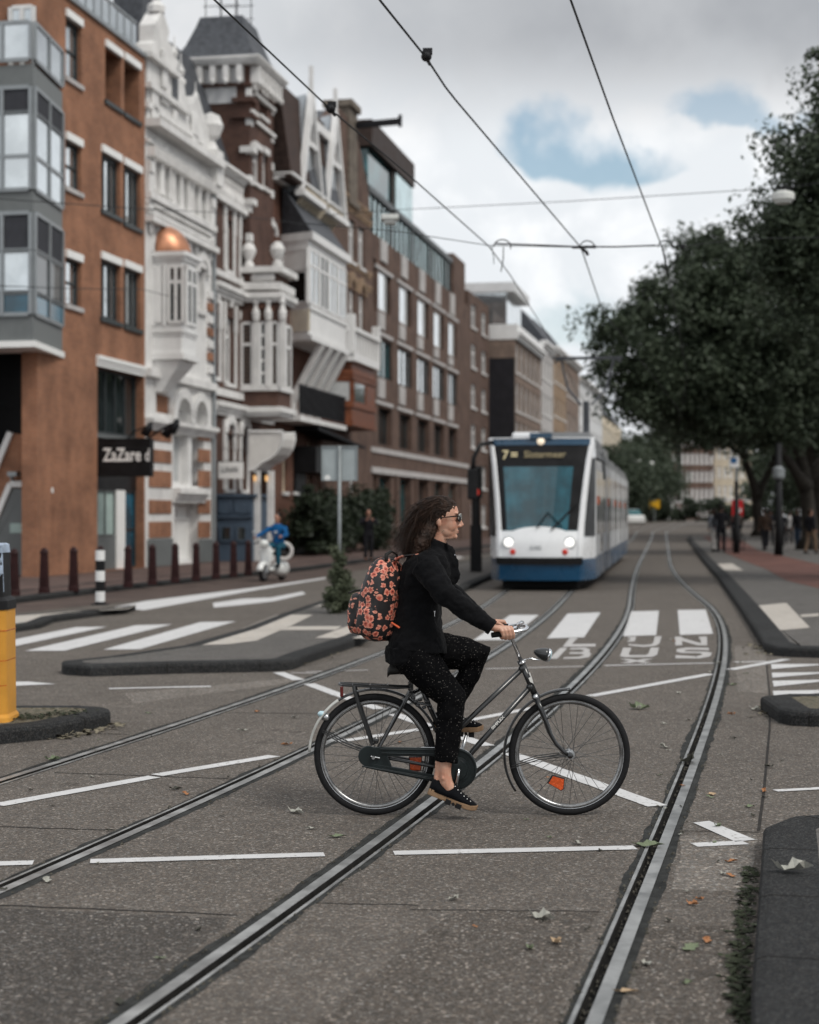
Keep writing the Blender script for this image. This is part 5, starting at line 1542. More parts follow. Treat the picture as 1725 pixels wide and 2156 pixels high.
pl2 = [(p[0] + (.2 if k > 1 else -.2), p[1] - (.16 if 0 < k < 3 else 0)) for k, p in enumerate(plan)]
for k in range(3):
    a_, c_ = Vector(pl2[k]), Vector(pl2[k + 1])
    for q in range(9): p_ = a_.lerp(c_, q / 9); mb.box(p_.x - .07, p_.x + .07, p_.y, p_.y + .12, zt0, zt0 + 1.0)
    mb.bar((*a_, zt0 + 1.05), (*c_, zt0 + 1.05), .2, .16)
for p_ in pl2[1:3]: mb.box(p_[0] - .18, p_[0] + .18, p_[1] - .02, p_[1] + .3, zt0, zt0 + 1.7)
mb.build('bay_balcony', M['white_wood'], bay)

# ---------------------------------------------------------------- 6 long modern block with grid of windows
s0_, s1_ = s1_, fs(986)
b = Bld('modern_brick_block', 'long modern brown brick block with glass attic and regular windows', s0_, s1_)
def cell(q0, x1, vb): return b.rect(q0, x1, vb)
rows = [ # (top-left pts, right x, bottom at left)
    [(z3(853, 1165), z3(930, 0)[0], z3(0, 1410)[1]), (z3(983, 1262), z3(1055, 0)[0], z3(0, 1490)[1]), (z3(1096, 1345), z3(1163, 0)[0], z3(0, 1565)[1]), (z3(1196, 1420), z3(1256, 0)[0], z3(0, 1635)[1]), (z3(1286, 1485), z3(1336, 0)[0], z3(0, 1690)[1])],
]
r1 = [b.rect(*q) for q in rows[0]]
pitch = [(r[0], r[1]) for r in r1]
zr2t, zr2b = b.sz(z3(865, 1590))[1], b.sz(z3(865, 1830))[1]
zr3t, zr3b = b.sz(z4(865, 290))[1], b.sz(z4(865, 520))[1]
zr4t = b.sz(z4(870, 715))[1]
H = []
for k, (a_, c_) in enumerate(pitch):
    H.append((a_, c_, r1[k][2], r1[k][3], .3)); H.append((a_ - (.3 if k % 2 else .1), c_ + .3, zr2b, zr2t, .4)); H.append((a_, c_ + .2, zr3b, zr3t, .4)); H.append((a_ + .1, c_, .2, zr4t, .4))
H.append((.6, 1.3, r1[0][2] - .2, r1[0][3] + .4, .4)); H.append((.5, 1.6, .2, zr4t, .4))
zE = b.sz(z3(800, 925))[1]
b.wall(0, zE, H, 'brick_brown')
for k, h in enumerate(H[:-2]):
    kind = k % 4
    s0q, s1q, z0q, z1q = h[:4]
    if kind == 0:
        b.win((s0q, s0q + (s1q - s0q) * .66, z0q, z1q), 'white_wood', 'glass_pale', (), (), .06, .12); b.win((s0q + (s1q - s0q) * .67, s1q, z0q, z1q), 'dark_frame', 'glass', (), (), .06, .27)
    elif kind == 1:
        b.win((s0q, s1q, z0q, z1q), 'dark_frame', ('glass_teal', 'glass_pale', 'glass_pale', 'glass_pale', 'glass_pale')[k // 4], (.45, .75), (), .07, .2)
    else: b.win((s0q, s1q, z0q, z1q), 'dark_frame' if kind == 2 else 'brick_brown', 'glass_teal' if (kind == 3 and k < 8) else ('glass' if kind == 2 or k < 12 else 'glass_teal'), (.5,), (.3,) if kind == 3 else (), .07, .38)
for h in H[-2:]: b.win(h[:4], 'dark_frame', 'glass', (), (), .07, .38)
for zz in (r1[2][3] + .12, zr2t + .12, zr3t + .12):
    for k, (a_, c_) in enumerate(pitch): b.block(a_ - .7, c_ + .4, -.06, .02, zz, zz + .18, 'concrete', 'lintel')
b.block(0, b.w, -.1, .02, zr4t + .1, zr4t + .4, 'concrete', 'moulding')
b.block(0, b.w, -.06, .02, zr3b - .45, zr3b - .2, 'concrete', 'moulding')
for k, (a_, c_) in enumerate(pitch):
    for zz0, zz1 in ((r1[k][3] + .5, zE - .05), (zr2t + .45, r1[k][2] - .15), (zr3t + .45, zr2b - .1)):
        mb = MB(); mb.box(a_ - .25 + (.6 if zz0 > r1[k][3] else 0), a_ + 1.25 + (.6 if zz0 > r1[k][3] else 0), -.09, .02, zz0, zz1); mb.build('panel', M['concrete'], b.root)
    mb = MB(); mb.box(c_ + .95, c_ + 1.3, -.12, .02, .12, zr4t + .1); mb.build('pier', M['brick_brown'], b.root)
# glass attic
zA = b.sz(z3(1065, 895))[1]
a_ = b.w * .0 + 1.0
mb = MB(); mb.box(.6, b.w - 5.0, .35, 8, zE, zA); at_ = mb.build('attic', M['glass_attic'], b.root)
mb = MB()
for k in range(22): s = .8 + k * (b.w - 6.2) / 21; mb.box(s - (.04 if k % 5 else .22), s + (.04 if k % 5 else .22), .28, .349, zE, zA)
mb.box(.5, b.w - 4.9, .2, 8.1, zA, zA + .3); mb.build('frame', M['dark_frame'], at_)
zP = b.sz(z3(960, 470), -.6)[1]; zPb = b.sz(z3(770, 380), -3)[1]
sP = fs(z3(1052, 0)[0], -.4) - b.s0
mb = MB(); mb.box(1.6, sP, .5, 7.0, zA - .2, zP - 1.1); ph = mb.build('penthouse', M['glass_teal'], b.root)
mb = MB(); mb.box(1.2, sP + .1, .2, 7.4, zP - 1.1, zP + .2); mb.box(sP * .58, sP * .62, .4, .6, zA - .2, zP - 1.1); mb.build('penthouse_roof', M['dark_brown'], ph)
mb = MB(); mb.box(sP * .62, sP + .05, .30, .49, zA, zP - 1.12); mb.build('curtain_wall', M['glass_attic'], ph)
zS = b.sz(z3(1350, 1080))[1]
b.block(b.w - 4.6, b.w - .02, .2, 8, zE, zS, 'brick_brown', 'stair_tower')

# ---------------------------------------------------------------- generic terraced fronts further on
def terrace(name, label, s0, s1, ztop, floors, bays, wallmat, frame='white_wood', glass='glass', out=0.0, group=None, sidew=None, winw=.55, hf=.58, z0f=.2, roof=None, cornice=None, pale=()):
    b = Bld(name, label, s0, s1, group, out)
    fh = (ztop - .4) / floors; H = []
    for f_ in range(floors):
        for k in range(bays):
            w_ = b.w / bays; cx_ = (k + .5) * w_; hw = w_ * winw / 2
            H.append((cx_ - hw, cx_ + hw, .3 + f_ * fh + fh * z0f, .3 + f_ * fh + fh * (z0f + hf), .2))
    b.wall(0, ztop, H, wallmat)
    for i, h in enumerate(H): b.win(h[:4], frame, 'glass_pale' if i in pale else glass, (.5,), (.65,), .12, .18, 'stone_white')
    if cornice: b.band(-.05, b.w + .05, ztop, ztop + .55, cornice, .5, 'cornice')
    if sidew:
        mb = MB(); mb.box(-.03, -.001, .0, 9, 0, sidew[1]); mb.build('side_wall', M[sidew[0]], b.root)
    if roof:
        mb = MB(); mb.loft([[(0, .1, ztop + .4), (b.w, .1, ztop + .4), (b.w, 9, ztop + .4), (0, 9, ztop + .4)], [(0, 3, ztop + roof), (b.w, 3, ztop + roof), (b.w, 6, ztop + roof), (0, 6, ztop + roof)]]); mb.build('roof', M['slate'], b.root)
    return b


zt7 = fsz(1003, 625)[1]
b7 = terrace('brown_flat_building', 'narrow brown brick flat building after the modern block', fs(986), 70.9, zt7, 6, 2, 'brick_brown', winw=.42)
b8 = terrace('black_sided_building', 'white fronted building whose tarred black side wall faces the street', 71.9, 88.2, fsz(1085, 745, 1.75)[1] + 1.0, 5, 6, 'brick_tan', out=1.75, sidew=('tar_wall', fsz(1050, 742, 1.2)[1]), winw=.52, hf=.74, pale=(), cornice='white_wood')
zc_ = fsz(1085, 745, 1.75)[1]
b = b8
q1 = fsz(1085, 700, 1.75)[1]
b.block(-.06, b.w, -.2, 9, zc_ + 1.0, zc_ + 2.1, 'white_wood', 'parapet')
mb = MB(); mb.loft([[(-.02, 3, zc_ + 2.1), (b.w * .7, 3, zc_ + 2.1), (b.w * .7, 9, zc_ + 2.1), (-.02, 9, zc_ + 2.1)], [(-.02, 6.8, zc_ + 5.5), (b.w * .7, 6.8, zc_ + 5.5), (b.w * .7, 7, zc_ + 5.5), (-.02, 7, zc_ + 5.5)]]); mb.build('roof', M['roof_tile'], b.root)
mb = MB(); mb.box(-.04, 8, .6, 4.5, zc_ + 2.11, zc_ + 4.4); ph = mb.build('penthouse', M['glass_pale'], b.root)
mb = MB(); mb.box(-.3, 8.4, .0, 9, zc_ + 4.4, zc_ + 5.1); mb.build('penthouse_roof', M['white_plaster'], ph)
text_mesh('lettering', 'zuida', .8, M['dark_frame'], b.root, Matrix.Translation((-.07, 4.6, zc_ + 1.2)) @ Matrix.Rotation(R(-90), 4, 'Z') @ Matrix.Rotation(R(90), 4, 'X'), .01, 1.3)
terrace('grey_terraced_house', 'grey fronted terraced house just past the black sided building', 88.25, 97, fsz(1165, 760, 1.75)[1], 5, 4, 'concrete', out=1.75, roof=3, cornice='white_wood', group='terraced houses far down the street', winw=.6)
terrace('brick_terraced_house', 'yellowish brick terraced house with white windows above the tram roof', 97.05, 108, fsz(1190, 775, 1.75)[1], 5, 5, 'brick_yellow', out=1.75, roof=4, cornice='white_wood', group='terraced houses far down the street', winw=.5)
terrace('tan_terraced_house', 'tan brick terraced house seen left of the pantograph', 108.05, 121, fsz(1212, 795, 1.75)[1], 4, 5, 'brick_tan', out=1.75, roof=4, cornice='stone_white', group='terraced houses far down the street', winw=.5)
terrace('pale_terraced_house', 'pale plaster terraced house beyond the pantograph', 121.05, 150, fsz(1232, 830, 1.75)[1], 4, 9, 'white_plaster', out=1.75, roof=3, cornice='stone_white', group='terraced houses far down the street', winw=.5)
terrace('teal_corner_house', 'low pale house with dark roof block at the far street end', 150.1, 182, fsz(1252, 880, 1.75)[1], 3, 8, 'cream', out=1.75, roof=5, group='terraced houses far down the street', winw=.5)

# far brick house beyond the bridge, right of the street
def free_house(name, label, x0, x1, Y, ztop, floors, bays, wallmat, seed, pale_from=None):
    root = empty(name, (x0, Y, hz(Y)), 0, label, 'building')
    w = x1 - x0; fh = ztop / floors
    B = Bld.__new__(Bld); B.root = root; B.w = w; B.s0 = 0; B.out = 0
    H = []
    for f_ in range(floors):
        for k in range(bays):
            c_ = (k + .5) * w / bays; hw = w / bays * .27
            H.append((c_ - hw, c_ + hw, f_ * fh + fh * .22, f_ * fh + fh * .82, .25))
    B.wall(0, ztop, H, wallmat, depth=14)
    random.seed(seed)
    for h in H: B.win(h[:4], 'white_wood', random.choice(('glass', 'glass', 'cab_dark')), (.5,), (.6,), .16, .2, 'stone_white')
    B.band(0, w, ztop, ztop + .7, 'stone_white', .5, 'cornice')
    B.band(0, w, fh - .1, fh + .5, 'stone_white', .15, 'moulding')
    return B


Yf = 300.0
xx = lambda px: (px - CX) * Yf / FX
B = free_house('canal_brick_house', 'brown brick house with white windows far beyond the bridge', xx(1394), xx(1503), Yf, 15.6, 5, 11, 'brick_brown', 3)
mb = MB(); mb.box(xx(1426) - xx(1394), xx(1434) - xx(1394), -.3, -.05, 3.5, 14.5); mb.build('loggia', M['black_paint'], B.root)
mb = MB(); mb.box(0, xx(1418) - xx(1394), -.4, -.05, .2, 3.6); mb.build('shopfront', M['bright_white'], B.root)
B = free_house('canal_white_house', 'pale stone house beside the brown one far beyond the bridge', xx(1504), xx(1600), Yf + 3, 13.8, 4, 8, 'cream', 4)
# ================================================================== trees
mat('bark', (.045, .040, .034), .9, 0, .35, 6, .8, 14)
def foliage(key, c0, c1):
    m, g, p, oc = newmat(key)
    n = g.noise(oc, .9, 4, .6); n2 = g.noise(oc, 9, 3, .6)
    g.link(g.mix(g.ss(g.m('MULTIPLY_ADD', n2, .5, g.m('MULTIPLY', n, .6)), .35, .75), c0, c1), p.inputs['Base Color'])
    p.inputs['Roughness'].default_value = .5; p.inputs['Specular IOR Level'].default_value = .22
    tr = g.n('ShaderNodeBsdfTranslucent'); g.link(g.mix(n2, [x * 1.2 for x in c0], [x * 1.3 for x in c1]), tr.inputs[0])
    mx = g.n('ShaderNodeMixShader'); mx.inputs[0].default_value = .22
    g.link(p.outputs[0], mx.inputs[1]); g.link(tr.outputs[0], mx.inputs[2])
    out = [n_ for n_ in m.node_tree.nodes if n_.type == 'OUTPUT_MATERIAL'][0]
    g.link(mx.outputs[0], out.inputs['Surface'])
    M[key] = m
foliage('leaves_elm', (.020, .032, .018), (.095, .120, .078)); foliage('leaves_far', (.038, .056, .036), (.085, .105, .070)); foliage('leaves_shrub', (.055, .068, .040), (.12, .135, .085))
foliage('leaves_hedge', (.020, .028, .018), (.045, .060, .036))


def crown_mesh(name, lobes, n, size, seed, mt, parent, origin, clump=.42, shell=.5):
    g = np.random.default_rng(seed)
    vol = np.array([l[1][0] * l[1][1] * l[1][2] for l in lobes]) ** .75
    nc = max(30, n // 110)
    li = g.choice(len(lobes), nc, p=vol / vol.sum())
    C_ = np.array([l[0] for l in lobes])[li]; R_ = np.array([l[1] for l in lobes])[li]
    d = g.normal(size=(nc, 3)); d /= np.linalg.norm(d, axis=1)[:, None]
    rr = (shell + (1 - shell) * g.random(nc) ** .6 + .30 * (g.random(nc) < .10) * g.random(nc)) * (1 + .17 * np.sin(d[:, 0] * 5 + d[:, 2] * 7 + li) + .05 * g.normal(size=nc))
    cc = C_ + d * R_ * rr[:, None]
    k = g.choice(nc, n)
    sig = clump * (.35 + 1.1 * g.random(nc) ** 1.3)[k]
    pos = cc[k] + np.clip(g.normal(size=(n, 3)), -1.7, 1.7) * sig[:, None] * np.array([1, 1, .62])
    nrm = g.normal(size=(n, 3)) + np.array([0, 0, .9]) + .7 * (pos - cc[k]) / sig[:, None]
    nrm /= np.linalg.norm(nrm, axis=1)[:, None]
    t = np.cross(nrm, g.normal(size=(n, 3))); t /= np.linalg.norm(t, axis=1)[:, None]
    b_ = np.cross(nrm, t)
    s = size * (.55 + .9 * g.random(n))[:, None]
    v = np.stack([pos - t * s * .62, pos - b_ * s * .30 + nrm * s * .1, pos + t * s * .62, pos + b_ * s * .30 + nrm * s * .1], 1).reshape(-1, 3) - np.array(origin)
    me = bpy.data.meshes.new(name)
    me.vertices.add(4 * n); me.vertices.foreach_set('co', v.astype(np.float32).ravel())
    me.loops.add(4 * n); me.loops.foreach_set('vertex_index', np.arange(4 * n, dtype=np.int32))
    me.polygons.add(n); me.polygons.foreach_set('loop_start', np.arange(0, 4 * n, 4, dtype=np.int32))
    try: me.polygons.foreach_set('loop_total', np.full(n, 4, dtype=np.int32))
    except Exception: pass
    me.update(calc_edges=True); me.validate()
    me.materials.append(M[mt])
    o = bpy.data.objects.new(name, me); COL.objects.link(o); o.parent = parent
    return o


def tree(label, base, limbs, lobes, n, size, seed, mt='leaves_elm', group=None, clump=.42, name='elm_tree'):
    base = Vector(base)
    root = empty(name, base, 0, label, 'tree', group)
    mb = MB()
    for pts, r0, r1 in limbs:
        P = [Vector(p) for p in pts]; Q = []
        for i in range(len(P) - 1):
            for k in range(4):
                q = P[i].lerp(P[i + 1], k / 4)
                Q.append(q + Vector((math.sin(q.z * 1.7 + i) * .06, math.cos(q.z * 1.3) * .06, 0)) * (r0 / .35))
        Q.append(P[-1])
        m = len(Q) - 1
        mb.tube(Q, [r0 + (r1 - r0) * (i / m) ** .8 + (r0 * .5 if i == 0 and r0 > .25 else 0) for i in range(m + 1)], 9)
    mb.build('trunk', M['bark'], root, base, smooth=True)
    crown_mesh('crown', lobes, n, size, seed, mt, root, base, clump)
    return root


tree('tall dark street tree filling the right edge, nearest to the viewer', (13.0, 41.5, .12),
     [([(13, 41.5, .12), (12.9, 41.4, 3.5), (12.4, 41, 6.5), (12, 40.5, 9.5)], .42, .10), ([(12.8, 41.3, 4), (11.3, 40.5, 6.2), (10.2, 40, 8.2)], .2, .05), ([(12.6, 41, 5), (13.8, 41, 8)], .2, .06),
      ([(12.1, 40.5, 7), (10.6, 39.5, 6.2)], .12, .03)],
     [((11.6, 40, 10.6), (2.0, 2.3, 2.0)), ((10.6, 40, 8.6), (1.9, 2, 1.3)), ((9.1, 40, 8.7), (1.0, 1.3, .45)), ((13, 40.5, 7.4), (2.2, 2.3, 2.0)), ((10.4, 39.5, 11.6), (.8, 1.2, .8)), ((9.7, 39.6, 10.0), (1.0, 1.2, .8)), ((9.9, 39.6, 12.2), (.4, .6, .5)), ((11.0, 39, 6.2), (1.7, 1.7, 1.1)), ((13.5, 40, 5.2), (2, 2, 1)), ((10.1, 40, 9.4), (1.4, 1.5, 1.0)), ((10.6, 40, 10.8), (1.2, 1.5, 1.1)), ((9.7, 40, 7.6), (1.2, 1.4, .8)), ((10.9, 40, 7.2), (1.6, 1.6, 1.0)), ((9.3, 40, 7.9), (1.0, 1.2, .7)), ((9.9, 40, 6.6), (1.1, 1.2, .8))],
     80000, .125, 1, group='street trees on the right pavement', clump=.36)
tree('broad dark tree whose branches reach over the tram tracks, middle of the right row', (18.3, 77, .12),
     [([(18.3, 77, .12), (18.2, 76.8, 2.6), (17.5, 76, 5), (16.5, 75, 8), (15.5, 73, 10.5)], .42, .1), ([(18.1, 76.6, 3), (16, 74.5, 5.2), (13, 72, 7), (10.5, 70.5, 8)], .26, .05),
      ([(17.5, 76, 5), (14, 73, 8.5), (11.6, 71, 10.2)], .2, .05), ([(18.2, 76.8, 3.2), (20.5, 77, 7), (21, 76, 10)], .24, .06)],
     [((9.4, 70, 8.3), (1.9, 2.4, 1.6)), ((8.5, 70, 9.6), (.8, 1.2, .7)), ((11.2, 70.5, 10.1), (2.2, 3, 1.9)), ((13.3, 71, 11.5), (2.2, 3, 2.0)), ((12.6, 71, 13.2), (.9, 1.2, .6)), ((15.8, 72, 11.2), (3, 3, 2.6)), ((12.2, 70.5, 7.4), (2.8, 3, 1.7)), ((15, 72, 7.6), (3.2, 3, 2.4)),
      ((9.9, 69.5, 6.6), (1.4, 2, .9)), ((18.5, 74, 9), (3.2, 3, 3)), ((12.8, 71, 5.8), (1.8, 2, .9)), ((15.5, 73, 5.6), (1.8, 2, .9)), ((14.2, 69, 9.4), (2.2, 1.5, 1.2)), ((16.6, 72, 13.2), (1.8, 2, 1.1)), ((18.5, 73, 11.8), (2.2, 2, 1.5))],
     120000, .185, 2, group='street trees on the right pavement', clump=.5)
tree('leaning dark trunked tree behind the strolling people on the right', (25.8, 124, .4),
     [([(25.8, 124, .0), (25.6, 124, 3), (24.2, 122, 6.5), (22.2, 120, 10)], .48, .14), ([(25.6, 124, 3), (27.5, 124, 7), (28, 123, 10)], .34, .1), ([(24.3, 122, 6), (20.5, 119, 8)], .2, .06)],
     [((20.5, 119, 9.2), (3.5, 4, 2.6)), ((24.5, 121, 11.5), (4, 4, 3.2)), ((28.5, 122, 9.5), (4, 4, 3.5)), ((18.5, 117, 8.6), (2.2, 3, 1.4)), ((23, 119, 8.0), (3.2, 3, 1.3)), ((33, 125, 9), (5, 4, 3.5))],
     60000, .28, 3, group='street trees on the right pavement', clump=.8)
tree('second dark trunk further right behind the waiting pedestrians', (26.5, 108, .3),
     [([(26.5, 108, 0), (26.3, 108, 3.5), (25.2, 107, 7.5), (24, 106, 11)], .5, .14), ([(26.3, 108, 3.2), (28.5, 108, 7.5)], .3, .1)],
     [((25, 106, 10), (4, 4, 3)), ((28.5, 107, 8.5), (3.5, 4, 3)), ((22.5, 104, 7.5), (2.5, 3, 1.6))],
     45000, .25, 4, group='street trees on the right pavement', clump=.75)
for k, (px, Y, rad, h, lab) in enumerate([(1345, 205, 3.6, 11.2, 'round green tree standing at the far end between tram and brick house'), (1300, 190, 3.0, 9.5, 'smaller green tree just right of the tram rear'), (1368, 225, 3.6, 12.5, 'bushy green tree touching the far brown brick house'), (1266, 230, 4.0, 13.0, 'dark green tree rising behind the tram roof'), (1712, 190, 5.5, 11.0, 'dark tree mass behind the trunks on the right pavement'), (1740, 150, 6.5, 10.5, 'dark tree at the far right edge behind the pedestrians')]):
    X = (px - CX) * Y / FX
    tree(lab, (X, Y, hz(Y)), [([(X, Y, hz(Y)), (X, Y, h * .5), (X + .3, Y, h * .8)], .3, .08)],
         [((X, Y, h * .62), (rad, rad, h * .36)), ((X - rad * .5, Y, h * .45), (rad * .7, rad * .7, h * .22)), ((X + rad * .5, Y, h * .5), (rad * .7, rad * .7, h * .25))], 16000, .36, 20 + k, 'leaves_far', 'far trees past the bridge', 1.0, 'round_tree')
# far low hedge-like mass closing the street at the bridge end
root = empty('roadside_hedge', (0, 0, 0), 0, 'dark low hedge closing the far street behind the cars', 'hedge')
crown_mesh('foliage', [((27 + k * 3.2, 236, 2.2), (2.4, 1.5, 1.6)) for k in range(9)], 9000, .5, 31, 'leaves_hedge', root, (0, 0, 0), .6)
# front garden hedges by the gable houses
for k, (s0, s1, o_, h, lab) in enumerate([(14.4, 20.5, 1.2, 2.5, 'dark clipped hedge in front of the timber gable house'), (20.8, 27.0, 1.4, 2.9, 'taller dark bushy hedge before the stepped gable house')]):
    a = P0 + FD * s0 + FN * o_; c = P0 + FD * s1 + FN * o_
    root = empty('garden_hedge', (a.x, a.y, .12), FRZ, lab, 'hedge', 'front garden hedges')
    crown_mesh('foliage', [((t, 0, h * .5), (1.1, .7, h * .46)) for t in np.linspace(.5, s1 - s0 - .5, 6)], 12000, .17, 40 + k, 'leaves_hedge', root, (0, 0, 0), .3, .3)
# shrub in the middle island with the road sign
SB = Vector((-1.13, 27.2, .12))
root = empty('conifer_shrub', SB, 0, 'small pointed grey green shrub on the island around the sign post', 'shrub')
mb = MB(); mb.tube([(0, 0, 0), (.02, 0, .7)], .03, 6); mb.build('stem', M['bark'], root)
crown_mesh('foliage', [((0, 0, .14), (.20, .20, .16)), ((0, 0, .30), (.22, .22, .26)), ((.0, 0, .52), (.17, .17, .28)), ((-.02, 0, .76), (.085, .085, .26)), ((-.03, 0, .95), (.04, .04, .16))], 12000, .045, 50, 'leaves_shrub', root, (0, 0, 0), .055, .15)

# ================================================================== tram
mat('tram_white', (.80, .81, .82), .3, 0, .03, 1.5, coat=.5); mat('tram_grey', (.25, .255, .26), .35, .15, .06, 1.2, streak=.2, coat=.2)
mat('tram_blue', (.004, .060, .135), .3, 0, .08, 1.5, coat=.5, streak=.2); mat('tram_deep_blue', (.004, .045, .095), .3, 0, .08, 2, coat=.5)
mat('rubber', (.014, .014, .015), .8, 0, .3, 6); mat('under', (.008, .008, .008), .9, 0, .2, 4)
mat('lamp_white', (1, 1, .97), .2, 0, 0, 1, emit=((1, .98, .94), .9)); mat('lamp_red', (.35, .02, .015), .2, 0, .1, 9, emit=((1, .08, .04), .15))
mat('lamp_warm', (.9, .8, .65), .2, 0, 0, 1, emit=((1, .82, .6), .5)); mat('led', (.3, .26, .16), .5, 0, 0, 1, emit=((1, .86, .52), .3)); mat('led_dim', (.2, .17, .1), .5, 0, 0, 1, emit=((1, .82, .5), .10))
mat('orange_lens', (.55, .10, .015), .25, 0, .15, 20, coat=.5)
glassmat('cab_glass', (.006, .007, .008), .06, .35); glassmat('windscreen', (.011, .085, .115), .03, .95, .5)
TR = empty('tram', (2.88, 37.45, 0), R(-8.9), 'blue and white tram facing the viewer on the left track', 'tram')


def hf(z): return float(np.interp(z, [.2, .75, 1.4, 2.0, 2.85, 3.42], [.90, .90, .915, .97, 1.07, 1.17]))
def yf(z): return float(np.interp(z, [.2, .45, .75, 1.1, 1.4, 2.0, 2.85, 3.42], [.06, .02, -.02, .0, .10, .26, .48, .66]))


def S(u, z, o=0.0):
    a = abs(u); sg = 1 if u >= 0 else -1
    if a <= 1:
        p = Vector((u * hf(z), yf(z) + .16 * u * u, z)); n = Vector((.32 * u * .6, -1, -.12 if z < 1 else .25)).normalized()
    else:
        t = a - 1; h = hf(z); y0 = yf(z) + .16
        p = Vector((sg * (h + (1.2 - h) * (t ** .75)), y0 + (1.35 - y0) * t, z)); n = Vector((sg * 1.0, -.35, 0)).normalized()
    return p + n * o


def patch(name, mt, u0, u1, z0, z1, o=0.0, nu=10, nz=8, parent=TR, ztop=None, zbot=None, smooth=True):
    mb = MB(); vs = []
    for j in range(nz + 1):
        for i in range(nu + 1):
            u = u0 + (u1 - u0) * i / nu
            a = zbot(u) if zbot else z0; c = ztop(u) if ztop else z1
            vs.append(S(u, a + (c - a) * j / nz, o))
    w = nu + 1
    back = [v + Vector((0, .05, 0)) if abs(u0) <= 1.01 and abs(u1) <= 1.01 else v + Vector((-.05 if u0 > 0 else (.05 if u1 < 0 else 0), .03, 0)) for v in vs]
    n = len(vs); fs_ = []
    for j in range(nz):
        for i in range(nu): a = j * w + i; fs_.append((a, a + 1, a + w + 1, a + w)); fs_.append((n + a, n + a + w, n + a + w + 1, n + a + 1))
    for i in range(nu): fs_.append((i, n + i, n + i + 1, i + 1)); t = nz * w + i; fs_.append((t, t + 1, n + t + 1, n + t))
    for j in range(nz): a = j * w; fs_.append((a, a + w, n + a + w, n + a)); a = j * w + nu; fs_.append((a, n + a, n + a + w, a + w))
    mb.add(vs + back, fs_)
    o_ = mb.build(name, M[mt], parent)
    if smooth:
        o_.data.polygons.foreach_set('use_smooth', [True] * len(o_.data.polygons))
        md = o_.modifiers.new('edge', 'EDGE_SPLIT'); md.split_angle = R(40)
    return o_


nose = lambda u: 1.34 + .10 * max(0, 1 - (u / .62) ** 2) ** .7 if abs(u) < .62 else 1.34
patch('nose_panel', 'tram_white', -1.0, 1.0, .70, 1.4, .012, 40, 8, ztop=nose)
patch('skirt', 'tram_blue', -1.0, 1.0, .24, .70, .01, 20, 6)
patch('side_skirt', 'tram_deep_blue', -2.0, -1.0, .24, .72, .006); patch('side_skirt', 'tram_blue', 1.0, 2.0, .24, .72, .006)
patch('bumper', 'rubber', -1.02, 1.02, .60, .76, .06, 20, 4)
patch('windscreen', 'windscreen', -.99, .99, 1.34, 2.86, .004, 30, 14, zbot=nose)
patch('destination_display', 'black_paint', -1.0, .99, 2.80, 3.30, .012, 20, 5)
patch('header', 'tram_deep_blue', -1.06, 1.06, 3.28, 3.44, .03, 20, 3)
patch('header_line', 'tram_white', -1.06, 1.06, 3.425, 3.452, .045, 20, 2)
for sg in (-1, 1):
    a, c = sorted((sg * .96, sg * 1.09))
    patch('pillar', 'tram_white', a, c, .72, 3.46, .035, 5, 20)
    a, c = sorted((sg * 1.10, sg * 2.0))
    patch('cab_side', 'tram_white', a, c, .72, 3.42, .0, 8, 16)
    a, c = sorted((sg * 1.14, sg * 1.90))
    patch('cab_side_window', 'black_paint', a, c, 1.22, 3.0, .02, 8, 12)
    a, c = sorted((sg * (.80 if sg < 0 else .70), sg * .985))
    patch('screen_edge', 'black_paint', a, c, 1.36, 2.86, .012, 4, 12)
# cab roof cap and undercarriage box
mb = MB(); mb.prism([(S(u, 3.42).x, S(u, 3.42).y) for u in np.linspace(-2, 2, 21)] + [(1.2, 1.4), (-1.2, 1.4)], 3.40, 3.47); mb.build('cab_roof', M['tram_deep_blue'], TR)
mb = MB(); mb.box(-.85, .85, .35, 28.5, .05, .35); mb.build('undercarriage', M['under'], TR)
for y_ in (2.6, 4.4, 13.2, 15.0, 24.2, 26.0):
    mb = MB()
    for x_ in (-.72, .72): mb.lathe([(.30, -.06), (.30, .06)], 18, (x_, y_, .30), 'x')
    mb.build('wheel_set', M['under'], TR)
# headlights, red lamps, number, wiper, beacon
for x_ in (-.68, .68):
    p = S(x_ / hf(1.08), 1.08, .02); mb = MB(); mb.lathe([(.105, .03), (.10, -.02), (.05, -.04)], 20, p, 'y'); h_ = mb.build('headlight', M['lamp_white'], TR, smooth=True)
    mb = MB(); mb.lathe([(.13, .03), (.13, -.012), (.106, -.012), (.106, .03)], 20, p, 'y', cap=False); mb.build('rim', M['grey_metal'], h_)
for x_ in (-.58, .58):
    p = S(x_ / hf(.87), .88, .015); mb = MB(); mb.lathe([(.07, .03), (.065, -.02), (.02, -.03)], 14, p, 'y'); mb.build('tail_light', M['lamp_red'], TR, smooth=True)
text_mesh('fleet_number', '2102', .13, M['grey_metal'], TR, Matrix.Translation(S(-.22, .93, .03)) @ Matrix.Rotation(R(90), 4, 'X'), .003)
p = S(-.62, 2.96, .03)
tilt = Matrix.Rotation(R(90 - 17), 4, 'X')
text_mesh('lettering', '7', .30, M['led'], TR, Matrix.Translation(S(-.80, 2.96, .05)) @ tilt, .003, .95, .004); text_mesh('lettering', '=', .30, M['led'], TR, Matrix.Translation(S(-.62, 2.96, .05)) @ tilt, .003, .95, .006)
text_mesh('lettering', 'Slotermeer', .225, M['led_dim'], TR, Matrix.Translation(S(-.34, 2.99, .05)) @ tilt, .003, .92, .002)
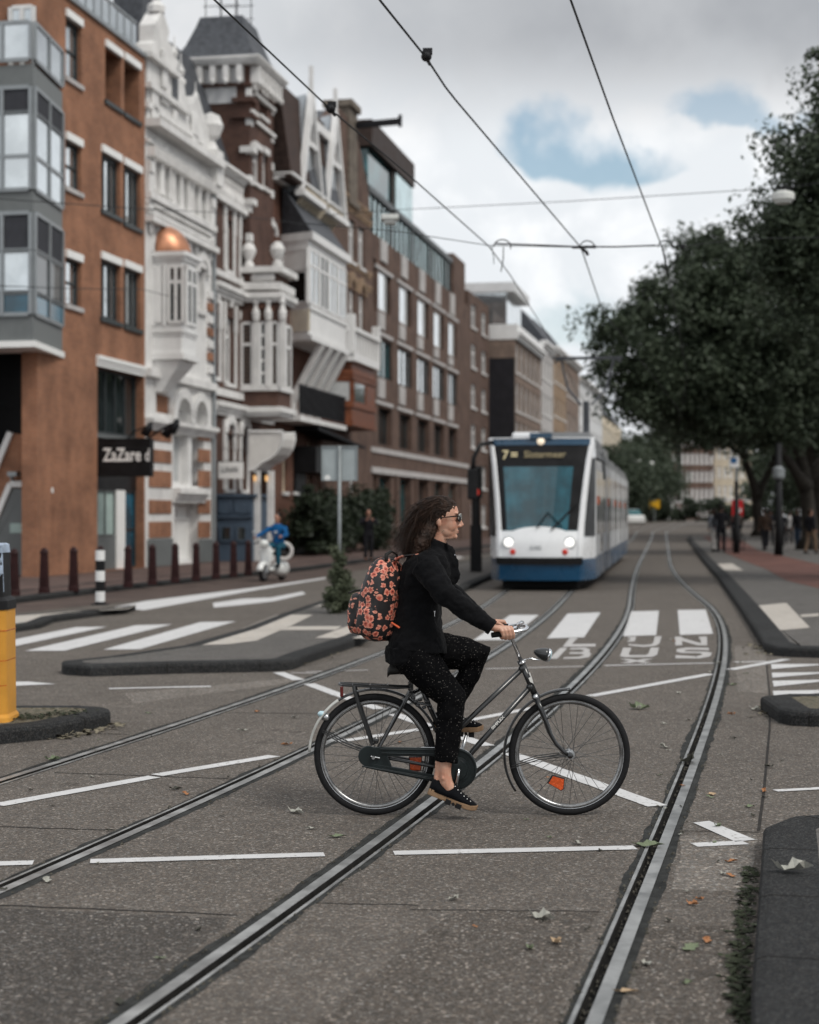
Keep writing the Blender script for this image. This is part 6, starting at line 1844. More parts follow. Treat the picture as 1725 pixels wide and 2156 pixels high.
mb = MB(); mb.tube([S(.55, 1.42, .05), S(.2, 1.75, .05), S(.75, 2.15, .04)][:2] + [S(-.05, 1.40, .05)], .018, 5); mb.tube([S(.30, 1.36, .05), S(.86, 1.95, .05)], .022, 5); mb.build('wiper', M['rubber'], TR)
p = S(0, 3.36, .05); mb = MB(); mb.lathe([(.09, .04), (.085, -.02), (.03, -.05)], 14, p, 'y'); mb.build('top_light', M['lamp_warm'], TR, smooth=True)
mb = MB(); mb.box(-.25, .25, .55, .8, 3.44, 3.56); mb.build('roof_light_box', M['tram_deep_blue'], TR)
# dark interior glimpsed through the screen: dash and driver's blind sit on the glass behind the surround
mb = MB(); mb.tube([(-1.12, .75, 3.36), (-1.36, .45, 3.30), (-1.50, .35, 3.0), (-1.52, .35, 2.72)], .05, 8); arm = mb.build('mirror_arm', M['black_paint'], TR, smooth=True)
mb = MB(); mb.box(-1.64, -1.42, .28, .42, 2.05, 2.75); mb.build('mirror', M['black_paint'], arm, bevel=.04)
mb = MB(); mb.tube([(1.22, 1.1, 3.0), (1.40, .9, 2.9), (1.42, .9, 2.5)], .03, 6); mb.build('mirror_arm', M['black_paint'], TR)
# body sections with articulation bellows
secs = [(1.36, 7.2), (7.6, 12.4), (12.8, 17.0), (17.4, 22.6), (23.0, 29.0)]
for i, (a, c) in enumerate(secs):
    mb = MB()
    prof = [(-1.2, .72), (-1.2, 3.05), (-1.08, 3.36), (-.9, 3.45), (.9, 3.45), (1.08, 3.36), (1.2, 3.05), (1.2, .72)]
    rings = [[(x, a, z) for x, z in prof], [(x, c, z) for x, z in prof]]
    mb.loft(rings); sec = mb.build('body_section', M['tram_grey'], TR)
    mb = MB(); mb.box(-1.205, 1.205, a + .01, c - .01, .24, .74); mb.build('side_skirt', M['tram_blue'], sec)
    nwin = max(2, int((c - a) / 1.6)); L = (c - a - .3) / nwin
    for k in range(nwin):
        for x0, x1 in ((1.195, 1.215), (-1.215, -1.195)):
            door = (i + k) % 3 == 1
            mb = MB(); mb.box(x0, x1, a + .18 + k * L, a + .08 + (k + 1) * L, .80 if door else 1.25, 2.75); w_ = mb.build('door' if door else 'window', M['glass_pale'] if k % 2 else M['glass'], sec)
    for k in range(nwin + 1):
        for x0, x1 in ((1.19, 1.222), (-1.222, -1.19)):
            mb = MB(); mb.box(x0, x1, a + .1 + k * L - .03, a + .1 + k * L + .03, .76, 3.0); mb.build('trim', M['tram_white'], sec)
    mb = MB(); mb.box(1.2, 1.25, a + 1.0, a + 1.16, 1.95, 2.15); mb.build('side_light', M['orange_lens'], sec)
    if i < 4: mb = MB(); mb.box(-1.12, 1.12, c + .0, c + .4, .4, 3.35); mb.build('bellows', M['rubber'], TR)
mb = MB(); mb.box(-.85, -.15, 2.6, 4.6, 3.46, 3.68); mb.build('roof_unit', M['tram_white'], TR, bevel=.06)
mb = MB(); mb.box(.1, 1.0, 2.4, 6.5, 3.46, 3.66); mb.box(-.9, .9, 8.2, 12, 3.46, 3.75); mb.box(-.9, .9, 13.5, 16.5, 3.46, 3.72); mb.build('roof_unit', M['tram_grey'], TR)
mb = MB()
PY = 10.0
mb.tube([(.55, PY, 3.7), (.55, PY, 4.9)], .09, 8)
for s_ in (-1, 1):
    mb.tube([(.55 + s_ * .15, PY, 4.8), (.55 + s_ * .55, PY + .5, 5.3), (.55 + s_ * .75, PY + .6, 6.15)], .035, 6)
    mb.tube([(.55 + s_ * .75, PY + .6, 6.15), (.55 + s_ * .95, PY + .6, 6.05)], .03, 5)
mb.bar((-.45, PY + .6, 6.18), (1.55, PY + .6, 6.18), .07); mb.bar((-.4, PY + .9, 6.18), (1.5, PY + .9, 6.18), .05)
mb.build('pantograph', M['slate'], TR)

# ================================================================== street furniture
mat('yellow_post', (.60, .285, .045), .45, 0, .1, 3, .15, 30); mat('sticker', (.35, .42, .52), .4, 0, .3, 8); mat('sticker_blue', (.03, .12, .28), .4, 0, .3, 9)
mat('oxblood', (.026, .009, .009), .5, 0, .25, 5); mat('post_black', (.012, .012, .013), .5, 0, .2, 6); mat('sign_back', (.36, .40, .41), .5, .35, .08, 3, streak=.15)
mat('post_grey', (.25, .27, .275), .5, .4, .12, 4); mat('red_sign', (.5, .02, .025), .4, 0, .08, 3); mat('white_paint', (.74, .74, .73), .5, 0, .06, 4)
# yellow post on the left island
yp = empty('traffic_post', (-3.25, 13.05, .11), 0, 'yellow post with black top and peeling sticker on the left island', 'post')
W_ = .26
def rr(hw, hd, z, k=6, rad=.07):
    pts = []
    for cx_, cy_, a0 in ((hw - rad, hd - rad, 0), (-hw + rad, hd - rad, 90), (-hw + rad, -hd + rad, 180), (hw - rad, -hd + rad, 270)):
        for i in range(k): a = R(a0 + 90 * i / (k - 1)); pts.append((cx_ + rad * math.cos(a), cy_ + rad * math.sin(a), z))
    return pts
hw = -3.25; ex = at(34, 1400, 13.2).x + 3.25
mb = MB(); mb.loft([rr(ex + .025, .22, 0), rr(ex + .02, .215, .035), rr(ex + .004, .20, .06), rr(ex - .004, .20, .862)]); mb.build('post_body', M['yellow_post'], yp, smooth=False)
mb = MB()
for z_ in (.28, .47, .70): mb.loft([rr(ex + .001, .203, z_), rr(ex + .001, .203, z_ + .006)], cap=False)
mb.build('seam', M['orange_lens'], yp)
mb = MB(); mb.loft([rr(ex + .004, .205, .863), rr(ex + .004, .205, .93), rr(ex - .03, .18, .96), rr(ex - .035, .17, 1.20), rr(ex - .045, .165, 1.36)]); top = mb.build('post_top', M['post_black'], yp)
mb = MB(); mb.loft([rr(ex - .036, .176, 1.30), rr(ex - .043, .17, 1.362), rr(ex - .06, .15, 1.372)]); st = mb.build('sticker', M['sticker'], top)
mb = MB()
for k in range(5):
    z0_, z1_ = 1.0 + k * .07, 1.0 + (k + 1) * .07; a_ = .035 + .02 * math.sin(k * 2.1)
    x0_ = ex - .032 - .012 * k / 5
    mb.add([(x0_ - a_, -.177, z0_), (x0_ + .002, -.12, z0_), (x0_ + .0, -.12, z1_), (x0_ - .035 - .02 * math.sin((k + 1) * 2.1), -.173, z1_)], [(0, 1, 2, 3)])
mb.build('sticker_strip', M['sticker'], top)
mb = MB(); mb.box(-.12, ex - .075, -.184, -.174, 1.17, 1.33); mb.build('sticker_patch', M['sticker_blue'], top)
# striped bollard
p = gp(211, 1273, .1)
bo = empty('striped_bollard', (p[0], p[1], .09), 0, 'round bollard with black and white bands on the slim island', 'bollard')
h_ = .98; r_ = .085
for k in range(5):
    z0_, z1_ = .06 + k * (h_ - .06) / 5, .06 + (k + 1) * (h_ - .06) / 5
    mb = MB(); mb.lathe([(r_, z0_), (r_, z1_ - .001)], 16); mb.build('band', M['white_paint'] if k % 2 == 0 else M['post_black'], bo, smooth=False)
mb = MB(); mb.lathe([(r_ + .008, 0), (r_ + .008, .059)], 16); mb.lathe([(.17, 0), (.16, .02)], 16); mb.build('base', M['post_black'], bo)
mb = MB(); mb.lathe([(r_, h_), (.05, h_ + .02)], 16); mb.build('cap', M['post_black'], bo)
# dark red bollards along the kerb: one built, the rest copied with their parts
bl_px = [(30, 1254), (93, 1249), (155, 1244.5), (212, 1240), (270, 1236), (321, 1231), (369, 1226), (413, 1222), (455, 1218), (492, 1214.5), (523, 1211)]
lab_b = ['dark red bollard half hidden behind the yellow post', 'dark red bollard second from the yellow post', 'dark red bollard between yellow post and striped bollard', 'dark red bollard directly behind the striped bollard',
         'dark red bollard below the black shop sign', 'dark red bollard in front of the white ornate house left part', 'dark red bollard at the middle of the white ornate house', 'dark red bollard before the white house drainpipe',
         'dark red bollard left of the blue shop door', 'dark red bollard before the blue shop door', 'dark red bollard nearest the scooter']
proto = None
for (x_, y_), lab in zip(bl_px, lab_b):
    X, Y = gp(x_, y_, .12)
    if proto is None:
        proto = empty('kerb_bollard', (X, Y, .11), 0, lab, 'bollard', 'dark red bollards along the left kerb')
        mb = MB(); mb.loft([rr(.105, .105, 0, 3, .03), rr(.10, .10, .10, 3, .03), rr(.092, .092, .12, 3, .03), rr(.072, .072, .80, 3, .03)]); mb.build('shaft', M['oxblood'], proto, bevel=0)
        mb = MB(); mb.loft([rr(.080, .080, .80, 3, .03), rr(.080, .080, .84, 3, .03), rr(.055, .055, .90, 3, .025), rr(.02, .02, .93, 3, .01)]); mb.build('cap', M['oxblood'], proto)
    else:
        o = copy_tree(proto); o.location = (X, Y, .11); o['label'] = lab
# road sign seen from behind
sg = empty('road_sign', (-1.15, 27.6, .12), 0, 'square grey road sign seen from the back on a thin post', 'road sign')
mb = MB(); mb.tube([(0, 0, 0), (0, 0, 2.72)], .030, 8); mb.build('post', M['post_grey'], sg, smooth=True)
mb = MB(); mb.tube([(0, 0, 0), (0, 0, .75)], .042, 8); mb.lathe([(.05, .75), (.05, .80)], 8); mb.build('sleeve', M['post_grey'], sg)
zs0 = at(713, 1013, 27.6).z - .12; zs1 = at(713, 939, 27.6).z - .12
mb = MB(); mb.box(-.30, .30, .035, .047, zs0, zs1); pn = mb.build('panel', M['sign_back'], sg, bevel=.01)
mb = MB(); mb.box(-.30, -.285, .0, .034, zs0, zs1); mb.box(.285, .30, .0, .034, zs0, zs1); mb.box(-.284, .284, .0, .034, zs1 - .014, zs1); mb.box(-.284, .284, .0, .034, zs0, zs0 + .014); mb.box(-.035, .035, -.0, .034, zs0 + .02, zs1 - .02); mb.build('frame', M['post_grey'], pn)
mb = MB(); mb.lathe([(.05, -.004), (.05, .0)], 12, (-.2, .034, zs0 + .05), 'y'); mb.build('label_sticker', M['white_paint'], pn)
# traffic light on the platform
tl = empty('traffic_light', (1.86, 47.0, .12), 0, 'black traffic light column on the platform left of the tram', 'traffic light')
mb = MB(); mb.tube([(0, 0, 0), (0, 0, 2.4)], .12, 10); mb.box(-.16, .16, -.14, .14, .0, 1.3); mb.build('pole', M['post_black'], tl)
mb = MB(); mb.box(-.17, .17, -.16, .16, 2.05, 2.95); hd = mb.build('signal_head', M['post_black'], tl, bevel=.03)
for k in range(3):
    mb = MB(); mb.lathe([(.10, 0), (.09, -.03)], 14, (0, -.161, 2.22 + k * .28), 'y'); mb.build('lens', M['lamp_red'] if k == 0 else M['post_black'], hd)
    mb = MB(); mb.tube([(-.11, -.16, 2.24 + k * .28), (-.08, -.26, 2.31 + k * .28), (.08, -.26, 2.31 + k * .28), (.11, -.16, 2.24 + k * .28)], .012, 5); mb.build('visor', M['post_black'], hd)
# poles and signs on the right pavement
def pole_at(px, py, Y, h, r, label, name='lamp_post', cat='lamp post'):
    X = (px - CX) * Y / FX
    o = empty(name, (X, Y, .12), 0, label, cat); mb = MB(); mb.tube([(0, 0, 0), (0, 0, h * .3), (0, 0, h)], [r * 1.3, r, r * .8], 8); mb.build('pole', M['post_black'], o, smooth=True); return o
o = pole_at(1551, 0, 70, 3.0, .11, 'dark post carrying a small blue and white sign above the people', 'sign_post', 'sign')
z0_ = at(0, 985, 70).z - .12; z1_ = at(0, 962, 70).z - .12
mb = MB(); mb.box(-.34, .08, -.16, -.11, z0_, z1_); pn = mb.build('sign_panel', M['white_paint'], o); mb = MB(); mb.box(-.26, -.02, -.175, -.161, z0_ + .18, z1_ - .05); mb.build('symbol', M['sticker_blue'], pn)
mb = MB(); mb.tube([(0, 0, 3.0), (0, 0, z0_ + .2)], .07, 8); mb.build('pole_top', M['post_grey'], o)
o = pole_at(1640, 0, 66, 4.4, .14, 'thick black lamp post between the trees on the right', 'lamp_post'); mb = MB(); mb.lathe([(.2, 3.0), (.24, 3.1), (.24, 3.4), (.12, 3.5)], 10); mb.build('collar', M['post_grey'], o)
X = (1553 - CX) * 84 / FX
o = empty('red_advert_sign', (X, 84, .12), 0, 'red square sign on a post behind the strolling couple', 'sign'); mb = MB(); mb.tube([(0, 0, 0), (0, 0, 1.6)], .05, 6); mb.build('post', M['post_grey'], o)
za_, zb_ = at(0, 1083, 84).z - .12, at(0, 1053, 84).z - .12
mb = MB(); mb.box(-.27, .27, -.08, .08, za_ - .3, zb_); pn = mb.build('sign_panel', M['red_sign'], o); mb = MB(); mb.prism_y([(-.05, za_ + .05), (.18, za_ + .1), (.16, za_ + .32), (.0, za_ + .2)], -.095, -.081); mb.build('emblem', M['white_paint'], pn)
# hanging lamps and span wires
mat('wire', (.03, .032, .034), .6, .3, .1, 3); mat('lamp_glass', (.62, .63, .60), .3, 0, .08, 5); mat('insulator', (.02, .02, .022), .5, 0, .1, 3)


def wire(name, label, cat, pts, r, group=None):
    mb = MB(); c = Vector(pts[0]); mb.tube(pts, r, 5)
    o = mb.build(name, M['wire'], None, c); o.location = c
    return tag(o, label, cat, group)


def at_h(x, y, z):
    Y = (z - EYE) * FX / (HY - y); return Vector(((x - CX) * Y / FX, Y, z))


def smooth_pts(P, n=6):
    out = []
    for i in range(len(P) - 1):
        p0 = P[max(0, i - 1)]; p1 = P[i]; p2 = P[i + 1]; p3 = P[min(len(P) - 1, i + 2)]
        for k in range(n):
            t = k / n
            out.append(.5 * ((2 * p1) + (p2 - p0) * t + (2 * p0 - 5 * p1 + 4 * p2 - p3) * t * t + (3 * p1 - p0 - 3 * p2 + p3) * t ** 3))
    out.append(P[-1]); return out


ZW = 5.5
w1 = [at_h(380, -110, ZW), at_h(452, 0, ZW), at_h(700, 234, ZW), at_h(860, 368, ZW), at_h(1030, 519, ZW), at_h(1075, 580, ZW), at_h(1170, 732, ZW)]
w1 += [Vector((5.2, 52, ZW)), Vector((9.6, 80, ZW)), Vector((17.5, 130, ZW + .5))]
w2 = [at_h(720, -120, ZW), at_h(800, 0, ZW), at_h(898, 122, ZW), at_h(938, 183, ZW), at_h(960, 211, ZW), at_h(1224, 522, ZW), at_h(1268, 652, ZW), Vector((9.6, 60, ZW)), Vector((18, 110, ZW + .3))]
w3 = [at_h(1170, -90, ZW), at_h(1202, 0, ZW), at_h(1290, 246, ZW), at_h(1394, 520, ZW), at_h(1424, 660, ZW), Vector((7.6, 46, ZW)), Vector((12.8, 80, ZW)), Vector((19.8, 130, ZW + .5))]
wire('contact_wire', 'overhead wire on the left passing the gables down to the tram', 'overhead wire', w1, .0085, 'overhead tram wires')
wire('contact_wire', 'middle overhead wire with a kink and a dark clamp', 'overhead wire', w2, .0095, 'overhead tram wires')
wire('contact_wire', 'right overhead wire running into the trees', 'overhead wire', w3, .009, 'overhead tram wires')
for px, py, lab in ((697, 232, 'dark clamp on the left overhead wire'), (898, 122, 'dark knob clamp on the middle overhead wire')):
    p = at_h(px, py, ZW); mb = MB()
    mb.ell((0, 0, .01), (.045, .06, .04)); mb.tube([(-.03, -.16, .0), (0, 0, .0), (.03, .16, -.01)], .016, 6); mb.box(-.03, .05, -.03, .03, .03, .075)
    o = mb.build('wire_clamp', M['insulator'], None); o.location = p; tag(o, lab, 'clamp', 'clamps on the overhead wires')
YS = 23.8
A = lambda x, y, Y=YS: at(x, y, Y)
wire('span_wire', 'cross span wire holding the three overhead wires', 'span wire', [A(640, 470, 26), A(840, 488, 24.6), A(1028, 517), A(1222, 521), A(1395, 518), A(1440, 519), A(1560, 503, 25), A(1760, 500, 27)], .006, 'span wires across the street')
mb = MB(); c = A(1224, 522)
def P_(x, y, dy=0.0): return A(x, y, YS + dy) - c
mb.tube([P_(1042, 513), P_(1150, 517), P_(1222, 520), P_(1300, 520), P_(1382, 517)], .012, 6)
for cx_, r0 in ((1058, 18), (1237, 15), (1402, 16)):
    mb.tube([P_(cx_ + r0 * math.cos(t), 520 - r0 * .85 * math.sin(t)) for t in np.linspace(PI * 1.02, -.3, 10)], .009, 5)
mb.tube([P_(1205, 521), P_(1256, 520)], .022, 6); mb.tube([P_(1222, 520), P_(1236, 532), P_(1238, 538)], .025, 6)
mb.tube([P_(1060, 520), P_(1060, 545), P_(1055, 572, .6)], .008, 5); mb.tube([P_(1035, 516), P_(1040, 545), P_(1040, 556, .4)], .006, 5)
mb.tube([P_(1394, 520), P_(1401, 545), P_(1405, 575, .8)], .012, 5); mb.tube([P_(1440, 519), P_(1425, 545, .3), P_(1405, 575, .8)], .006, 5); mb.ell(P_(1438, 520), (.035, .035, .035), 8, 6)
o = mb.build('pull_off_bracket', M['insulator'], None); o.location = c; tag(o, 'black steady arms with loops holding the contact wires', 'wire bracket')
YL = 36.0
wire('span_wire', 'lamp cable across the street holding the two hanging lamps', 'span wire', [at(700, 452, 42), at(822, 443, YL + 3), at(1200, 424, YL), at(1580, 400, YL - 2), at(1650, 396, YL - 3), at(1800, 375, YL - 3)], .008, 'span wires across the street')
wire('span_wire', 'faint cable in front of the orange and white houses', 'span wire', [at(-60, 415, 30), at(300, 440, 38), at(445, 447, 44), at(700, 480, 60)], .010, 'span wires across the street')
wire('span_wire', 'low faint cable between orange house and tower house', 'span wire', [at(-60, 600, 32), at(150, 608, 38), at(300, 610, 44), at(420, 640, 56)], .010, 'span wires across the street')
for px, py, Y, w_, lab in ((821, 462, YL + 3, .40, 'white hanging street lamp before the glass attic on the left'), (1650, 415, YL - 3, .40, 'white hanging street lamp before the dark tree on the right')):
    p = at(px, py, Y); o = empty('hanging_lamp', p, 0, lab, 'street lamp', 'lamps hanging over the street')
    if px < 1000:
        mb = MB(); mb.box(-.20, .20, -.2, .2, -.03, .09); mb.build('lamp_body', M['lamp_glass'], o, bevel=.02); mb = MB(); mb.box(-.13, .13, -.14, .14, -.11, -.031); mb.build('diffuser', M['lamp_glass'], o)
        mb = MB(); mb.tube([(0, 0, .09), (0, 0, .21)], .015, 5); mb.bar((-.14, 0, .19), (.14, 0, .19), .03); mb.build('hanger', M['insulator'], o)
    else:
        mb = MB(); mb.lathe([(.06, .13), (.20, .08), (.215, .05), (.215, -.06), (.19, -.065)], 18); mb.build('lamp_body', M['lamp_glass'], o, smooth=False); mb = MB(); mb.lathe([(.17, -.066), (.16, -.12), (.1, -.135)], 18); mb.build('diffuser', M['lamp_white' if False else 'lamp_glass'], o)
        mb = MB(); mb.tube([(0, 0, .13), (0, 0, .2)], .02, 5); mb.bar((-.16, 0, .18), (.2, 0, .19), .035); mb.build('hanger', M['insulator'], o)
# cars at the far end
def car(px, Y, label, paint, kind='car'):
    X = (px - CX) * Y / FX
    root = empty('parked_car' if kind == 'car' else 'parked_van', (X, Y, hz(Y)), R(6), label, 'car' if kind == 'car' else 'van')
    h = 1.45 if kind == 'car' else 1.9
    mb = MB(); sec = [(-.85, .25), (-.88, .6), (-.82, .85), (.82, .85), (.88, .6), (.85, .25)]
    mb.loft([[(x, y, z * s) for x, z in sec] for y, s in ((0, .75), (.15, 1), (1.0, 1.05), (4.0, 1.05), (4.2, .85))]); body = mb.build('body', M[paint], root, smooth=False)
    mb = MB(); mb.loft([[(-.78, .9, .88), (.78, .9, .88), (.78, 3.9, .88), (-.78, 3.9, .88)], [(-.62, 1.6, h), (.62, 1.6, h), (.62, 3.4, h), (-.62, 3.4, h)]]); mb.build('cabin', M['glass_teal'], root)
    mb = MB(); mb.box(-.60, .60, 1.65, 3.35, h, h + .04); mb.build('roof', M[paint], root)
    for x_ in (-.78, .78):
        for y_ in (.8, 3.4): mb = MB(); mb.lathe([(.31, -.1), (.31, .1)], 14, (x_, y_, .31), 'x'); mb.build('wheel', M['rubber'], root)
    for x_ in (-.6, .6): mb = MB(); mb.box(x_ - .14, x_ + .14, -.02, .03, .52, .64); mb.build('headlight', M['lamp_glass'], root)
    return root
car(1341, 168, 'white car coming over the far bridge right of the tram', 'white_paint'); car(1318, 176, 'dark blue car half hidden behind the tram rear end', 'tram_deep_blue')
mat('yellow_sign', (.65, .36, .02), .5, 0, .05, 3)
X = (1379 - CX) * 200 / FX; o = empty('yellow_road_sign', (X, 200, hz(200)), 0, 'small yellow sign before the far brick house', 'sign'); mb = MB(); mb.box(-.6, .6, -.04, .04, 1.7, 2.7); mb.build('sign_panel', M['yellow_sign'], o); mb = MB(); mb.tube([(0, .1, 0), (0, .1, 2.2)], .06, 6); mb.build('post', M['post_grey'], o)
for k, (px, Y, z_, lab) in enumerate(((1343, 196, 7.2, 'left round street lamp before the far trees'), (1356, 205, 9.0, 'topmost round street lamp before the far trees'), (1372, 190, 6.7, 'right round street lamp before the far trees'))):
    X = (px - CX) * Y / FX; o = empty('globe_lamp', (X, Y, hz(Y)), 0, lab, 'street lamp', 'round lamps far off'); mb = MB(); mb.ell((0, 0, z_), (.32, .32, .3)); mb.build('globe', M['lamp_glass'], o, smooth=True); mb = MB(); mb.tube([(0, 0, 0), (0, 0, z_ - .25)], .05, 6); mb.build('pole', M['post_black'], o)
# ================================================================== the bicycle
mat('bike_black', (.014, .015, .016), .32, 0, .25, 9, coat=.6); mat('case_black', (.012, .017, .018), .38, 0, .25, 8, coat=.3)
mat('tyre', (.016, .016, .017), .75, 0, .2, 30, .3, 120); mat('chrome', (.72, .73, .75), .14, 1, .08, 20); mat('alu', (.52, .53, .54), .3, 1, .12, 14)
mat('rim_alu', (.30, .30, .30), .28, .9, .3, 10); mat('spoke', (.12, .12, .12), .4, .8, .1, 9); mat('reflector', (.62, .085, .012), .25, 0, .2, 60, coat=.6); mat('reflector_red', (.12, .012, .01), .25, 0, .2, 60, coat=.5)
mat('fender_white', (.50, .50, .47), .5, 0, .2, 12, streak=.4); mat('clear_lens', (.42, .60, .66), .12, 0, .1, 20, coat=.8); mat('saddle_black', (.02, .019, .018), .6, 0, .2, 12)
mat('decal', (.72, .71, .68), .5, 0, .1, 30)
YB = 9.52
BO_ = (.33, YB, 0)
BK = empty('bicycle', BO_, 0, 'black city bicycle with full chain case ridden across the tram tracks', 'bicycle')
OB = (.33, 0, 0)
def bu(u, v): return -.598 + .0011033 * u, .9028 - .0011033 * v      # measured side view -> metres
RH, FH = (-.197, .345), (.906, .345)
WR = .345


def ring(mb, c, r0, sec, n=64, y=0.0, a0=0.0, a1=2 * PI):
    """sweep a small (radial, lateral) section round a wheel"""
    closed = abs(a1 - a0 - 2 * PI) < 1e-6
    k = n if closed else n + 1
    rings = []
    for i in range(k):
        t = a0 + (a1 - a0) * i / n
        rings.append([(c[0] + (r0 + dr) * math.cos(t), y + dy, c[1] + (r0 + dr) * math.sin(t)) for dr, dy in sec])
    mb.loft(rings, cap=True, closed=closed)


def circ(r, n=8, fx=1.0): return [(r * math.cos(2 * PI * t / n), r * fx * math.sin(2 * PI * t / n)) for t in range(n)]


def wheel(c, name, rear):
    mb = MB(); ring(mb, c, WR - .0205, circ(.0205, 10, .9)); w = mb.build(name, M['tyre'], BK, OB, smooth=True)
    mb = MB(); ring(mb, c, WR - .0405, circ(.0022, 6, 5.2)); ring(mb, c, WR - .053, [(-.008, -.003), (-.008, .003), (.010, .0115), (.012, .009), (.0, .0), (.012, -.009), (.010, -.0115)]); mb.build('rim', M['rim_alu'], w, OB, smooth=True)
    mb = MB(); ring(mb, c, WR - .0385, [(-.0014, -.0150), (.0010, -.0156), (.0010, -.0130), (-.0014, -.0130)]); mb.build('sidewall_line', M['alu'], w, OB)
    mb = MB(); mb.lathe([(.018, -.045), (.018, -.035), (.028, -.034), (.028, -.030), (.014, -.028), (.014, .028), (.028, .030), (.028, .034), (.018, .05)], 14, (c[0], 0, c[1]), 'y'); mb.tube([(c[0], -.07, c[1]), (c[0], .07, c[1])], .008, 8); mb.build('hub', M['alu'], w, OB)
    mb = MB(); n = 36
    for k in range(n):
        side = -1 if k % 2 else 1
        a = 2 * PI * k / n; off = (1.15 if (k // 2) % 2 else -1.15)
        p = (c[0] + .026 * math.cos(a + off), side * .032, c[1] + .026 * math.sin(a + off)); q = (c[0] + (WR - .055) * math.cos(a), 0, c[1] + (WR - .055) * math.sin(a))
        mb.tube([p, q], .00135, 4, cap=False)
    mb.build('spokes', M['spoke'], w, OB)
    return w


fw = wheel(FH, 'front_wheel', False); rw_ = wheel(RH, 'rear_wheel', True)
# orange wheel reflectors
def refl(pts, parent, y=-.012, mt='reflector'):
    mb = MB(); mb.prism_y(pts, y - .008, y + .004); o = mb.build('reflector', M[mt], parent, OB)
    cx_ = sum(p[0] for p in pts) / len(pts); cz_ = sum(p[1] for p in pts) / len(pts)
    mb = MB(); mb.prism_y([(cx_ + (p[0] - cx_) * 1.18, cz_ + (p[1] - cz_) * 1.18) for p in pts], y + .0041, y + .014); mb.build('bracket', M['bike_black'], o, OB)
refl([bu(1256, 652), bu(1278, 617), bu(1334, 632), bu(1330, 680), bu(1318, 688)], fw)
refl([bu(543, 522), bu(603, 520), bu(598, 585), bu(546, 586)], rw_)
mb = MB(); mb.tube([(p[0], -.02, p[1]) for p in (bu(1198, 686), bu(1212, 688), bu(1222, 672), bu(1214, 656))], .003, 5); mb.build('valve', M['spoke'], fw, OB)

# frame
def P2(u, v, y=0.0): x, z = bu(u, v); return (x, y, z)
mb = MB()
ht, hb = P2(1116, 32), P2(1188, 205)
mb.tube([ht, hb], .0185, 12); 
for q, r_ in ((ht, .0225), (hb, .0225)): d = (Vector(hb) - Vector(ht)).normalized(); mb.tube([Vector(q) - d * .012, Vector(q) + d * .012], r_, 12)
mb.tube([P2(1122, 66), P2(800, 372), P2(690, 478)], .0150, 10)      # upper twin tube
mb.tube([P2(1162, 160), P2(865, 492), P2(796, 574)], .0165, 10)     # lower tube
mb.tube([P2(795, 580), P2(640, 250), P2(600, 150)], .0155, 10)       # seat tube
bb = P2(790, 578); mb.tube([(bb[0], -.035, bb[2]), (bb[0], .035, bb[2])], .022, 12)
for s_ in (-1, 1):
    mb.tube([(RH[0], s_ * .062, RH[1]), (bb[0] - .08, s_ * .04, bb[2] + .006), (bb[0], s_ * .022, bb[2])], .0095, 8)
    mb.tube([(RH[0], s_ * .062, RH[1]), (*P2(540, 200)[:1], s_ * .04, P2(540, 200)[2]), (P2(610, 165)[0], s_ * .016, P2(610, 165)[2])], .0085, 8)
for q, r_, d_ in ((P2(1122, 66), .024, 0), (P2(1162, 160), .0245, 0)): mb.ell(q, (r_, r_ * .9, r_), 10, 8)
mb.build('frame', M['bike_black'], BK, OB, smooth=True)
# maker lettering and head badge
a = Vector(P2(963, 372)); c = Vector(P2(1040, 292)); ang = math.atan2(c.z - a.z, c.x - a.x)
text_mesh('lettering', 'SIMPLEX', .021, M['decal'], BK, Matrix.Translation((a.x - .33 + .006, -.0175, a.z - .006)) @ Matrix.Rotation(-ang, 4, 'Y') @ Matrix.Rotation(R(90), 4, 'X'), .0006, (c - a).length / .098, .0008)
mb = MB()
mb.prism_y([bu(1152, 86), bu(1160, 84), bu(1170, 112), bu(1178, 142), bu(1160, 132), bu(1152, 112), bu(1163, 108)], -.0205, -.0175); mb.build('head_badge', M['decal'], BK, OB)
# fork
mb = MB(); mb.tube([P2(1186, 200), P2(1196, 232)], .021, 10); mb.tube([P2(1188, 212, -.03), P2(1188, 212, .03)], .018, 8); mb.build('fork_crown', M['alu'], BK, OB, smooth=True)
mb = MB()
for s_ in (-1, 1): mb.tube([P2(1192, 218, s_ * .03), P2(1215, 270, s_ * .042), P2(1245, 345, s_ * .05), P2(1262, 395, s_ * .052), P2(1290, 445, s_ * .052), P2(1330, 488, s_ * .052), (FH[0], s_ * .05, FH[1])], [.0165, .0155, .014, .0125, .011, .010, .009], 9)
mb.tube([P2(1245, 318, -.056), P2(1260, 310, -.058)], .004, 5); mb.ell(P2(1262, 310, -.058), (.006, .004, .006), 8, 6)
mb.build('fork', M['bike_black'], BK, OB, smooth=True)
mb = MB()
for s_ in (-1, 1):
    mb.tube([(FH[0], s_ * .055, FH[1]), P2(1200, 530, s_ * .04), P2(1062, 574, s_ * .032)], .0032, 5); mb.tube([(FH[0], s_ * .057, FH[1] + .006), P2(1200, 518, s_ * .04), P2(1066, 562, s_ * .032)], .0032, 5)
mb.build('mudguard_stay', M['bike_black'], BK, OB)
mb = MB(); mb.ell((FH[0], -.062, FH[1]), (.017, .012, .017), 10, 8); mb.build('axle_nut', M['bike_black'], BK, OB)
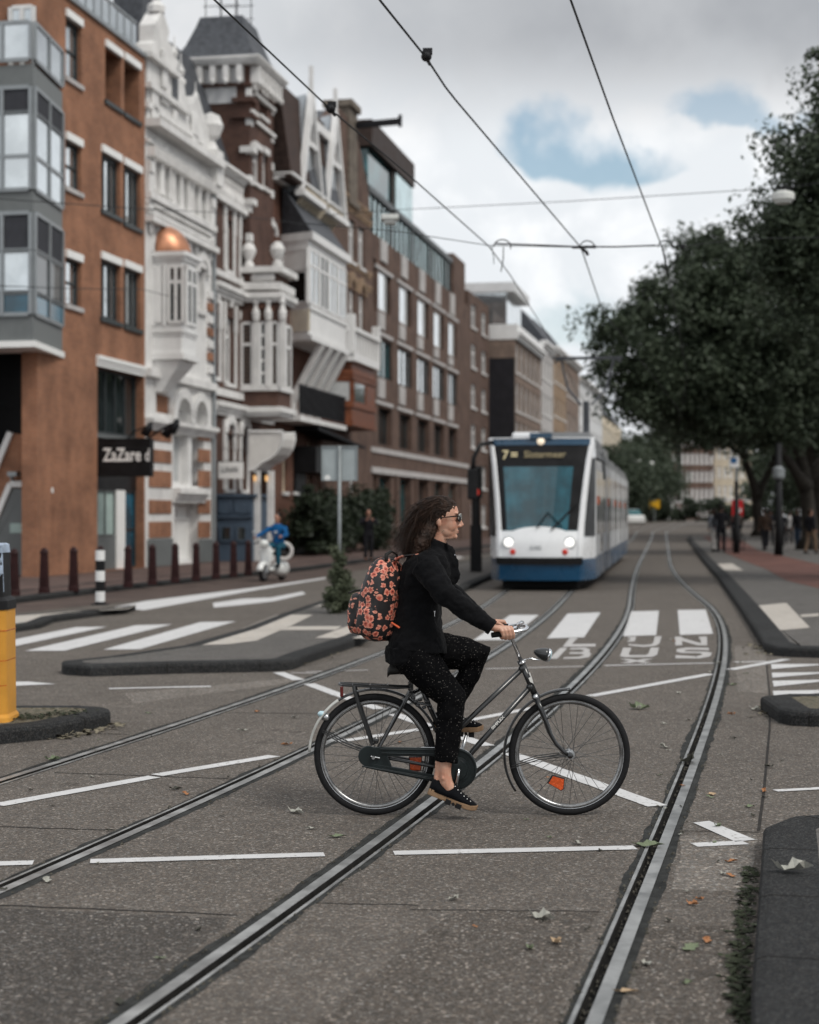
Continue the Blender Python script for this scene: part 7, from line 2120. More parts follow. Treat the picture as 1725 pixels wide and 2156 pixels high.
# mudguards
fsec = [(.0, -.028), (.008, -.024), (.013, -.012), (.0145, 0), (.013, .012), (.008, .024), (.0, .028), (.005, .022), (.010, .011), (.0115, 0), (.010, -.011), (.005, -.022)]
def ang_of(c, q): return math.atan2(q[1] - c[1], q[0] - c[0])
a0 = ang_of(FH, bu(1366, 178)); a1 = ang_of(FH, bu(1092, 690)) + (2 * PI if ang_of(FH, bu(1092, 690)) < 0 else 0)
mb = MB(); ring(mb, FH, .3625, fsec, 40, 0, a0, a1); mb.build('mudguard', M['bike_black'], BK, OB, smooth=True)
a0 = R(20); am = ang_of(RH, bu(188, 243)); a1 = ang_of(RH, bu(46, 492)) + (2 * PI if ang_of(RH, bu(46, 492)) < 0 else 0)
mb = MB(); ring(mb, RH, .3625, fsec, 40, 0, a0, am); mb.build('mudguard', M['bike_black'], BK, OB, smooth=True)
mb = MB(); ring(mb, RH, .3632, fsec, 20, 0, am, a1); mb.build('mudguard', M['fender_white'], BK, OB, smooth=True)['label'] = 'white painted tail of the rear mudguard'
mb = MB()
for s_ in (-1, 1):
    mb.tube([(RH[0], s_ * .066, RH[1] - .004), P2(200, 448, s_ * .05), P2(95, 388, s_ * .030)], .0035, 5)
    mb.tube([(RH[0], s_ * .066, RH[1] + .006), P2(200, 437, s_ * .05), P2(98, 378, s_ * .030)], .0035, 5)
mb.build('mudguard_stay', M['bike_black'], BK, OB)
x, z = bu(96, 312)
mb = MB(); mb.tube([(x + .035, 0, z - .012), (x + .02, 0, z - .004), (x - .012, 0, z + .006)], [.020, .024, .018], 10); tlt = mb.build('tail_lamp', M['alu'], BK, OB, smooth=True)
mb = MB(); mb.ell((x - .004, 0, z + .014), (.026, .024, .019)); mb.build('lens', M['clear_lens'], tlt, OB, smooth=True)
# rear rack
mb = MB()
for s_ in (-1, 1):
    mb.tube([P2(556, 158, s_ * .03), P2(480, 160, s_ * .062), P2(300, 150, s_ * .07), P2(200, 146, s_ * .066), P2(182, 143, s_ * .04), P2(180, 141, 0)], .0065, 7)
    mb.tube([P2(258, 150, s_ * .07), P2(262, 175, s_ * .072), P2(300, 300, s_ * .072), P2(352, 452, s_ * .07)], [.011, .0115, .010, .009], 7, flat=.5)
    mb.tube([P2(550, 165, s_ * .03), P2(470, 310, s_ * .066), P2(392, 460, s_ * .068)], .0065, 6)
mb.tube([P2(556, 158, -.03), P2(556, 158, .03)], .006, 6)
for u in (250, 340, 430): mb.tube([P2(u, 148, -.068), P2(u, 148, .068)], .005, 6)
mb.tube([P2(190, 143, 0), P2(550, 156, 0)], .005, 6); mb.box(*[q for q in (P2(540, 140)[0], P2(562, 140)[0])], -.04, .04, P2(0, 175)[2], P2(0, 138)[2])
mb.build('rear_rack', M['bike_black'], BK, OB, smooth=False)
mb = MB(); x, z = bu(195, 182); mb.box(x - .010, x + .008, -.022, .022, z - .030, z + .028); mb.build('reflector', M['reflector_red'], BK, OB, bevel=.004)
mb = MB(); mb.ell(P2(372, 425, -.075), (.016, .014, .022), 8, 6); mb.tube([P2(360, 445, -.07), P2(378, 410, -.08)], .006, 6); mb.build('rack_bolt', M['bike_black'], BK, OB)
# saddle, springs and lock
mb = MB()
sp = [(-.125, .805, .085, .025), (-.11, .825, .098, .03), (-.05, .83, .085, .032), (.02, .828, .045, .026), (.09, .826, .025, .02), (.135, .82, .018, .014)]
mb.loft([[(x, w * math.cos(t), z + h * math.sin(t)) for t in np.linspace(0, 2 * PI, 13)[:-1]] for x, z, w, h in sp]); mb.build('saddle', M['saddle_black'], BK, OB, smooth=True)
mb = MB()
for s_ in (-1, 1): mb.tube([P2(545 + 8 * math.sin(t * 1.0), 120 + t * 4.4, s_ * .05 + .014 * math.cos(t)) for t in np.arange(0, 20, .6)], .004, 5)
mb.tube([P2(600, 110), P2(606, 165)], .013, 8)
mb.build('saddle_spring', M['spoke'], BK, OB)
mb = MB()
for k in range(9): mb.ell(P2(562 + k * 11, 212 + (k % 3) * 16 + k * 3, -.05 - .006 * (k % 2)), (.013, .008, .010), 8, 6)
mb.tube([P2(560, 190, -.045), P2(568, 235, -.05), P2(600, 240, -.052), P2(650, 250, -.05)], .007, 6); mb.build('chain_lock', M['bike_black'], BK, OB)
# chain case
def case_outline(cr, rr_, n=14):
    cF, cR = bu(780, 572), bu(333, 507)
    up0, up1 = bu(388, 462), bu(778, 467); lo0, lo1 = bu(310, 566), bu(690, 640)
    pts = []
    for t in np.linspace(R(92), R(262), n): pts.append((cR[0] + rr_ * math.cos(t), cR[1] + rr_ * math.sin(t)))
    a = math.atan2(lo1[1] - cF[1], lo1[0] - cF[0]) + .12
    for t in np.linspace(a - .0, R(91), n + 6): pts.append((cF[0] + cr * math.cos(t), cF[1] + cr * math.sin(t)))
    return pts
outl = case_outline(.1165, .058)
slot = [bu(430, 508), bu(672, 508), bu(668, 590), bu(452, 545)]
def frame_with_slot(y0, y1, mb, out, hole):
    n = len(out); m = len(hole)
    # bridge polygon: walk the outline then the hole through one seam
    seam_o = min(range(n), key=lambda i: (Vector(out[i]) - Vector(hole[0])).length); 
    poly = out[seam_o:] + out[:seam_o] + [out[seam_o]] + [hole[0]] + hole[::-1]
    vs = [(p[0], y0, p[1]) for p in out] + [(p[0], y1, p[1]) for p in out]
    f = [(i, (i + 1) % n, n + (i + 1) % n, n + i) for i in range(n)]
    mb.add(vs, f)
    vs = [(p[0], y0, p[1]) for p in hole] + [(p[0], y1, p[1]) for p in hole]
    mb.add(vs, [(i, (i + 1) % m, m + (i + 1) % m, m + i) for i in range(m)])
    for y in (y0, y1): mb.add([(p[0], y, p[1]) for p in poly], [tuple(range(len(poly)))])
cF_, cR_ = bu(780, 572), bu(333, 507)
mb = MB()
mb.prism_y([bu(330, 460), bu(600, 464), bu(780, 467), bu(780, 512), bu(600, 506), bu(330, 506)], -.078, -.048)
mb.prism_y([bu(300, 520), bu(340, 540), bu(520, 572), bu(760, 622), bu(770, 668), bu(690, 642), bu(500, 604), bu(318, 566)], -.0775, -.0485)
mb.lathe([(.058, -.0785), (.058, -.0475)], 28, (cR_[0], 0, cR_[1]), 'y')
mb.lathe([(.1165, -.079), (.1165, -.047)], 44, (cF_[0], 0, cF_[1]), 'y')
mb.prism_y([bu(333, 470), bu(452, 470), bu(430, 506), bu(448, 545), bu(452, 560), bu(333, 560)], -.0768, -.0492)
cc_ = mb.build('chain_case', M['case_black'], BK, OB, bevel=.004)
cF = bu(780, 572)
mb = MB(); ring(mb, cF, .108, circ(.0055, 6), 40, -.078, R(-150), R(95)); mb.tube([P2(392, 470, -.078), P2(778, 476, -.078)], .005, 6); mb.tube([P2(300, 556, -.078), P2(690, 630, -.078)], .005, 6); mb.tube([P2(400, 490, -.079), P2(700, 497, -.079)], .004, 6); mb.tube([P2(400, 572, -.079), P2(690, 622, -.079)], .004, 6)
mb.lathe([(.074, 0), (.072, -.005), (.060, -.006), (.056, -.012), (.03, -.014)], 28, (cF[0] + .004, -.078, cF[1] - .004), 'y'); mb.build('case_ridge', M['case_black'], cc_, OB, smooth=False)
mb = MB(); ring(mb, cF, .1165, circ(.0022, 5), 24, -.066, R(28), R(100)); mb.tube([P2(600, 462, -.066), P2(770, 466, -.066)], .0018, 5); mb.build('case_highlight_edge', M['chrome'], cc_, OB)
mb = MB(); mb.tube([(RH[0] - .005, -.078, RH[1] - .006), (RH[0] - .005, -.10, RH[1] - .006)], .010, 8); mb.tube([(RH[0] - .02, -.085, RH[1]), (RH[0] + .03, -.085, RH[1] - .01)], .004, 6); mb.build('axle_nut', M['alu'], BK, OB)
# cranks and pedals
bx_, bz_ = bu(790, 578)
nearP, farP = (.243, .092), (.325, .440)
mb = MB(); mb.tube([(bx_, -.10, bz_), (bx_, -.088, bz_)], .012, 10); mb.tube([(bx_, -.094, bz_ + .002), (bx_ - .002, -.096, bz_ - .03), (nearP[0], -.10, nearP[1])], [.013, .0095, .009], 8); mb.tube([(bx_, .088, bz_), (farP[0], .095, farP[1])], [.013, .009], 8); mb.tube([(bx_, -.09, bz_), (bx_, .09, bz_)], .008, 8); mb.build('crank', M['alu'], BK, OB, smooth=True)
for (x, z), s_, tl_ in ((nearP, -1, R(-22)), (farP, 1, R(-4))):
    mb = MB(); y0 = s_ * .105; y1 = s_ * .195
    ca, sa = math.cos(tl_), math.sin(tl_)
    def pr(dx, dz): return (x + dx * ca - dz * sa, z + dx * sa + dz * ca)
    for (d0, d1) in ((-.046, -.016), (.016, .046)): mb.prism_y([pr(d0, -.012), pr(d1, -.012), pr(d1, .012), pr(d0, .012)], min(y0, y1), max(y0, y1))
    mb.tube([(x, y0 - s_ * .01, z), (x, y1, z)], .008, 8); mb.build('pedal', M['rubber'], BK, OB)
# stem, bars, grips
mb = MB(); mb.tube([P2(1118, 36), (.570, 0, 1.03), (.568, 0, 1.052)], [.0125, .0115, .012], 10); mb.tube([P2(1118, 36), P2(1113, 22)], .02, 10); mb.tube([P2(1116, 30), P2(1120, 42)], .0235, 12); mb.tube([(.567, 0, 1.045), (.600, 0, 1.060), (.615, 0, 1.064)], .012, 8); mb.build('stem', M['chrome'], BK, OB, smooth=True)
barp = [(.615, 0, 1.066), (.622, .06, 1.078), (.640, .12, 1.083), (.652, .175, 1.078), (.640, .215, 1.066), (.600, .24, 1.058), (.545, .256, 1.050), (.46, .275, 1.040)]
gz = .0
full = [Vector((x, -y, z + gz)) for x, y, z in barp[::-1]] + [Vector(p) for p in barp[1:]]
mb = MB(); mb.tube(smooth_pts(full, 4), .0112, 9); mb.build('handlebar', M['chrome'], BK, OB, smooth=True)
for s_ in (-1, 1):
    mb = MB(); mb.tube([(.575, s_ * .248, 1.054), (.52, s_ * .262, 1.047), (.452, s_ * .277, 1.039)], [.0155, .0165, .0150], 10); mb.build('grip', M['rubber'], BK, OB, smooth=True)
mb = MB(); mb.tube([(.60, -.20, 1.07), (.635, -.14, 1.058), (.61, -.03, 1.045)], .005, 5); mb.build('bell_lever', M['chrome'], BK, OB)
# headlamp
def RHm(u, v): return -.598 + .0007354 * 0 + 0 + ((1200 + .2435 * u) - 760) / 441.4 - 0.0, (2038.5 - (1480 + .2435 * v)) / 441.4
def hl(u, v): return ((1200 + .2435 * u) - 1024) / 441.4, (2038.5 - (1480 + .2435 * v)) / 441.4
a = hl(556, 612); c = hl(712, 655)
A_ = Vector((a[0], -.01, a[1])); C_ = Vector((c[0], -.01, c[1])); ax = (C_ - A_).normalized()
mb = MB(); mb.tube([A_ - ax * .002, A_ + ax * .012, A_ + ax * .035, A_ + ax * .062, A_ + ax * .078], [.006, .019, .031, .0375, .0385], 18); hd = mb.build('headlight', M['bike_black'], BK, OB, smooth=True)
mb = MB(); mb.tube([A_ + ax * .0785, A_ + ax * .086, A_ + ax * .092], [.040, .041, .038], 18); mb.build('rim', M['chrome'], hd, OB, smooth=True)
mb = MB(); mb.tube([A_ + ax * .0925, A_ + ax * .099, A_ + ax * .102], [.036, .026, .006], 18); mb.build('lens', M['clear_lens'], hd, OB, smooth=True)
mb = MB(); q = [hl(425, 715), hl(470, 692), hl(530, 682), hl(575, 695), hl(610, 700)]; mb.tube([(p[0], -.018, p[1]) for p in q], .0045, 6); mb.tube([(q[0][0], -.028, q[0][1]), (q[0][0], .028, q[0][1])], .006, 6); mb.tube([(p[0], .01, p[1]) for p in q[2:]], .006, 6); mb.build('lamp_bracket', M['chrome'], BK, OB)

# ================================================================== the rider
def fabric(key, col, rough=.9, var=.2, vs=6, bump=.25, bs=240, sheen=.04):
    m = mat(key, col, rough, 0, var, vs, bump, bs, spec=.07)
    m.node_tree.nodes['Principled BSDF'].inputs['Sheen Weight'].default_value = sheen
    return m
fabric('jacket_black', (.0065, .0066, .0075)); fabric('suede_black', (.0065, .007, .0085)); mat('gum_sole', (.29, .185, .11), .6, 0, .12, 30, .3, 300); mat('lash', (.01, .01, .01), .5, 0, .1, 5)
mat('hair_brown', (.026, .0135, .0085), .5, 0, .5, 30, .4, 160, spec=.22); mat('sun_lens', (.006, .006, .007), .06, 0, .1, 4, spec=.8); mat('sun_frame', (.30, .28, .25), .25, 0, .3, 40, coat=.5); mat('lips', (.36, .16, .13), .5, 0, .1, 40)
def skinmat(key, col):
    m, g, p, oc = newmat(key)
    n = g.noise(oc, 22, 5, .6); n2 = g.noise(oc, 150, 3, .5)
    g.link(g.mix(g.ss(g.m('MULTIPLY_ADD', n2, .2, n), .42, .8), col, (col[0] * .92, col[1] * .72, col[2] * .66)), p.inputs['Base Color'])
    p.inputs['Roughness'].default_value = .48; p.inputs['Subsurface Weight'].default_value = .12; p.inputs['Subsurface Radius'].default_value = (.012, .005, .003); p.inputs['Subsurface Scale'].default_value = .4
    M[key] = m
skinmat('skin', (.56, .335, .24)); skinmat('skin_far', (.36, .20, .14))
# speckled trousers
m, g, p, oc = newmat('trousers')
v = g.vor(oc, 125); s_ = g.n('ShaderNodeSeparateColor'); g.link(v.outputs['Color'], s_.inputs[0])
dot = g.m('MULTIPLY', g.ss(v.outputs['Distance'], .20, .32, 1, 0), g.ss(s_.outputs[0], .62, .66))
g.link(g.mix(g.m('MULTIPLY', dot, g.m('MULTIPLY_ADD', g.m('POWER', s_.outputs[1], 2.0), .5, .05)), (.0040, .0040, .0045), (.42, .39, .36)), p.inputs['Base Color']); p.inputs['Roughness'].default_value = .9; p.inputs['Specular IOR Level'].default_value = .06
M['trousers'] = m
# flowered backpack cloth
m, g, p, oc = newmat('flower_cloth')
wob = g.n('ShaderNodeVectorMath', operation='MULTIPLY_ADD'); nz_ = g.n('ShaderNodeTexNoise'); g.link(oc, nz_.inputs['Vector']); nz_.inputs['Scale'].default_value = 70; nz_.inputs['Detail'].default_value = 3
sb3 = g.n('ShaderNodeVectorMath', operation='SUBTRACT'); g.link(nz_.outputs['Color'], sb3.inputs[0]); sb3.inputs[1].default_value = (.5, .5, .5)
g.link(sb3.outputs[0], wob.inputs[0]); wob.inputs[1].default_value = (.014, .014, .014); g.link(oc, wob.inputs[2])
v = g.vor(wob.outputs[0], 25, rnd=.62); v.distance = 'EUCLIDEAN'
s_ = g.n('ShaderNodeSeparateColor'); g.link(v.outputs['Color'], s_.inputs[0])
df = g.n('ShaderNodeVectorMath', operation='SUBTRACT'); g.link(wob.outputs[0], df.inputs[0])
sc3 = g.n('ShaderNodeVectorMath', operation='SCALE'); g.link(v.outputs['Position'], sc3.inputs[0]); sc3.inputs['Scale'].default_value = 1.0
g.link(v.outputs['Position'], df.inputs[1])
sd = g.n('ShaderNodeSeparateXYZ'); g.link(df.outputs[0], sd.inputs[0])
ang_ = g.m('ARCTAN2', sd.outputs[2], g.m('SUBTRACT', sd.outputs[0], sd.outputs[1]))
pet = g.m('MULTIPLY', g.m('COSINE', g.m('MULTIPLY_ADD', ang_, 5.0, g.m('MULTIPLY', s_.outputs[0], 6.28))), .07)
d_ = g.m('ADD', g.m('ADD', v.outputs['Distance'], pet), g.m('MULTIPLY', g.m('SUBTRACT', s_.outputs[1], .5), .14))
flower = g.ss(d_, .43, .47, 1, 0)
hue = g.mix(g.ss(g.m('ADD', d_, g.m('MULTIPLY', g.m('SUBTRACT', g.noise(oc, 190, 3), .5), .45)), .12, .36), (.48, .070, .040), (.74, .31, .22))
hue = g.mix(g.ss(g.m('COSINE', g.m('MULTIPLY_ADD', ang_, 5.0, g.m('MULTIPLY', s_.outputs[0], 6.28))), .45, .95, 0, .75), hue, (.42, .07, .045))
hue = g.mix(g.ss(d_, .05, .11, 1, 0), hue, (.03, .01, .01))
g.link(g.mix(flower, (.016, .014, .015), hue), p.inputs['Base Color']); p.inputs['Roughness'].default_value = .5
M['flower_cloth'] = m


def remesh(o, vox, it=6, f=.5, adapt=0):
    r = o.modifiers.new('fuse', 'REMESH'); r.mode = 'VOXEL'; r.voxel_size = vox; r.use_smooth_shade = True
    if it: s = o.modifiers.new('smooth', 'SMOOTH'); s.factor = f; s.iterations = it
    return o


def wrinkle(o, size, strength, depth=2):
    t = bpy.data.textures.new(o.name + '_folds', 'CLOUDS'); t.noise_scale = size; t.noise_depth = depth
    d = o.modifiers.new('folds', 'DISPLACE'); d.texture = t; d.strength = strength; d.mid_level = .5; d.texture_coords = 'LOCAL'
    return o


def ering(cx, cy, z, rx, ry, n=20, tilt=0.0, pw=2.0):
    out = []
    for k in range(n):
        t = 2 * PI * k / n; c_, s__ = math.cos(t), math.sin(t)
        x = rx * math.copysign(abs(c_) ** (2 / pw), c_); y = ry * math.copysign(abs(s__) ** (2 / pw), s__)
        out.append((cx + x, cy + y, z + tilt * x))
    return out


PS = empty('person', (.05, YB, .05), 0, 'woman in black jacket and sunglasses cycling with long windblown hair', 'person')
OP = (.05, 0, .05)
mb = MB()
# --- skull and face
mb.ell((.183, 0, 1.708), (.094, .073, .088), 20, 14)
face = [(1.752, .268, .066), (1.735, .274, .069), (1.715, .2785, .070), (1.698, .2815, .069), (1.682, .2785, .067), (1.665, .2745, .066), (1.648, .2735, .063), (1.630, .2735, .058), (1.612, .2725, .052), (1.596, .268, .045), (1.580, .2665, .036), (1.567, .2585, .026)]
back = [.15, .15, .15, .15, .15, .15, .155, .16, .165, .172, .185, .20]
rings = []
for (z, xf, hw), xb in zip(face, back):
    rings.append([(xb + (xf - xb) * (max(0, math.cos(t)) ** .62 if math.cos(t) > 0 else 0) - (0.0 if math.cos(t) > 0 else .0), hw * math.sin(t) * (1.0 if abs(math.sin(t)) < .99 else 1), z) for t in np.linspace(-PI / 2, PI / 2, 13)] )
mb.loft([r + [(r[0][0] - .02, .02, r[0][2]), (r[0][0] - .02, -.02, r[0][2])] for r in rings])
mb.loft([[(.268, -.009, 1.700), (.268, .009, 1.700), (.2815, .004, 1.698), (.2815, -.004, 1.698)], [(.262, -.016, 1.663), (.262, .016, 1.663), (.2985, .007, 1.663), (.2985, -.007, 1.663)], [(.26, -.020, 1.640), (.26, .020, 1.640), (.3090, .009, 1.645), (.3090, -.009, 1.645)], [(.26, -.016, 1.627), (.26, .016, 1.627), (.294, .007, 1.630), (.294, -.007, 1.630)]])
for s_ in (-1, 1): mb.ell((.282, s_ * .012, 1.637), (.012, .008, .008), 10, 8); mb.ell((.226, s_ * .040, 1.648), (.042, .021, .046), 12, 10); mb.ell((.262, s_ * .03, 1.71), (.016, .024, .010), 10, 8)
mb.ell((.2695, 0, 1.6115), (.0100, .020, .0062), 10, 8); mb.ell((.2675, 0, 1.6005), (.0100, .018, .0066), 10, 8); mb.ell((.255, 0, 1.5785), (.0175, .022, .0155), 12, 8)
mb.loft([ering(.222, 0, 1.585, .040, .040, 14), ering(.205, 0, 1.565, .045, .040, 14)])
for s_ in (-1, 1): mb.ell((.205, s_ * .030, 1.615), (.048, .026, .040), 12, 10, Matrix.Rotation(R(28), 3, 'Y'))
# ears
for s_ in (-1, 1):
    mb.ell((.163, s_ * .074, 1.661), (.017, .010, .031), 12, 10, Matrix.Rotation(.2 * s_, 3, 'Z') @ Matrix.Rotation(-.2, 3, 'Y'))
# neck
mb.tube([(.178, 0, 1.62), (.165, 0, 1.57), (.135, 0, 1.50), (.105, 0, 1.44)], [.050, .050, .053, .06], 16)
# torso, arms and legs under the clothes
mb.loft([ering(.02, 0, .86, .09, .14), ering(.02, 0, 1.0, .085, .13), ering(.03, 0, 1.15, .075, .115), ering(.07, 0, 1.32, .095, .135), ering(.09, 0, 1.44, .075, .14), ering(.11, 0, 1.48, .06, .08)])
SHN, ELN, WRN = Vector((.085, -.165, 1.425)), Vector((.195, -.255, 1.262)), Vector((.452, -.283, 1.082))
SHF, ELF, WRF = Vector((.095, .165, 1.425)), Vector((.225, .25, 1.255)), Vector((.432, .283, 1.085))
for a, b_, c in ((SHN, ELN, WRN), (SHF, ELF, WRF)): mb.tube([a, a.lerp(b_, .5), b_, b_.lerp(c, .4), c], [.045, .042, .037, .036, .026], 12)
HPN, KNN, ANN = Vector((.02, -.085, .915)), Vector((.238, -.105, .672)), Vector((.196, -.125, .255))
HPF, KNF, ANF = Vector((.03, .085, .93)), Vector((.400, .10, .905)), Vector((.215, .135, .545))
for a, b_, c in ((HPN, KNN, ANN), (HPF, KNF, ANF)): mb.tube([a, a.lerp(b_, .5), b_, b_.lerp(c, .35), c], [.085, .07, .05, .05, .033], 12)
# near ankle and foot
mb.tube([(.197, -.125, .36), (.196, -.126, .30), (.197, -.127, .25), (.204, -.128, .205), (.225, -.128, .165)], [.0405, .037, .0365, .038, .036], 12)
mb.ell((.188, -.158, .232), (.012, .010, .013), 8, 6); mb.tube([(.16, -.126, .33), (.155, -.126, .27), (.15, -.127, .21)], [.016, .015, .018], 8)
mb.tube([(.20, -.128, .20), (.225, -.128, .165)], [.034, .026], 10)
mb.tube([ANF, (.225, .135, .51)], [.034, .026], 10)
# hands: palm, four wrapped fingers, thumb
def hand(wr, g0, g1, s_):
    """grip axis from g0 (front) to g1 (rear); s_ = side sign, hand lies over the outer and upper side"""
    ax = (Vector(g0) - Vector(g1)).normalized(); out = Vector((0, s_, 0)); out = (out - ax * out.dot(ax)).normalized(); up = ax.cross(out) if s_ < 0 else out.cross(ax)
    if up.z < 0: up = -up
    gc = (Vector(g0) + Vector(g1)) / 2
    def L(a, o, u): return gc + ax * a + out * o + up * u
    # palm: wrist over the rear of the grip to the knuckle row outside
    for k, (a_, r_) in enumerate(((.030, .0125), (.011, .013), (-.009, .0125), (-.028, .0115))):
        mb.tube([wr + (wr - L(-.09, .01, .03)) * .0, wr.lerp(L(a_, .024, .024), .5), L(a_ + .012, .026, .026), L(a_ + .016, .036, .010)], [.020, .0165, .0145, r_], 10)
    for a_, r_, ln in ((.046, .0092, 1.0), (.026, .0096, 1.06), (.006, .0092, 1.0), (-.013, .0082, .86)):
        mb.tube([L(a_, .035, .012), L(a_ + .004, .033, -.010 * ln), L(a_ + .005, .022, -.027 * ln), L(a_ + .003, .002, -.030 * ln), L(a_, -.012, -.022 * ln), L(a_ - .002, -.017, -.010 * ln)], [r_ * 1.18, r_ * 1.1, r_ * 1.12, r_, r_ * .95, r_ * .7], 9)
    mb.tube([L(-.035, .012, .030), L(-.008, -.006, .030), L(.022, -.020, .020), L(.046, -.020, .006)], [.0165, .0135, .0112, .0080], 9)
hand(WRN, (.555, -.253, 1.052), (.475, -.272, 1.042), -1)
hand(WRF, (.545, .256, 1.050), (.470, .273, 1.040), 1)
body = remesh(mb.build('body', M['skin'], PS, OP), .0034, 6, .5)
# lips tint and brows
mb = MB(); mb.ell((.2770, 0, 1.6110), (.0042, .016, .0038), 10, 6); mb.ell((.2750, 0, 1.6012), (.0046, .014, .0042), 10, 6); mb.build('lips', M['lips'], PS, OP, smooth=True)
mb = MB()
for s_ in (-1, 1): mb.tube([(.284, s_ * .014, 1.7075), (.279, s_ * .032, 1.712), (.262, s_ * .052, 1.708)], [.004, .0042, .002], 6)
mb.build('eyebrows', M['hair_brown'], PS, OP)
# sunglasses
mb = MB()
for s_ in (-1, 1):
    pts = []
    for t in np.linspace(0, 2 * PI, 17)[:-1]:
        yy = s_ * .031 + .0245 * math.copysign(abs(math.cos(t)) ** .75, math.cos(t)); zz = 1.684 + .0215 * math.copysign(abs(math.sin(t)) ** .75, math.sin(t))
        pts.append((.2935 - 5.5 * (yy) ** 2 + .05 * (zz - 1.684), yy, zz))
    c_ = (.2965 - 5.5 * .031 ** 2, s_ * .031, 1.684)
    n = len(pts); vs = pts + [c_] + [(p_[0] - .006, p_[1], p_[2]) for p_ in pts]
    mb.add(vs, [(k, (k + 1) % n, n) for k in range(n)] + [((k + 1) % n, k, n + 1 + k, n + 1 + (k + 1) % n) for k in range(n)])
sg_ = mb.build('sunglasses', M['sun_lens'], PS, OP)
mb = MB()
for s_ in (-1, 1):
    P = []
    for t in np.linspace(R(-15), R(195), 12):
        yy = s_ * .031 + .026 * math.copysign(abs(math.cos(t)) ** .75, math.cos(t)); zz = 1.684 + .0225 * math.copysign(abs(math.sin(t)) ** .75, math.sin(t))
        P.append((.2940 - 5.5 * yy ** 2 + .05 * (zz - 1.684), yy, zz))
    mb.tube(P, .0034, 6)
mb.tube([(.294, -.01, 1.690), (.2955, 0, 1.692), (.294, .01, 1.690)], .003, 6)
mb.build('frame', M['sun_frame'], sg_, OP)
mb = MB()
for s_ in (-1, 1): mb.tube([(.2765, s_ * .058, 1.695), (.262, s_ * .071, 1.694), (.21, s_ * .0785, 1.689), (.165, s_ * .081, 1.685), (.152, s_ * .080, 1.668)], [.005, .0042, .003, .003, .0025], 6)
mb.build('temple', M['lash'], sg_, OP)
# --- jacket
mb = MB()
J = [(.935, -.122, .215, .190), (1.0, -.118, .200, .182), (1.06, -.106, .186, .166), (1.12, -.092, .180, .154), (1.20, -.078, .186, .148), (1.29, -.070, .225, .162), (1.37, -.056, .246, .175), (1.43, -.036, .242, .182), (1.47, -.008, .225, .165), (1.495, .03, .212, .125), (1.515, .05, .205, .09)]
rings = []
for z, xb, xf, hw in J:
    rings.append([(x, y, z + (-.10 * (x - .04) if z < .96 else 0)) for x, y, _ in ering((xb + xf) / 2, 0, z, (xf - xb) / 2, hw, 24, 0, 2.35)])
mb.loft(rings)
for a, b_, c in ((SHN, ELN, WRN), (SHF, ELF, WRF)):
    c2 = c + (c - b_).normalized() * -.004
    mb.tube([a + Vector((0, 0, .0)), a.lerp(b_, .35), a.lerp(b_, .75), b_, b_.lerp(c2, .25), b_.lerp(c2, .6), c2], [.084, .077, .070, .0665, .062, .054, .047], 16)
# collar stands up round the neck, lapels hang open at the chest
mb.loft([ering(.128, 0, 1.490, .088, .092, 18, .0), ering(.140, 0, 1.540, .074, .078, 18, -.25), ering(.146, 0, 1.568, .073, .074, 18, -.35), ering(.143, 0, 1.560, .058, .058, 18, -.35)])
mb.loft([[(.205, -.07, 1.55), (.245, -.05, 1.515), (.235, -.01, 1.51), (.20, -.02, 1.545)], [(.225, -.09, 1.46), (.275, -.06, 1.445), (.262, -.01, 1.44), (.22, -.02, 1.46)], [(.225, -.09, 1.36), (.288, -.055, 1.345), (.27, -.005, 1.35), (.22, -.02, 1.36)], [(.215, -.08, 1.315), (.262, -.05, 1.305), (.25, -.01, 1.31), (.21, -.02, 1.315)]])
jk = remesh(mb.build('jacket', M['jacket_black'], PS, OP), .0075, 4, .5); wrinkle(jk, .055, .026, 3)
mb = MB()
for z, x in ((1.475, .258), (1.37, .280)): mb.lathe([(.0050, .0), (.004, -.003)], 10, (x - .004, -.058 if z < 1.46 else -.062, z), 'y')
mb.build('button', M['chrome'], jk, OP)
mb = MB(); mb.box(.138, .142, -.158, -.150, 1.135, 1.162); mb.box(.136, .144, -.160, -.151, 1.158, 1.166); mb.build('zip_pull', M['chrome'], jk, OP)
mb = MB()
for a, c in ((WRN, ELN), (WRF, ELF)):
    d = (a - c).normalized(); mb.tube([a - d * .015, a + d * .006], [.0445, .0435], 16, cap=False)
mb.build('cuff', M['jacket_black'], jk, OP)
# --- dark tunic tail and trousers
mb = MB(); mb.loft([ering(.035, 0, .80, .10, .12, 20), ering(.02, 0, .86, .128, .168, 20), ering(.02, 0, .93, .138, .176, 20), ering(.03, 0, 1.0, .13, .165, 20)])
for a, b_, c, rs in ((HPN, KNN, ANN, (.120, .108, .090, .086, .076, .070, .067)), (HPF, KNF, ANF, (.120, .112, .092, .078, .066, .062, .060))):
    e = c + (b_ - c) * .15
    mb.tube([a, a.lerp(b_, .4), a.lerp(b_, .8), b_, b_.lerp(e, .3), b_.lerp(e, .7), e], rs, 18)
tr_ = remesh(mb.build('trousers', M['trousers'], PS, OP), .0075, 4, .5); wrinkle(tr_, .06, .017, 2)
mb = MB(); mb.loft([ering(.015, 0, .835, .085, .11, 20), ering(-.012, 0, .87, .125, .168, 20), ering(-.004, 0, .96, .136, .182, 20)]); tn = remesh(mb.build('tunic', M['jacket_black'], PS, OP), .008, 3); wrinkle(tn, .03, .014)
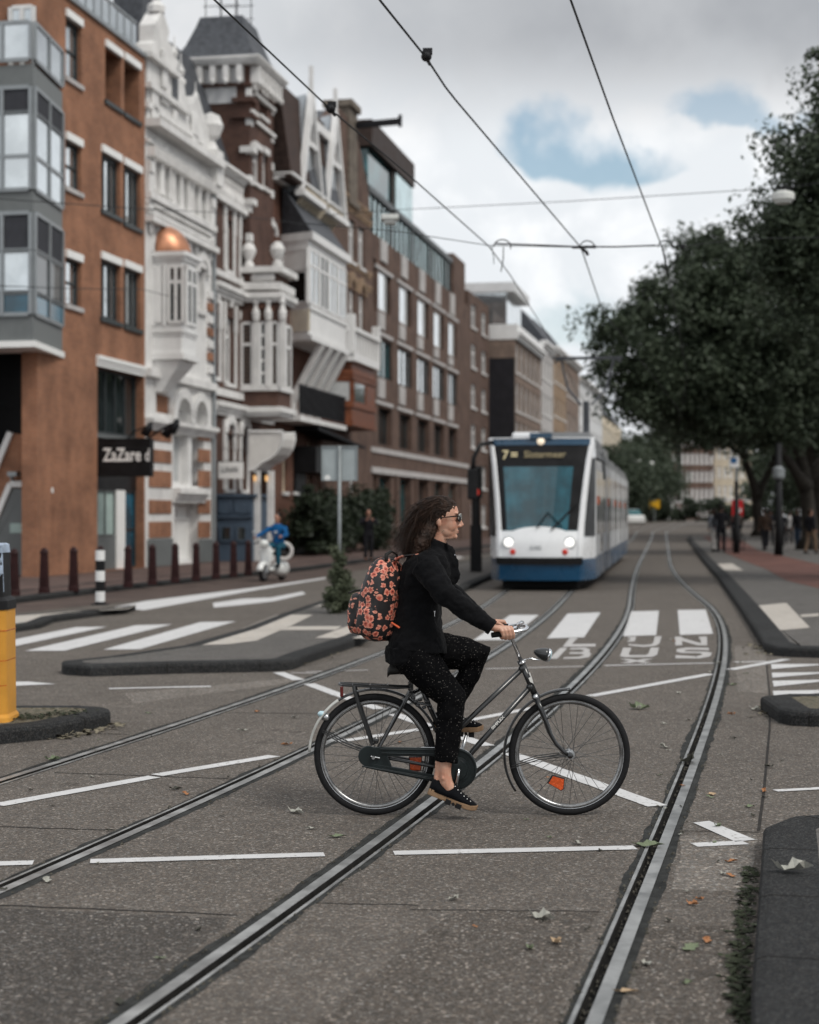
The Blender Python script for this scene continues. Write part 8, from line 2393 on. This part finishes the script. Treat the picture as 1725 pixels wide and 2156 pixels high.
# --- shoes
def shoe(heel, ang, y, name, lab=None):
    ca, sa = math.cos(ang), math.sin(ang)
    def F(a, w, c): return (heel[0] + a * ca - c * sa, y + w, heel[1] + a * sa + c * ca)
    prof = [(-.004, .022, .036), (.015, .031, .037), (.06, .034, .034), (.11, .033, .031), (.16, .038, .030), (.21, .043, .030), (.25, .038, .029), (.278, .022, .031), (.287, .008, .032)]
    so = MB(); so.loft([[F(a, -w, 0 if a < .24 else (a - .24) * .28), F(a, w, 0 if a < .24 else (a - .24) * .28), F(a, w * 1.02, h + (0 if a < .24 else (a - .24) * .25)), F(a, -w * 1.02, h + (0 if a < .24 else (a - .24) * .25))] for a, w, h in prof])
    up = MB(); U = [(-.004, .018, .092), (.010, .030, .106), (.05, .036, .096), (.09, .037, .097), (.122, .037, .108), (.15, .039, .092), (.18, .041, .078), (.21, .042, .067), (.245, .038, .058), (.272, .022, .048), (.283, .008, .040)]
    rings = []
    for a, w, h in U:
        rings.append([F(a, w * math.cos(t) * (1 if math.sin(t) < .3 else (1 - .35 * (math.sin(t) - .3))), .028 + max(0, h - .028) * max(0, math.sin(t)) ** .8) for t in np.linspace(0, PI, 9)])
    up.loft(rings)
    u_ = up.build(name, M['suede_black'], PS, OP, smooth=True)
    o = so.build('sole', M['gum_sole'], u_, OP, bevel=.004)
    ey = MB()
    for k in range(6):
        a = .125 + .022 * k; h = np.interp(a, [.122, .15, .18, .21, .245], [.108, .092, .078, .067, .058]); ey.ell(F(a, -.029 - .03 * (a - .125), h - .008), (.0032, .0025, .0032), 8, 6)
    ey.build('eyelets', M['decal'], u_, OP)
    lc = MB()
    for k in range(6): a = .125 + .02 * k; h = float(np.interp(a, [.122, .15, .18, .21, .245], [.108, .092, .078, .067, .058])) + .002; lc.tube([F(a, -.026, h - .006), F(a + .004, 0, h + .002), F(a, .026, h - .006)], .003, 5)
    lc.build('laces', M['lash'], u_, OP)
    return u_
shoe((.102, .142), R(-21.5), -.128, 'shoe'); shoe((.138, .462), R(-2), .138, 'shoe')
# --- hair: a soft mass with many wavy locks blown back
mb = MB()
rr2 = np.random.default_rng(5)
mb.ell((.160, 0, 1.726), (.112, .082, .083), 20, 14, Matrix.Rotation(R(-13), 3, 'Y'))
mb.ell((.135, 0, 1.690), (.080, .084, .088), 18, 12)
mb.tube([(.150, 0, 1.735), (.095, 0, 1.690), (.045, 0, 1.620), (.005, 0, 1.545), (-.030, 0, 1.475)], [.080, .086, .080, .058, .018], 14)
mb.tube([(.120, -.02, 1.69), (.095, -.060, 1.60), (.055, -.085, 1.53), (.025, -.095, 1.455)], [.058, .054, .048, .016], 10); mb.tube([(.120, .02, 1.69), (.10, .055, 1.60), (.06, .075, 1.53), (.03, .085, 1.46)], [.055, .050, .044, .018], 10)
hb_ = remesh(mb.build('hair', M['hair_brown'], PS, OP), .006, 3, .5); wrinkle(hb_, .012, .016, 3)
mb = MB()
nl = 0
while nl < 900:
    sd_ = -1 if rr2.random() < .70 else 1
    az = rr2.uniform(.0, 2.8); h = rr2.uniform(.0, 1.5)
    dx_, dy_, dz_ = math.cos(az) * math.cos(h), sd_ * math.sin(az) * math.cos(h), math.sin(h)
    rt = Matrix.Rotation(R(-13), 3, 'Y') @ Vector((.110 * dx_, .081 * dy_, .082 * dz_))
    root = Vector((.160, 0, 1.726)) + rt
    if root.x > .252: continue
    if root.x > .20 and root.z < 1.752 - (.252 - root.x) * .75: continue      # keep the brow and temple free
    if .15 < root.x <= .20 and root.z < 1.700: continue
    nl += 1
    f = rr2.random() ** .85
    end = Vector((.100 - .200 * f + rr2.normal() * .024, sd_ * abs(rr2.normal() * .055 + .050), 1.375 + .14 * f + rr2.normal() * .028))
    if rr2.random() < .22: end = root.lerp(end, rr2.uniform(.55, .9)) + Vector((-.05, 0, .015))
    crest = root + Vector((-.06, sd_ * .012, .014 + .008 * (root.x > .22)))
    mid = Vector((min(root.x, .135) * .50 + end.x * .50 - .012, (root.y * .8 + end.y * .3) * 1.1 + sd_ * .018, root.z * .42 + end.z * .58 + .034))
    ph, am, fr_ = .9 * root.z * 30 + rr2.normal() * .7, rr2.uniform(.006, .018), rr2.uniform(1.3, 2.0)
    P = []; n = 14
    for i in range(n):
        t = i / (n - 1)
        b0, b1, b2, b3 = (1 - t) ** 3, 3 * t * (1 - t) ** 2, 3 * t * t * (1 - t), t ** 3
        q = root * b0 + crest * b1 + mid * b2 + end * b3
        w_ = am * t ** .8
        P.append(q + Vector((math.sin(ph + fr_ * 6.28 * t) * w_, math.cos(ph * 1.7 + fr_ * 6.28 * t) * w_ * .8, math.sin(ph * .6 + fr_ * 5 * t) * w_ * .8)))
    r0 = rr2.uniform(.0018, .0052)
    mb.tube(P, [r0 * (.6 + .4 * min(1, 4 * i / (n - 1))) * (1.0 - .92 * (i / (n - 1)) ** 1.8) for i in range(n)], 5, flat=.45)
for k in range(60):        # loose flyaway strands
    a = Vector((rr2.uniform(.02, .20), rr2.normal() * .05, rr2.uniform(1.58, 1.77))); L_n = rr2.uniform(.04, .10)
    P = [a + Vector((-t * L_n, math.sin(t * 5 + k) * .012, math.sin(t * 4 + k * 2) * .022 + t * rr2.uniform(-.03, .012))) for t in np.linspace(0, 1, 8)]
    mb.tube(P, [.0008 * (1 - .6 * i / 7) for i in range(8)], 4)
mb.build('locks', M['hair_brown'], hb_, OP, smooth=True)

# ================================================================== backpack
BPO = Vector((-.17, YB - .02, 1.225))
BP = empty('backpack', BPO + Vector((0, 0, -.23)), R(-38), 'black backpack printed with coral flowers on the cyclist back', 'backpack'); BP.rotation_euler = (0, R(8), R(-38))
# local axes: x = depth (negative x is the outer face), y = width, z = up
mb = MB()
secs_ = [(-.235, .040, .075), (-.220, .070, .112), (-.18, .090, .138), (-.08, .100, .152), (.05, .094, .148), (.14, .080, .132), (.20, .058, .105), (.240, .030, .060)]
mb.loft([[(x - .012 * (1 - abs(z) * 3), y, z + .23) for x, y, _ in ering(0, 0, 0, d, w, 24, 0, 2.9)] for z, d, w in secs_])
bag = mb.build('bag_body', M['flower_cloth'], BP, smooth=True); sb_ = bag.modifiers.new('sub', 'SUBSURF'); sb_.levels = sb_.render_levels = 2; wrinkle(bag, .05, .016, 2)
mb = MB()
mb.loft([[(x - .115 + .0 * z, y, z + .23) for x, y, _ in ering(0, 0, 0, d, w, 20, 0, 2.6)] for z, d, w in [(-.222, .03, .080), (-.20, .058, .115), (-.15, .074, .130), (-.06, .074, .132), (.005, .060, .126), (.025, .035, .112)]])
pk = mb.build('front_pocket', M['flower_cloth'], BP, smooth=True); sb_ = pk.modifiers.new('sub', 'SUBSURF'); sb_.levels = sb_.render_levels = 2; wrinkle(pk, .04, .018, 2)
mb = MB(); mb.loft([[(x, y - .135, z + .23) for x, y, _ in ering(-.01, 0, 0, d, w, 14)] for z, d, w in [(-.20, .045, .012), (-.15, .062, .026), (-.06, .062, .024), (-.03, .05, .012)]]); sp_ = mb.build('side_pocket', M['flower_cloth'], BP, smooth=True)
mb = MB(); mb.tube([(-.100, -.02, .262), (-.104, -.02, .33), (-.098, -.02, .39), (-.080, -.02, .43), (-.045, -.02, .462)], .0055, 6); mb.tube([(-.165, -.115, .245), (-.182, -.05, .252), (-.186, 0, .253), (-.182, .05, .252), (-.165, .115, .245)], .005, 6); mb.build('zip', M['saddle_black'], BP)
mb = MB(); mb.tube([(-.104, -.022, .372), (-.112, -.030, .35), (-.113, -.030, .315)], .004, 5); mb.build('zip_pull', M['oxblood_wood'], BP)
mb = MB(); mb.tube([(.03, -.055, .455), (.018, -.045, .492), (.016, 0, .508), (.018, .045, .492), (.03, .055, .455)], .011, 8, flat=.5); mb.build('handle', M['saddle_black'], BP, smooth=True)
ri_ = BP.matrix_basis.inverted() if False else (Matrix.Translation(BP.location) @ Matrix.Rotation(R(-38), 4, 'Z') @ Matrix.Rotation(R(8), 4, 'Y')).inverted()
for s_ in (-1, 1):
    P = [Vector((-.10, YB + s_ * .06, 1.425)), Vector((-.055, YB + s_ * .09, 1.462)), Vector((.0, YB + s_ * .105, 1.474)), Vector((.06, YB + s_ * .11, 1.478)), Vector((.222, YB + s_ * .15, 1.42)), Vector((.245, YB + s_ * .165, 1.34)), Vector((.20, YB + s_ * .178, 1.22)), Vector((.05, YB + s_ * .17, 1.12)), Vector((-.12, YB + s_ * .12, 1.06))]
    mb = MB(); mb.tube([ri_ @ q for q in smooth_pts(P[:4], 4)], .019, 8, flat=.35); mb.build('strap', M['flower_cloth'], BP, smooth=True)
mb = MB(); P = [Vector((-.10, YB - .15, 1.10)), Vector((-.075, YB - .165, 1.085)), Vector((-.055, YB - .17, 1.072))]; mb.tube([ri_ @ q for q in P], .006, 6); mb.build('strap_end', M['reflector'], BP)

# ================================================================== other people
for key, col in (('cloth_grey', (.16, .175, .20)), ('cloth_dark', (.016, .016, .019)), ('cloth_beige', (.12, .10, .085)), ('cloth_blue', (.010, .085, .23)), ('cloth_jeans', (.045, .065, .10)), ('cloth_brown', (.06, .04, .03)), ('cloth_pale', (.38, .37, .36)), ('cloth_teal', (.02, .10, .15)), ('cloth_tan', (.16, .11, .075))):
    fabric(key, col, vs=4)


def figure(label, loc, rz, h, top, legs, hair='hair_brown', pose='stand', group=None, skin='skin_far', arms=None, step=.12):
    k = h / 1.75
    root = empty('person', loc, rz, label, 'person', group)
    V = lambda x, y, z: Vector((x * k, y * k, z * k))
    J_ = dict(hip=.93, sh=1.44, head=1.62)
    if pose == 'sit':
        hips = [(V(-.10, .05, .80), V(-.16, -.38, .76), V(-.14, -.30, .33), V(-.14, -.38, .27)), (V(.10, .05, .80), V(.16, -.38, .76), V(.14, -.30, .33), V(.14, -.38, .27))]
        dz, lean = -.13, -.06
    elif pose == 'ride':
        hips = [(V(-.09, .05, 1.0), V(-.11, -.30, .82), V(-.10, -.12, .42), V(-.10, -.22, .36)), (V(.09, .05, 1.0), V(.11, -.22, .66), V(.10, .0, .25), V(.10, -.10, .18))]
        dz, lean = .07, -.12
    else:
        hips = [(V(-.09, 0, .93), V(-.10, -step * .9, .50), V(-.10, -step, .09), V(-.10, -step - .14, .04)), (V(.09, 0, .93), V(.10, step * .2, .50), V(.10, step, .09), V(.10, step - .14, .04))]
        dz, lean = 0, 0
    z0 = .93 + dz; zs = 1.42 + dz; zh = 1.615 + dz
    arms = arms or [(V(-.19, lean * .8, zs), V(-.25, .04, zs - .28), V(-.23, -.06, zs - .52)), (V(.19, lean * .8, zs), V(.25, .04, zs - .28), V(.23, -.06, zs - .52))]
    mb = MB()
    mb.ell(V(0, lean - .01, zh), (.076 * k, .092 * k, .118 * k), 14, 10); mb.ell(V(0, lean - .095, zh - .015), (.015 * k, .02 * k, .025 * k), 8, 6); mb.ell(V(0, lean - .06, zh - .08), (.045 * k, .04 * k, .04 * k), 8, 6)
    for s_ in (-1, 1): mb.ell(V(s_ * .078, lean + .01, zh - .01), (.012 * k, .02 * k, .03 * k), 8, 6)
    mb.tube([V(0, lean, zh - .06), V(0, lean + .01, zs)], .055 * k, 10); mb.loft([[tuple(V(x, y + lean * t, 0) + V(0, 0, z0 - .05 + t * (zs - z0 + .05))) for x, y, _ in ering(0, 0, 0, .13, .09, 14)] for t in (0, .5, 1)])
    for a, b_, c in arms:
        d = (c - b_).normalized(); mb.tube([a, b_, c, c + d * .03 * k], [.045 * k, .037 * k, .028 * k, .032 * k], 9)
        n_ = d.cross(Vector((1, 0, 0)) if abs(d.x) < .8 else Vector((0, 1, 0))).normalized()
        for q in range(4): o_ = n_ * ((q - 1.5) * .019 * k); mb.tube([c + d * .04 * k + o_, c + d * .075 * k + o_ * 1.05, c + d * (.105 - .008 * abs(q - 1.4)) * k + o_ + Vector((0, -.012 * k, -.006 * k))], [.010 * k, .009 * k, .007 * k], 6)
        mb.tube([c + d * .02 * k + n_ * .02 * k, c + d * .055 * k + n_ * .045 * k], [.011 * k, .008 * k], 6)
    for P in hips: mb.tube(P, [.075 * k, .05 * k, .036 * k, .03 * k], 9)
    remesh(mb.build('body', M[skin], root), .013, 1, .4)
    mb = MB(); rw = [(z0 - .10, .165, .115), (z0, .165, .115), (z0 + .18, .15, .105), (zs - .12, .185, .12), (zs - .02, .175, .105), (zs + .05, .08, .075)]
    mb.loft([[tuple(V(x, y + lean * max(0, (z - z0) / (zs - z0)), z)) for x, y, _ in ering(0, 0, 0, w, d, 16, 0, 2.3)] for z, w, d in rw])
    for a, b_, c in arms: mb.tube([a, a.lerp(b_, .5), b_, b_.lerp(c, .9)], [.070 * k, .062 * k, .055 * k, .044 * k], 10)
    wrinkle(remesh(mb.build('jacket', M[top], root), .018, 3, .5), .09, .03)
    mb = MB(); mb.ell(V(0, hips[0][0].y / k, z0 - .03), (.155 * k, .115 * k, .12 * k), 14, 8)
    for P in hips: mb.tube([P[0], P[0].lerp(P[1], .5), P[1], P[1].lerp(P[2], .5), P[2]], [.100 * k, .088 * k, .070 * k, .064 * k, .056 * k], 11)
    wrinkle(remesh(mb.build('trousers', M[legs], root), .018, 3, .5), .09, .025)
    mb = MB()
    for P in hips: mb.loft([[tuple(P[2] + V(x, y + oy, oz)) for x, y, _ in ering(0, 0, 0, w, d, 10)] for oz, oy, w, d in ((-.085, -.06, .045, .13), (-.04, -.055, .045, .125), (.0, -.01, .042, .065))])
    mb.build('shoes', M['suede_black'], root)
    mb = MB(); mb.ell(V(0, lean + .012, zh + .035), (.084 * k, .095 * k, .098 * k), 14, 10); mb.ell(V(0, lean + .05, zh - .03), (.078 * k, .06 * k, .09 * k), 12, 8); remesh(mb.build('hair', M[hair], root), .015, 2)
    return root


def put(px, py, z=.12):
    X, Y = gp(px, py, z); return (X, Y, z)


mat('hair_black', (.012, .011, .011), .5, 0, .2, 20)
figure('person in black coat walking away beside the one in grey trousers', put(1519, 1163), R(170), 2.06, 'cloth_dark', 'cloth_dark', 'hair_black', step=.10)
figure('person in grey trousers leaning close to the one in black coat', put(1505, 1162), R(195), 1.88, 'cloth_grey', 'cloth_pale', step=.14)
figure('dark clothed person passing before the red sign', put(1545, 1140), R(200), 1.75, 'cloth_dark', 'cloth_dark', 'hair_black', step=.2)
figure('pedestrian in brownish coat ahead of the leaning trunk', put(1611, 1159), R(185), 1.88, 'cloth_brown', 'cloth_dark', step=.22)
figure('dark pedestrian half behind the brownish coat', put(1622, 1150), R(165), 1.92, 'cloth_dark', 'cloth_dark', 'hair_black', step=.15)
figure('pedestrian in dark coat close to the thick lamp post', put(1647, 1152), R(180), 1.84, 'cloth_dark', 'cloth_dark', step=.16)
figure('pedestrian with pale scarf behind the lamp post', put(1662, 1146), R(150), 1.82, 'cloth_pale', 'cloth_dark', 'hair_black', step=.1)
figure('pedestrian in jeans under the right tree', put(1680, 1157), R(200), 1.92, 'cloth_dark', 'cloth_jeans', step=.1)
figure('pedestrian in tan trousers nearest the right edge', put(1707, 1166), R(120), 1.86, 'cloth_dark', 'cloth_tan', step=.18)
V_ = Vector
p7 = put(776, 1182)
figure('person in black raising both hands before the hedges, behind the cyclist', p7, R(10), 1.80, 'cloth_dark', 'cloth_dark', 'hair_black', 'stand', None, 'skin_far',
       [(V_((-.19, 0, 1.46)), V_((-.30, -.10, 1.26)), V_((-.10, -.30, 1.42))), (V_((.19, 0, 1.46)), V_((.30, -.10, 1.26)), V_((.10, -.30, 1.42)))], .05)
# a small bicycle for the distance: one built, parts copied
def far_bike(label, loc, rz, group=None, mt='bike_black', seatcol='saddle_black'):
    root = empty('parked_bicycle', loc, rz, label, 'bicycle', group)
    for y_ in (-.53, .53):
        mb = MB(); rings = [[(dy, y_ + (.335 + dr) * math.cos(t), .345 + (.335 + dr) * math.sin(t)) for dr, dy in circ(.02, 6)] for t in np.linspace(0, 2 * PI, 25)[:-1]]; mb.loft(rings, closed=True); w = mb.build('wheel', M['tyre'], root)
        mb = MB()
        for t in np.linspace(0, PI, 9)[:-1]: mb.tube([(0, y_ + .32 * math.cos(t), .345 + .32 * math.sin(t)), (0, y_ - .32 * math.cos(t), .345 - .32 * math.sin(t))], .002, 4)
        mb.build('spokes', M['spoke'], w)
    mb = MB()
    for a, c in (((0, .53, .345), (0, .10, .29)), ((0, .10, .29), (0, .22, .78)), ((0, .53, .345), (0, .2, .72)), ((0, .10, .29), (0, -.36, .78)), ((0, .19, .68), (0, -.38, .88)), ((0, -.53, .345), (0, -.33, .95)), ((0, .75, .72), (0, .25, .72))): mb.tube([a, c], .016, 6)
    mb.build('frame', M[mt], root)
    mb = MB(); mb.loft([[(w * math.cos(t), y, .83 + .03 * math.sin(t)) for t in np.linspace(0, 2 * PI, 9)[:-1]] for y, w in ((.36, .09), (.25, .085), (.08, .02))]); mb.build('saddle', M[seatcol], root)
    mb = MB(); mb.tube([(-.28, -.16, 1.02), (-.24, -.30, 1.04), (0, -.36, 1.04), (.24, -.30, 1.04), (.28, -.16, 1.02)], .013, 6); mb.build('handlebar', M['alu'], root)
    return root
rb_ = far_bike('dark bicycle ridden away by the beige jacket on the red path', put(1555, 1158), R(188)); 
figure('person in beige jacket riding a bicycle away on the red path', put(1555, 1158), R(188), 1.88, 'cloth_beige', 'cloth_dark', 'hair_brown', 'ride', None, 'skin_far',
       [(V_((-.2, -.1, 1.5)), V_((-.28, -.26, 1.28)), V_((-.27, -.34, 1.07))), (V_((.2, -.1, 1.5)), V_((.28, -.26, 1.28)), V_((.27, -.34, 1.07)))])
p9 = put(815, 1152)
pb = far_bike('parked dark bicycle by the hedge beside the raised hands person', p9, R(60), 'bicycles parked on the left pavement')
for q, rz, lab in (((838, 1149), R(75), 'parked dark bicycle against the modern block entrance'), ((792, 1150), R(40), 'parked dark bicycle half behind the raised hands person')):
    o = copy_tree(pb); o.location = put(*q); o.rotation_euler = (0, 0, rz); o['label'] = lab
# scooter, rider and the tyre he carries
SX, SY = gp(555, 1226)
mat('scooter_white', (.72, .73, .71), .3, 0, .05, 3, coat=.6)
SCR = empty('scooter', (SX, SY, 0), R(-20), 'white motor scooter coming along the red cycle path', 'scooter'); SCR.scale = (.92, .92, .90)
mb = MB()
for y_ in (0.0, 1.22):
    mb = MB(); rings = [[(dy, y_ + (.19 + dr) * math.cos(t), .25 + (.19 + dr) * math.sin(t)) for dr, dy in circ(.06, 8)] for t in np.linspace(0, 2 * PI, 19)[:-1]]; mb.loft(rings, closed=True); w = mb.build('wheel', M['tyre'], SCR, smooth=True)
    mb = MB(); mb.lathe([(.15, -.05), (.16, 0), (.15, .05)], 14, (0, y_, .25), 'x'); mb.build('rim', M['alu'], w)
mb = MB(); rings = [[(dy * 1.35, y_ + (.27 + dr) * math.cos(t), .25 + (.27 + dr) * math.sin(t)) for dr, dy in circ(.075, 8)] for y_ in (0,) for t in np.linspace(R(10), R(165), 11)]; mb.loft(rings); mb.build('mudguard', M['scooter_white'], SCR, smooth=True)
mb = MB()
mb.loft([[(x, .16 + y, z) for x, y, _ in ering(0, 0, 0, w, d, 14)] for z, w, d in ((.36, .10, .05), (.6, .19, .07), (.85, .22, .07), (1.02, .14, .07))])
mb.loft([[(x, y0, .34 + z) for x, z, _ in ering(0, 0, 0, w, h, 12)] for y0, w, h in ((.2, .13, .07), (.6, .15, .07), (.75, .18, .18), (1.1, .19, .24), (1.45, .14, .2), (1.6, .05, .08))])
sb_ = remesh(mb.build('body', M['scooter_white'], SCR), .02, 3)
mb = MB(); mb.loft([[(x, y0, .78 + z) for x, z, _ in ering(0, 0, 0, w, h, 12)] for y0, w, h in ((.62, .11, .04), (.9, .15, .06), (1.3, .15, .06), (1.5, .08, .03))]); mb.build('seat', M['saddle_black'], SCR, smooth=True)
mb = MB(); mb.loft([[(x, .02 + y0, 1.08 + z) for x, z, _ in ering(0, 0, 0, w, h, 14)] for y0, w, h in ((-.10, .08, .08), (-.06, .12, .11), (.08, .13, .11), (.2, .06, .06))]); hd = mb.build('headset', M['scooter_white'], SCR, smooth=True)
mb = MB(); mb.lathe([(.085, -.085), (.06, -.12)], 14, (0, .0, 1.08), 'y'); mb.build('headlight', M['lamp_glass'], hd)
mb = MB(); mb.tube([(-.36, .2, 1.08), (-.16, .08, 1.13), (.16, .08, 1.13), (.36, .2, 1.08)], .018, 7); mb.build('handlebar', M['rubber'], SCR)
mb = MB()
for s_ in (-1, 1): mb.tube([(s_ * .09, 0, .26), (s_ * .06, .12, .75)], .022, 7); mb.tube([(s_ * .2, .1, 1.14), (s_ * .32, .08, 1.36)], .01, 5); mb.ell((s_ * .33, .08, 1.40), (.06, .015, .045), 8, 6)
mb.build('fork', M['alu'], SCR)
figure('man in blue jacket riding the white scooter', (SX + .92 * math.sin(R(20)), SY + .86 * math.cos(R(20)), .10), R(-20), 1.80, 'cloth_blue', 'cloth_teal', 'hair_black', 'sit', None, 'skin_far',
       [(V_((-.19, -.05, 1.27)), V_((-.36, -.30, 1.10)), V_((-.36, -.62, 1.03))), (V_((.19, -.05, 1.27)), V_((.36, -.28, 1.08)), V_((.34, -.60, 1.05)))])
c = at(598, 1161, SY + .8)
mat('whitewall', (.60, .57, .55), .7, 0, .1, 9)
mb = MB(); rings = [[((.205 + dr) * math.cos(t), dy, (.205 + dr) * math.sin(t)) for dr, dy in circ(.052, 8)] for t in np.linspace(0, 2 * PI, 25)[:-1]]; mb.loft(rings, closed=True)
o = mb.build('spare_tyre', M['whitewall'], None, smooth=True); o.location = c; o.rotation_euler = (0, 0, R(15)); tag(o, 'whitish loose tyre hanging on the back of the white scooter', 'tyre')
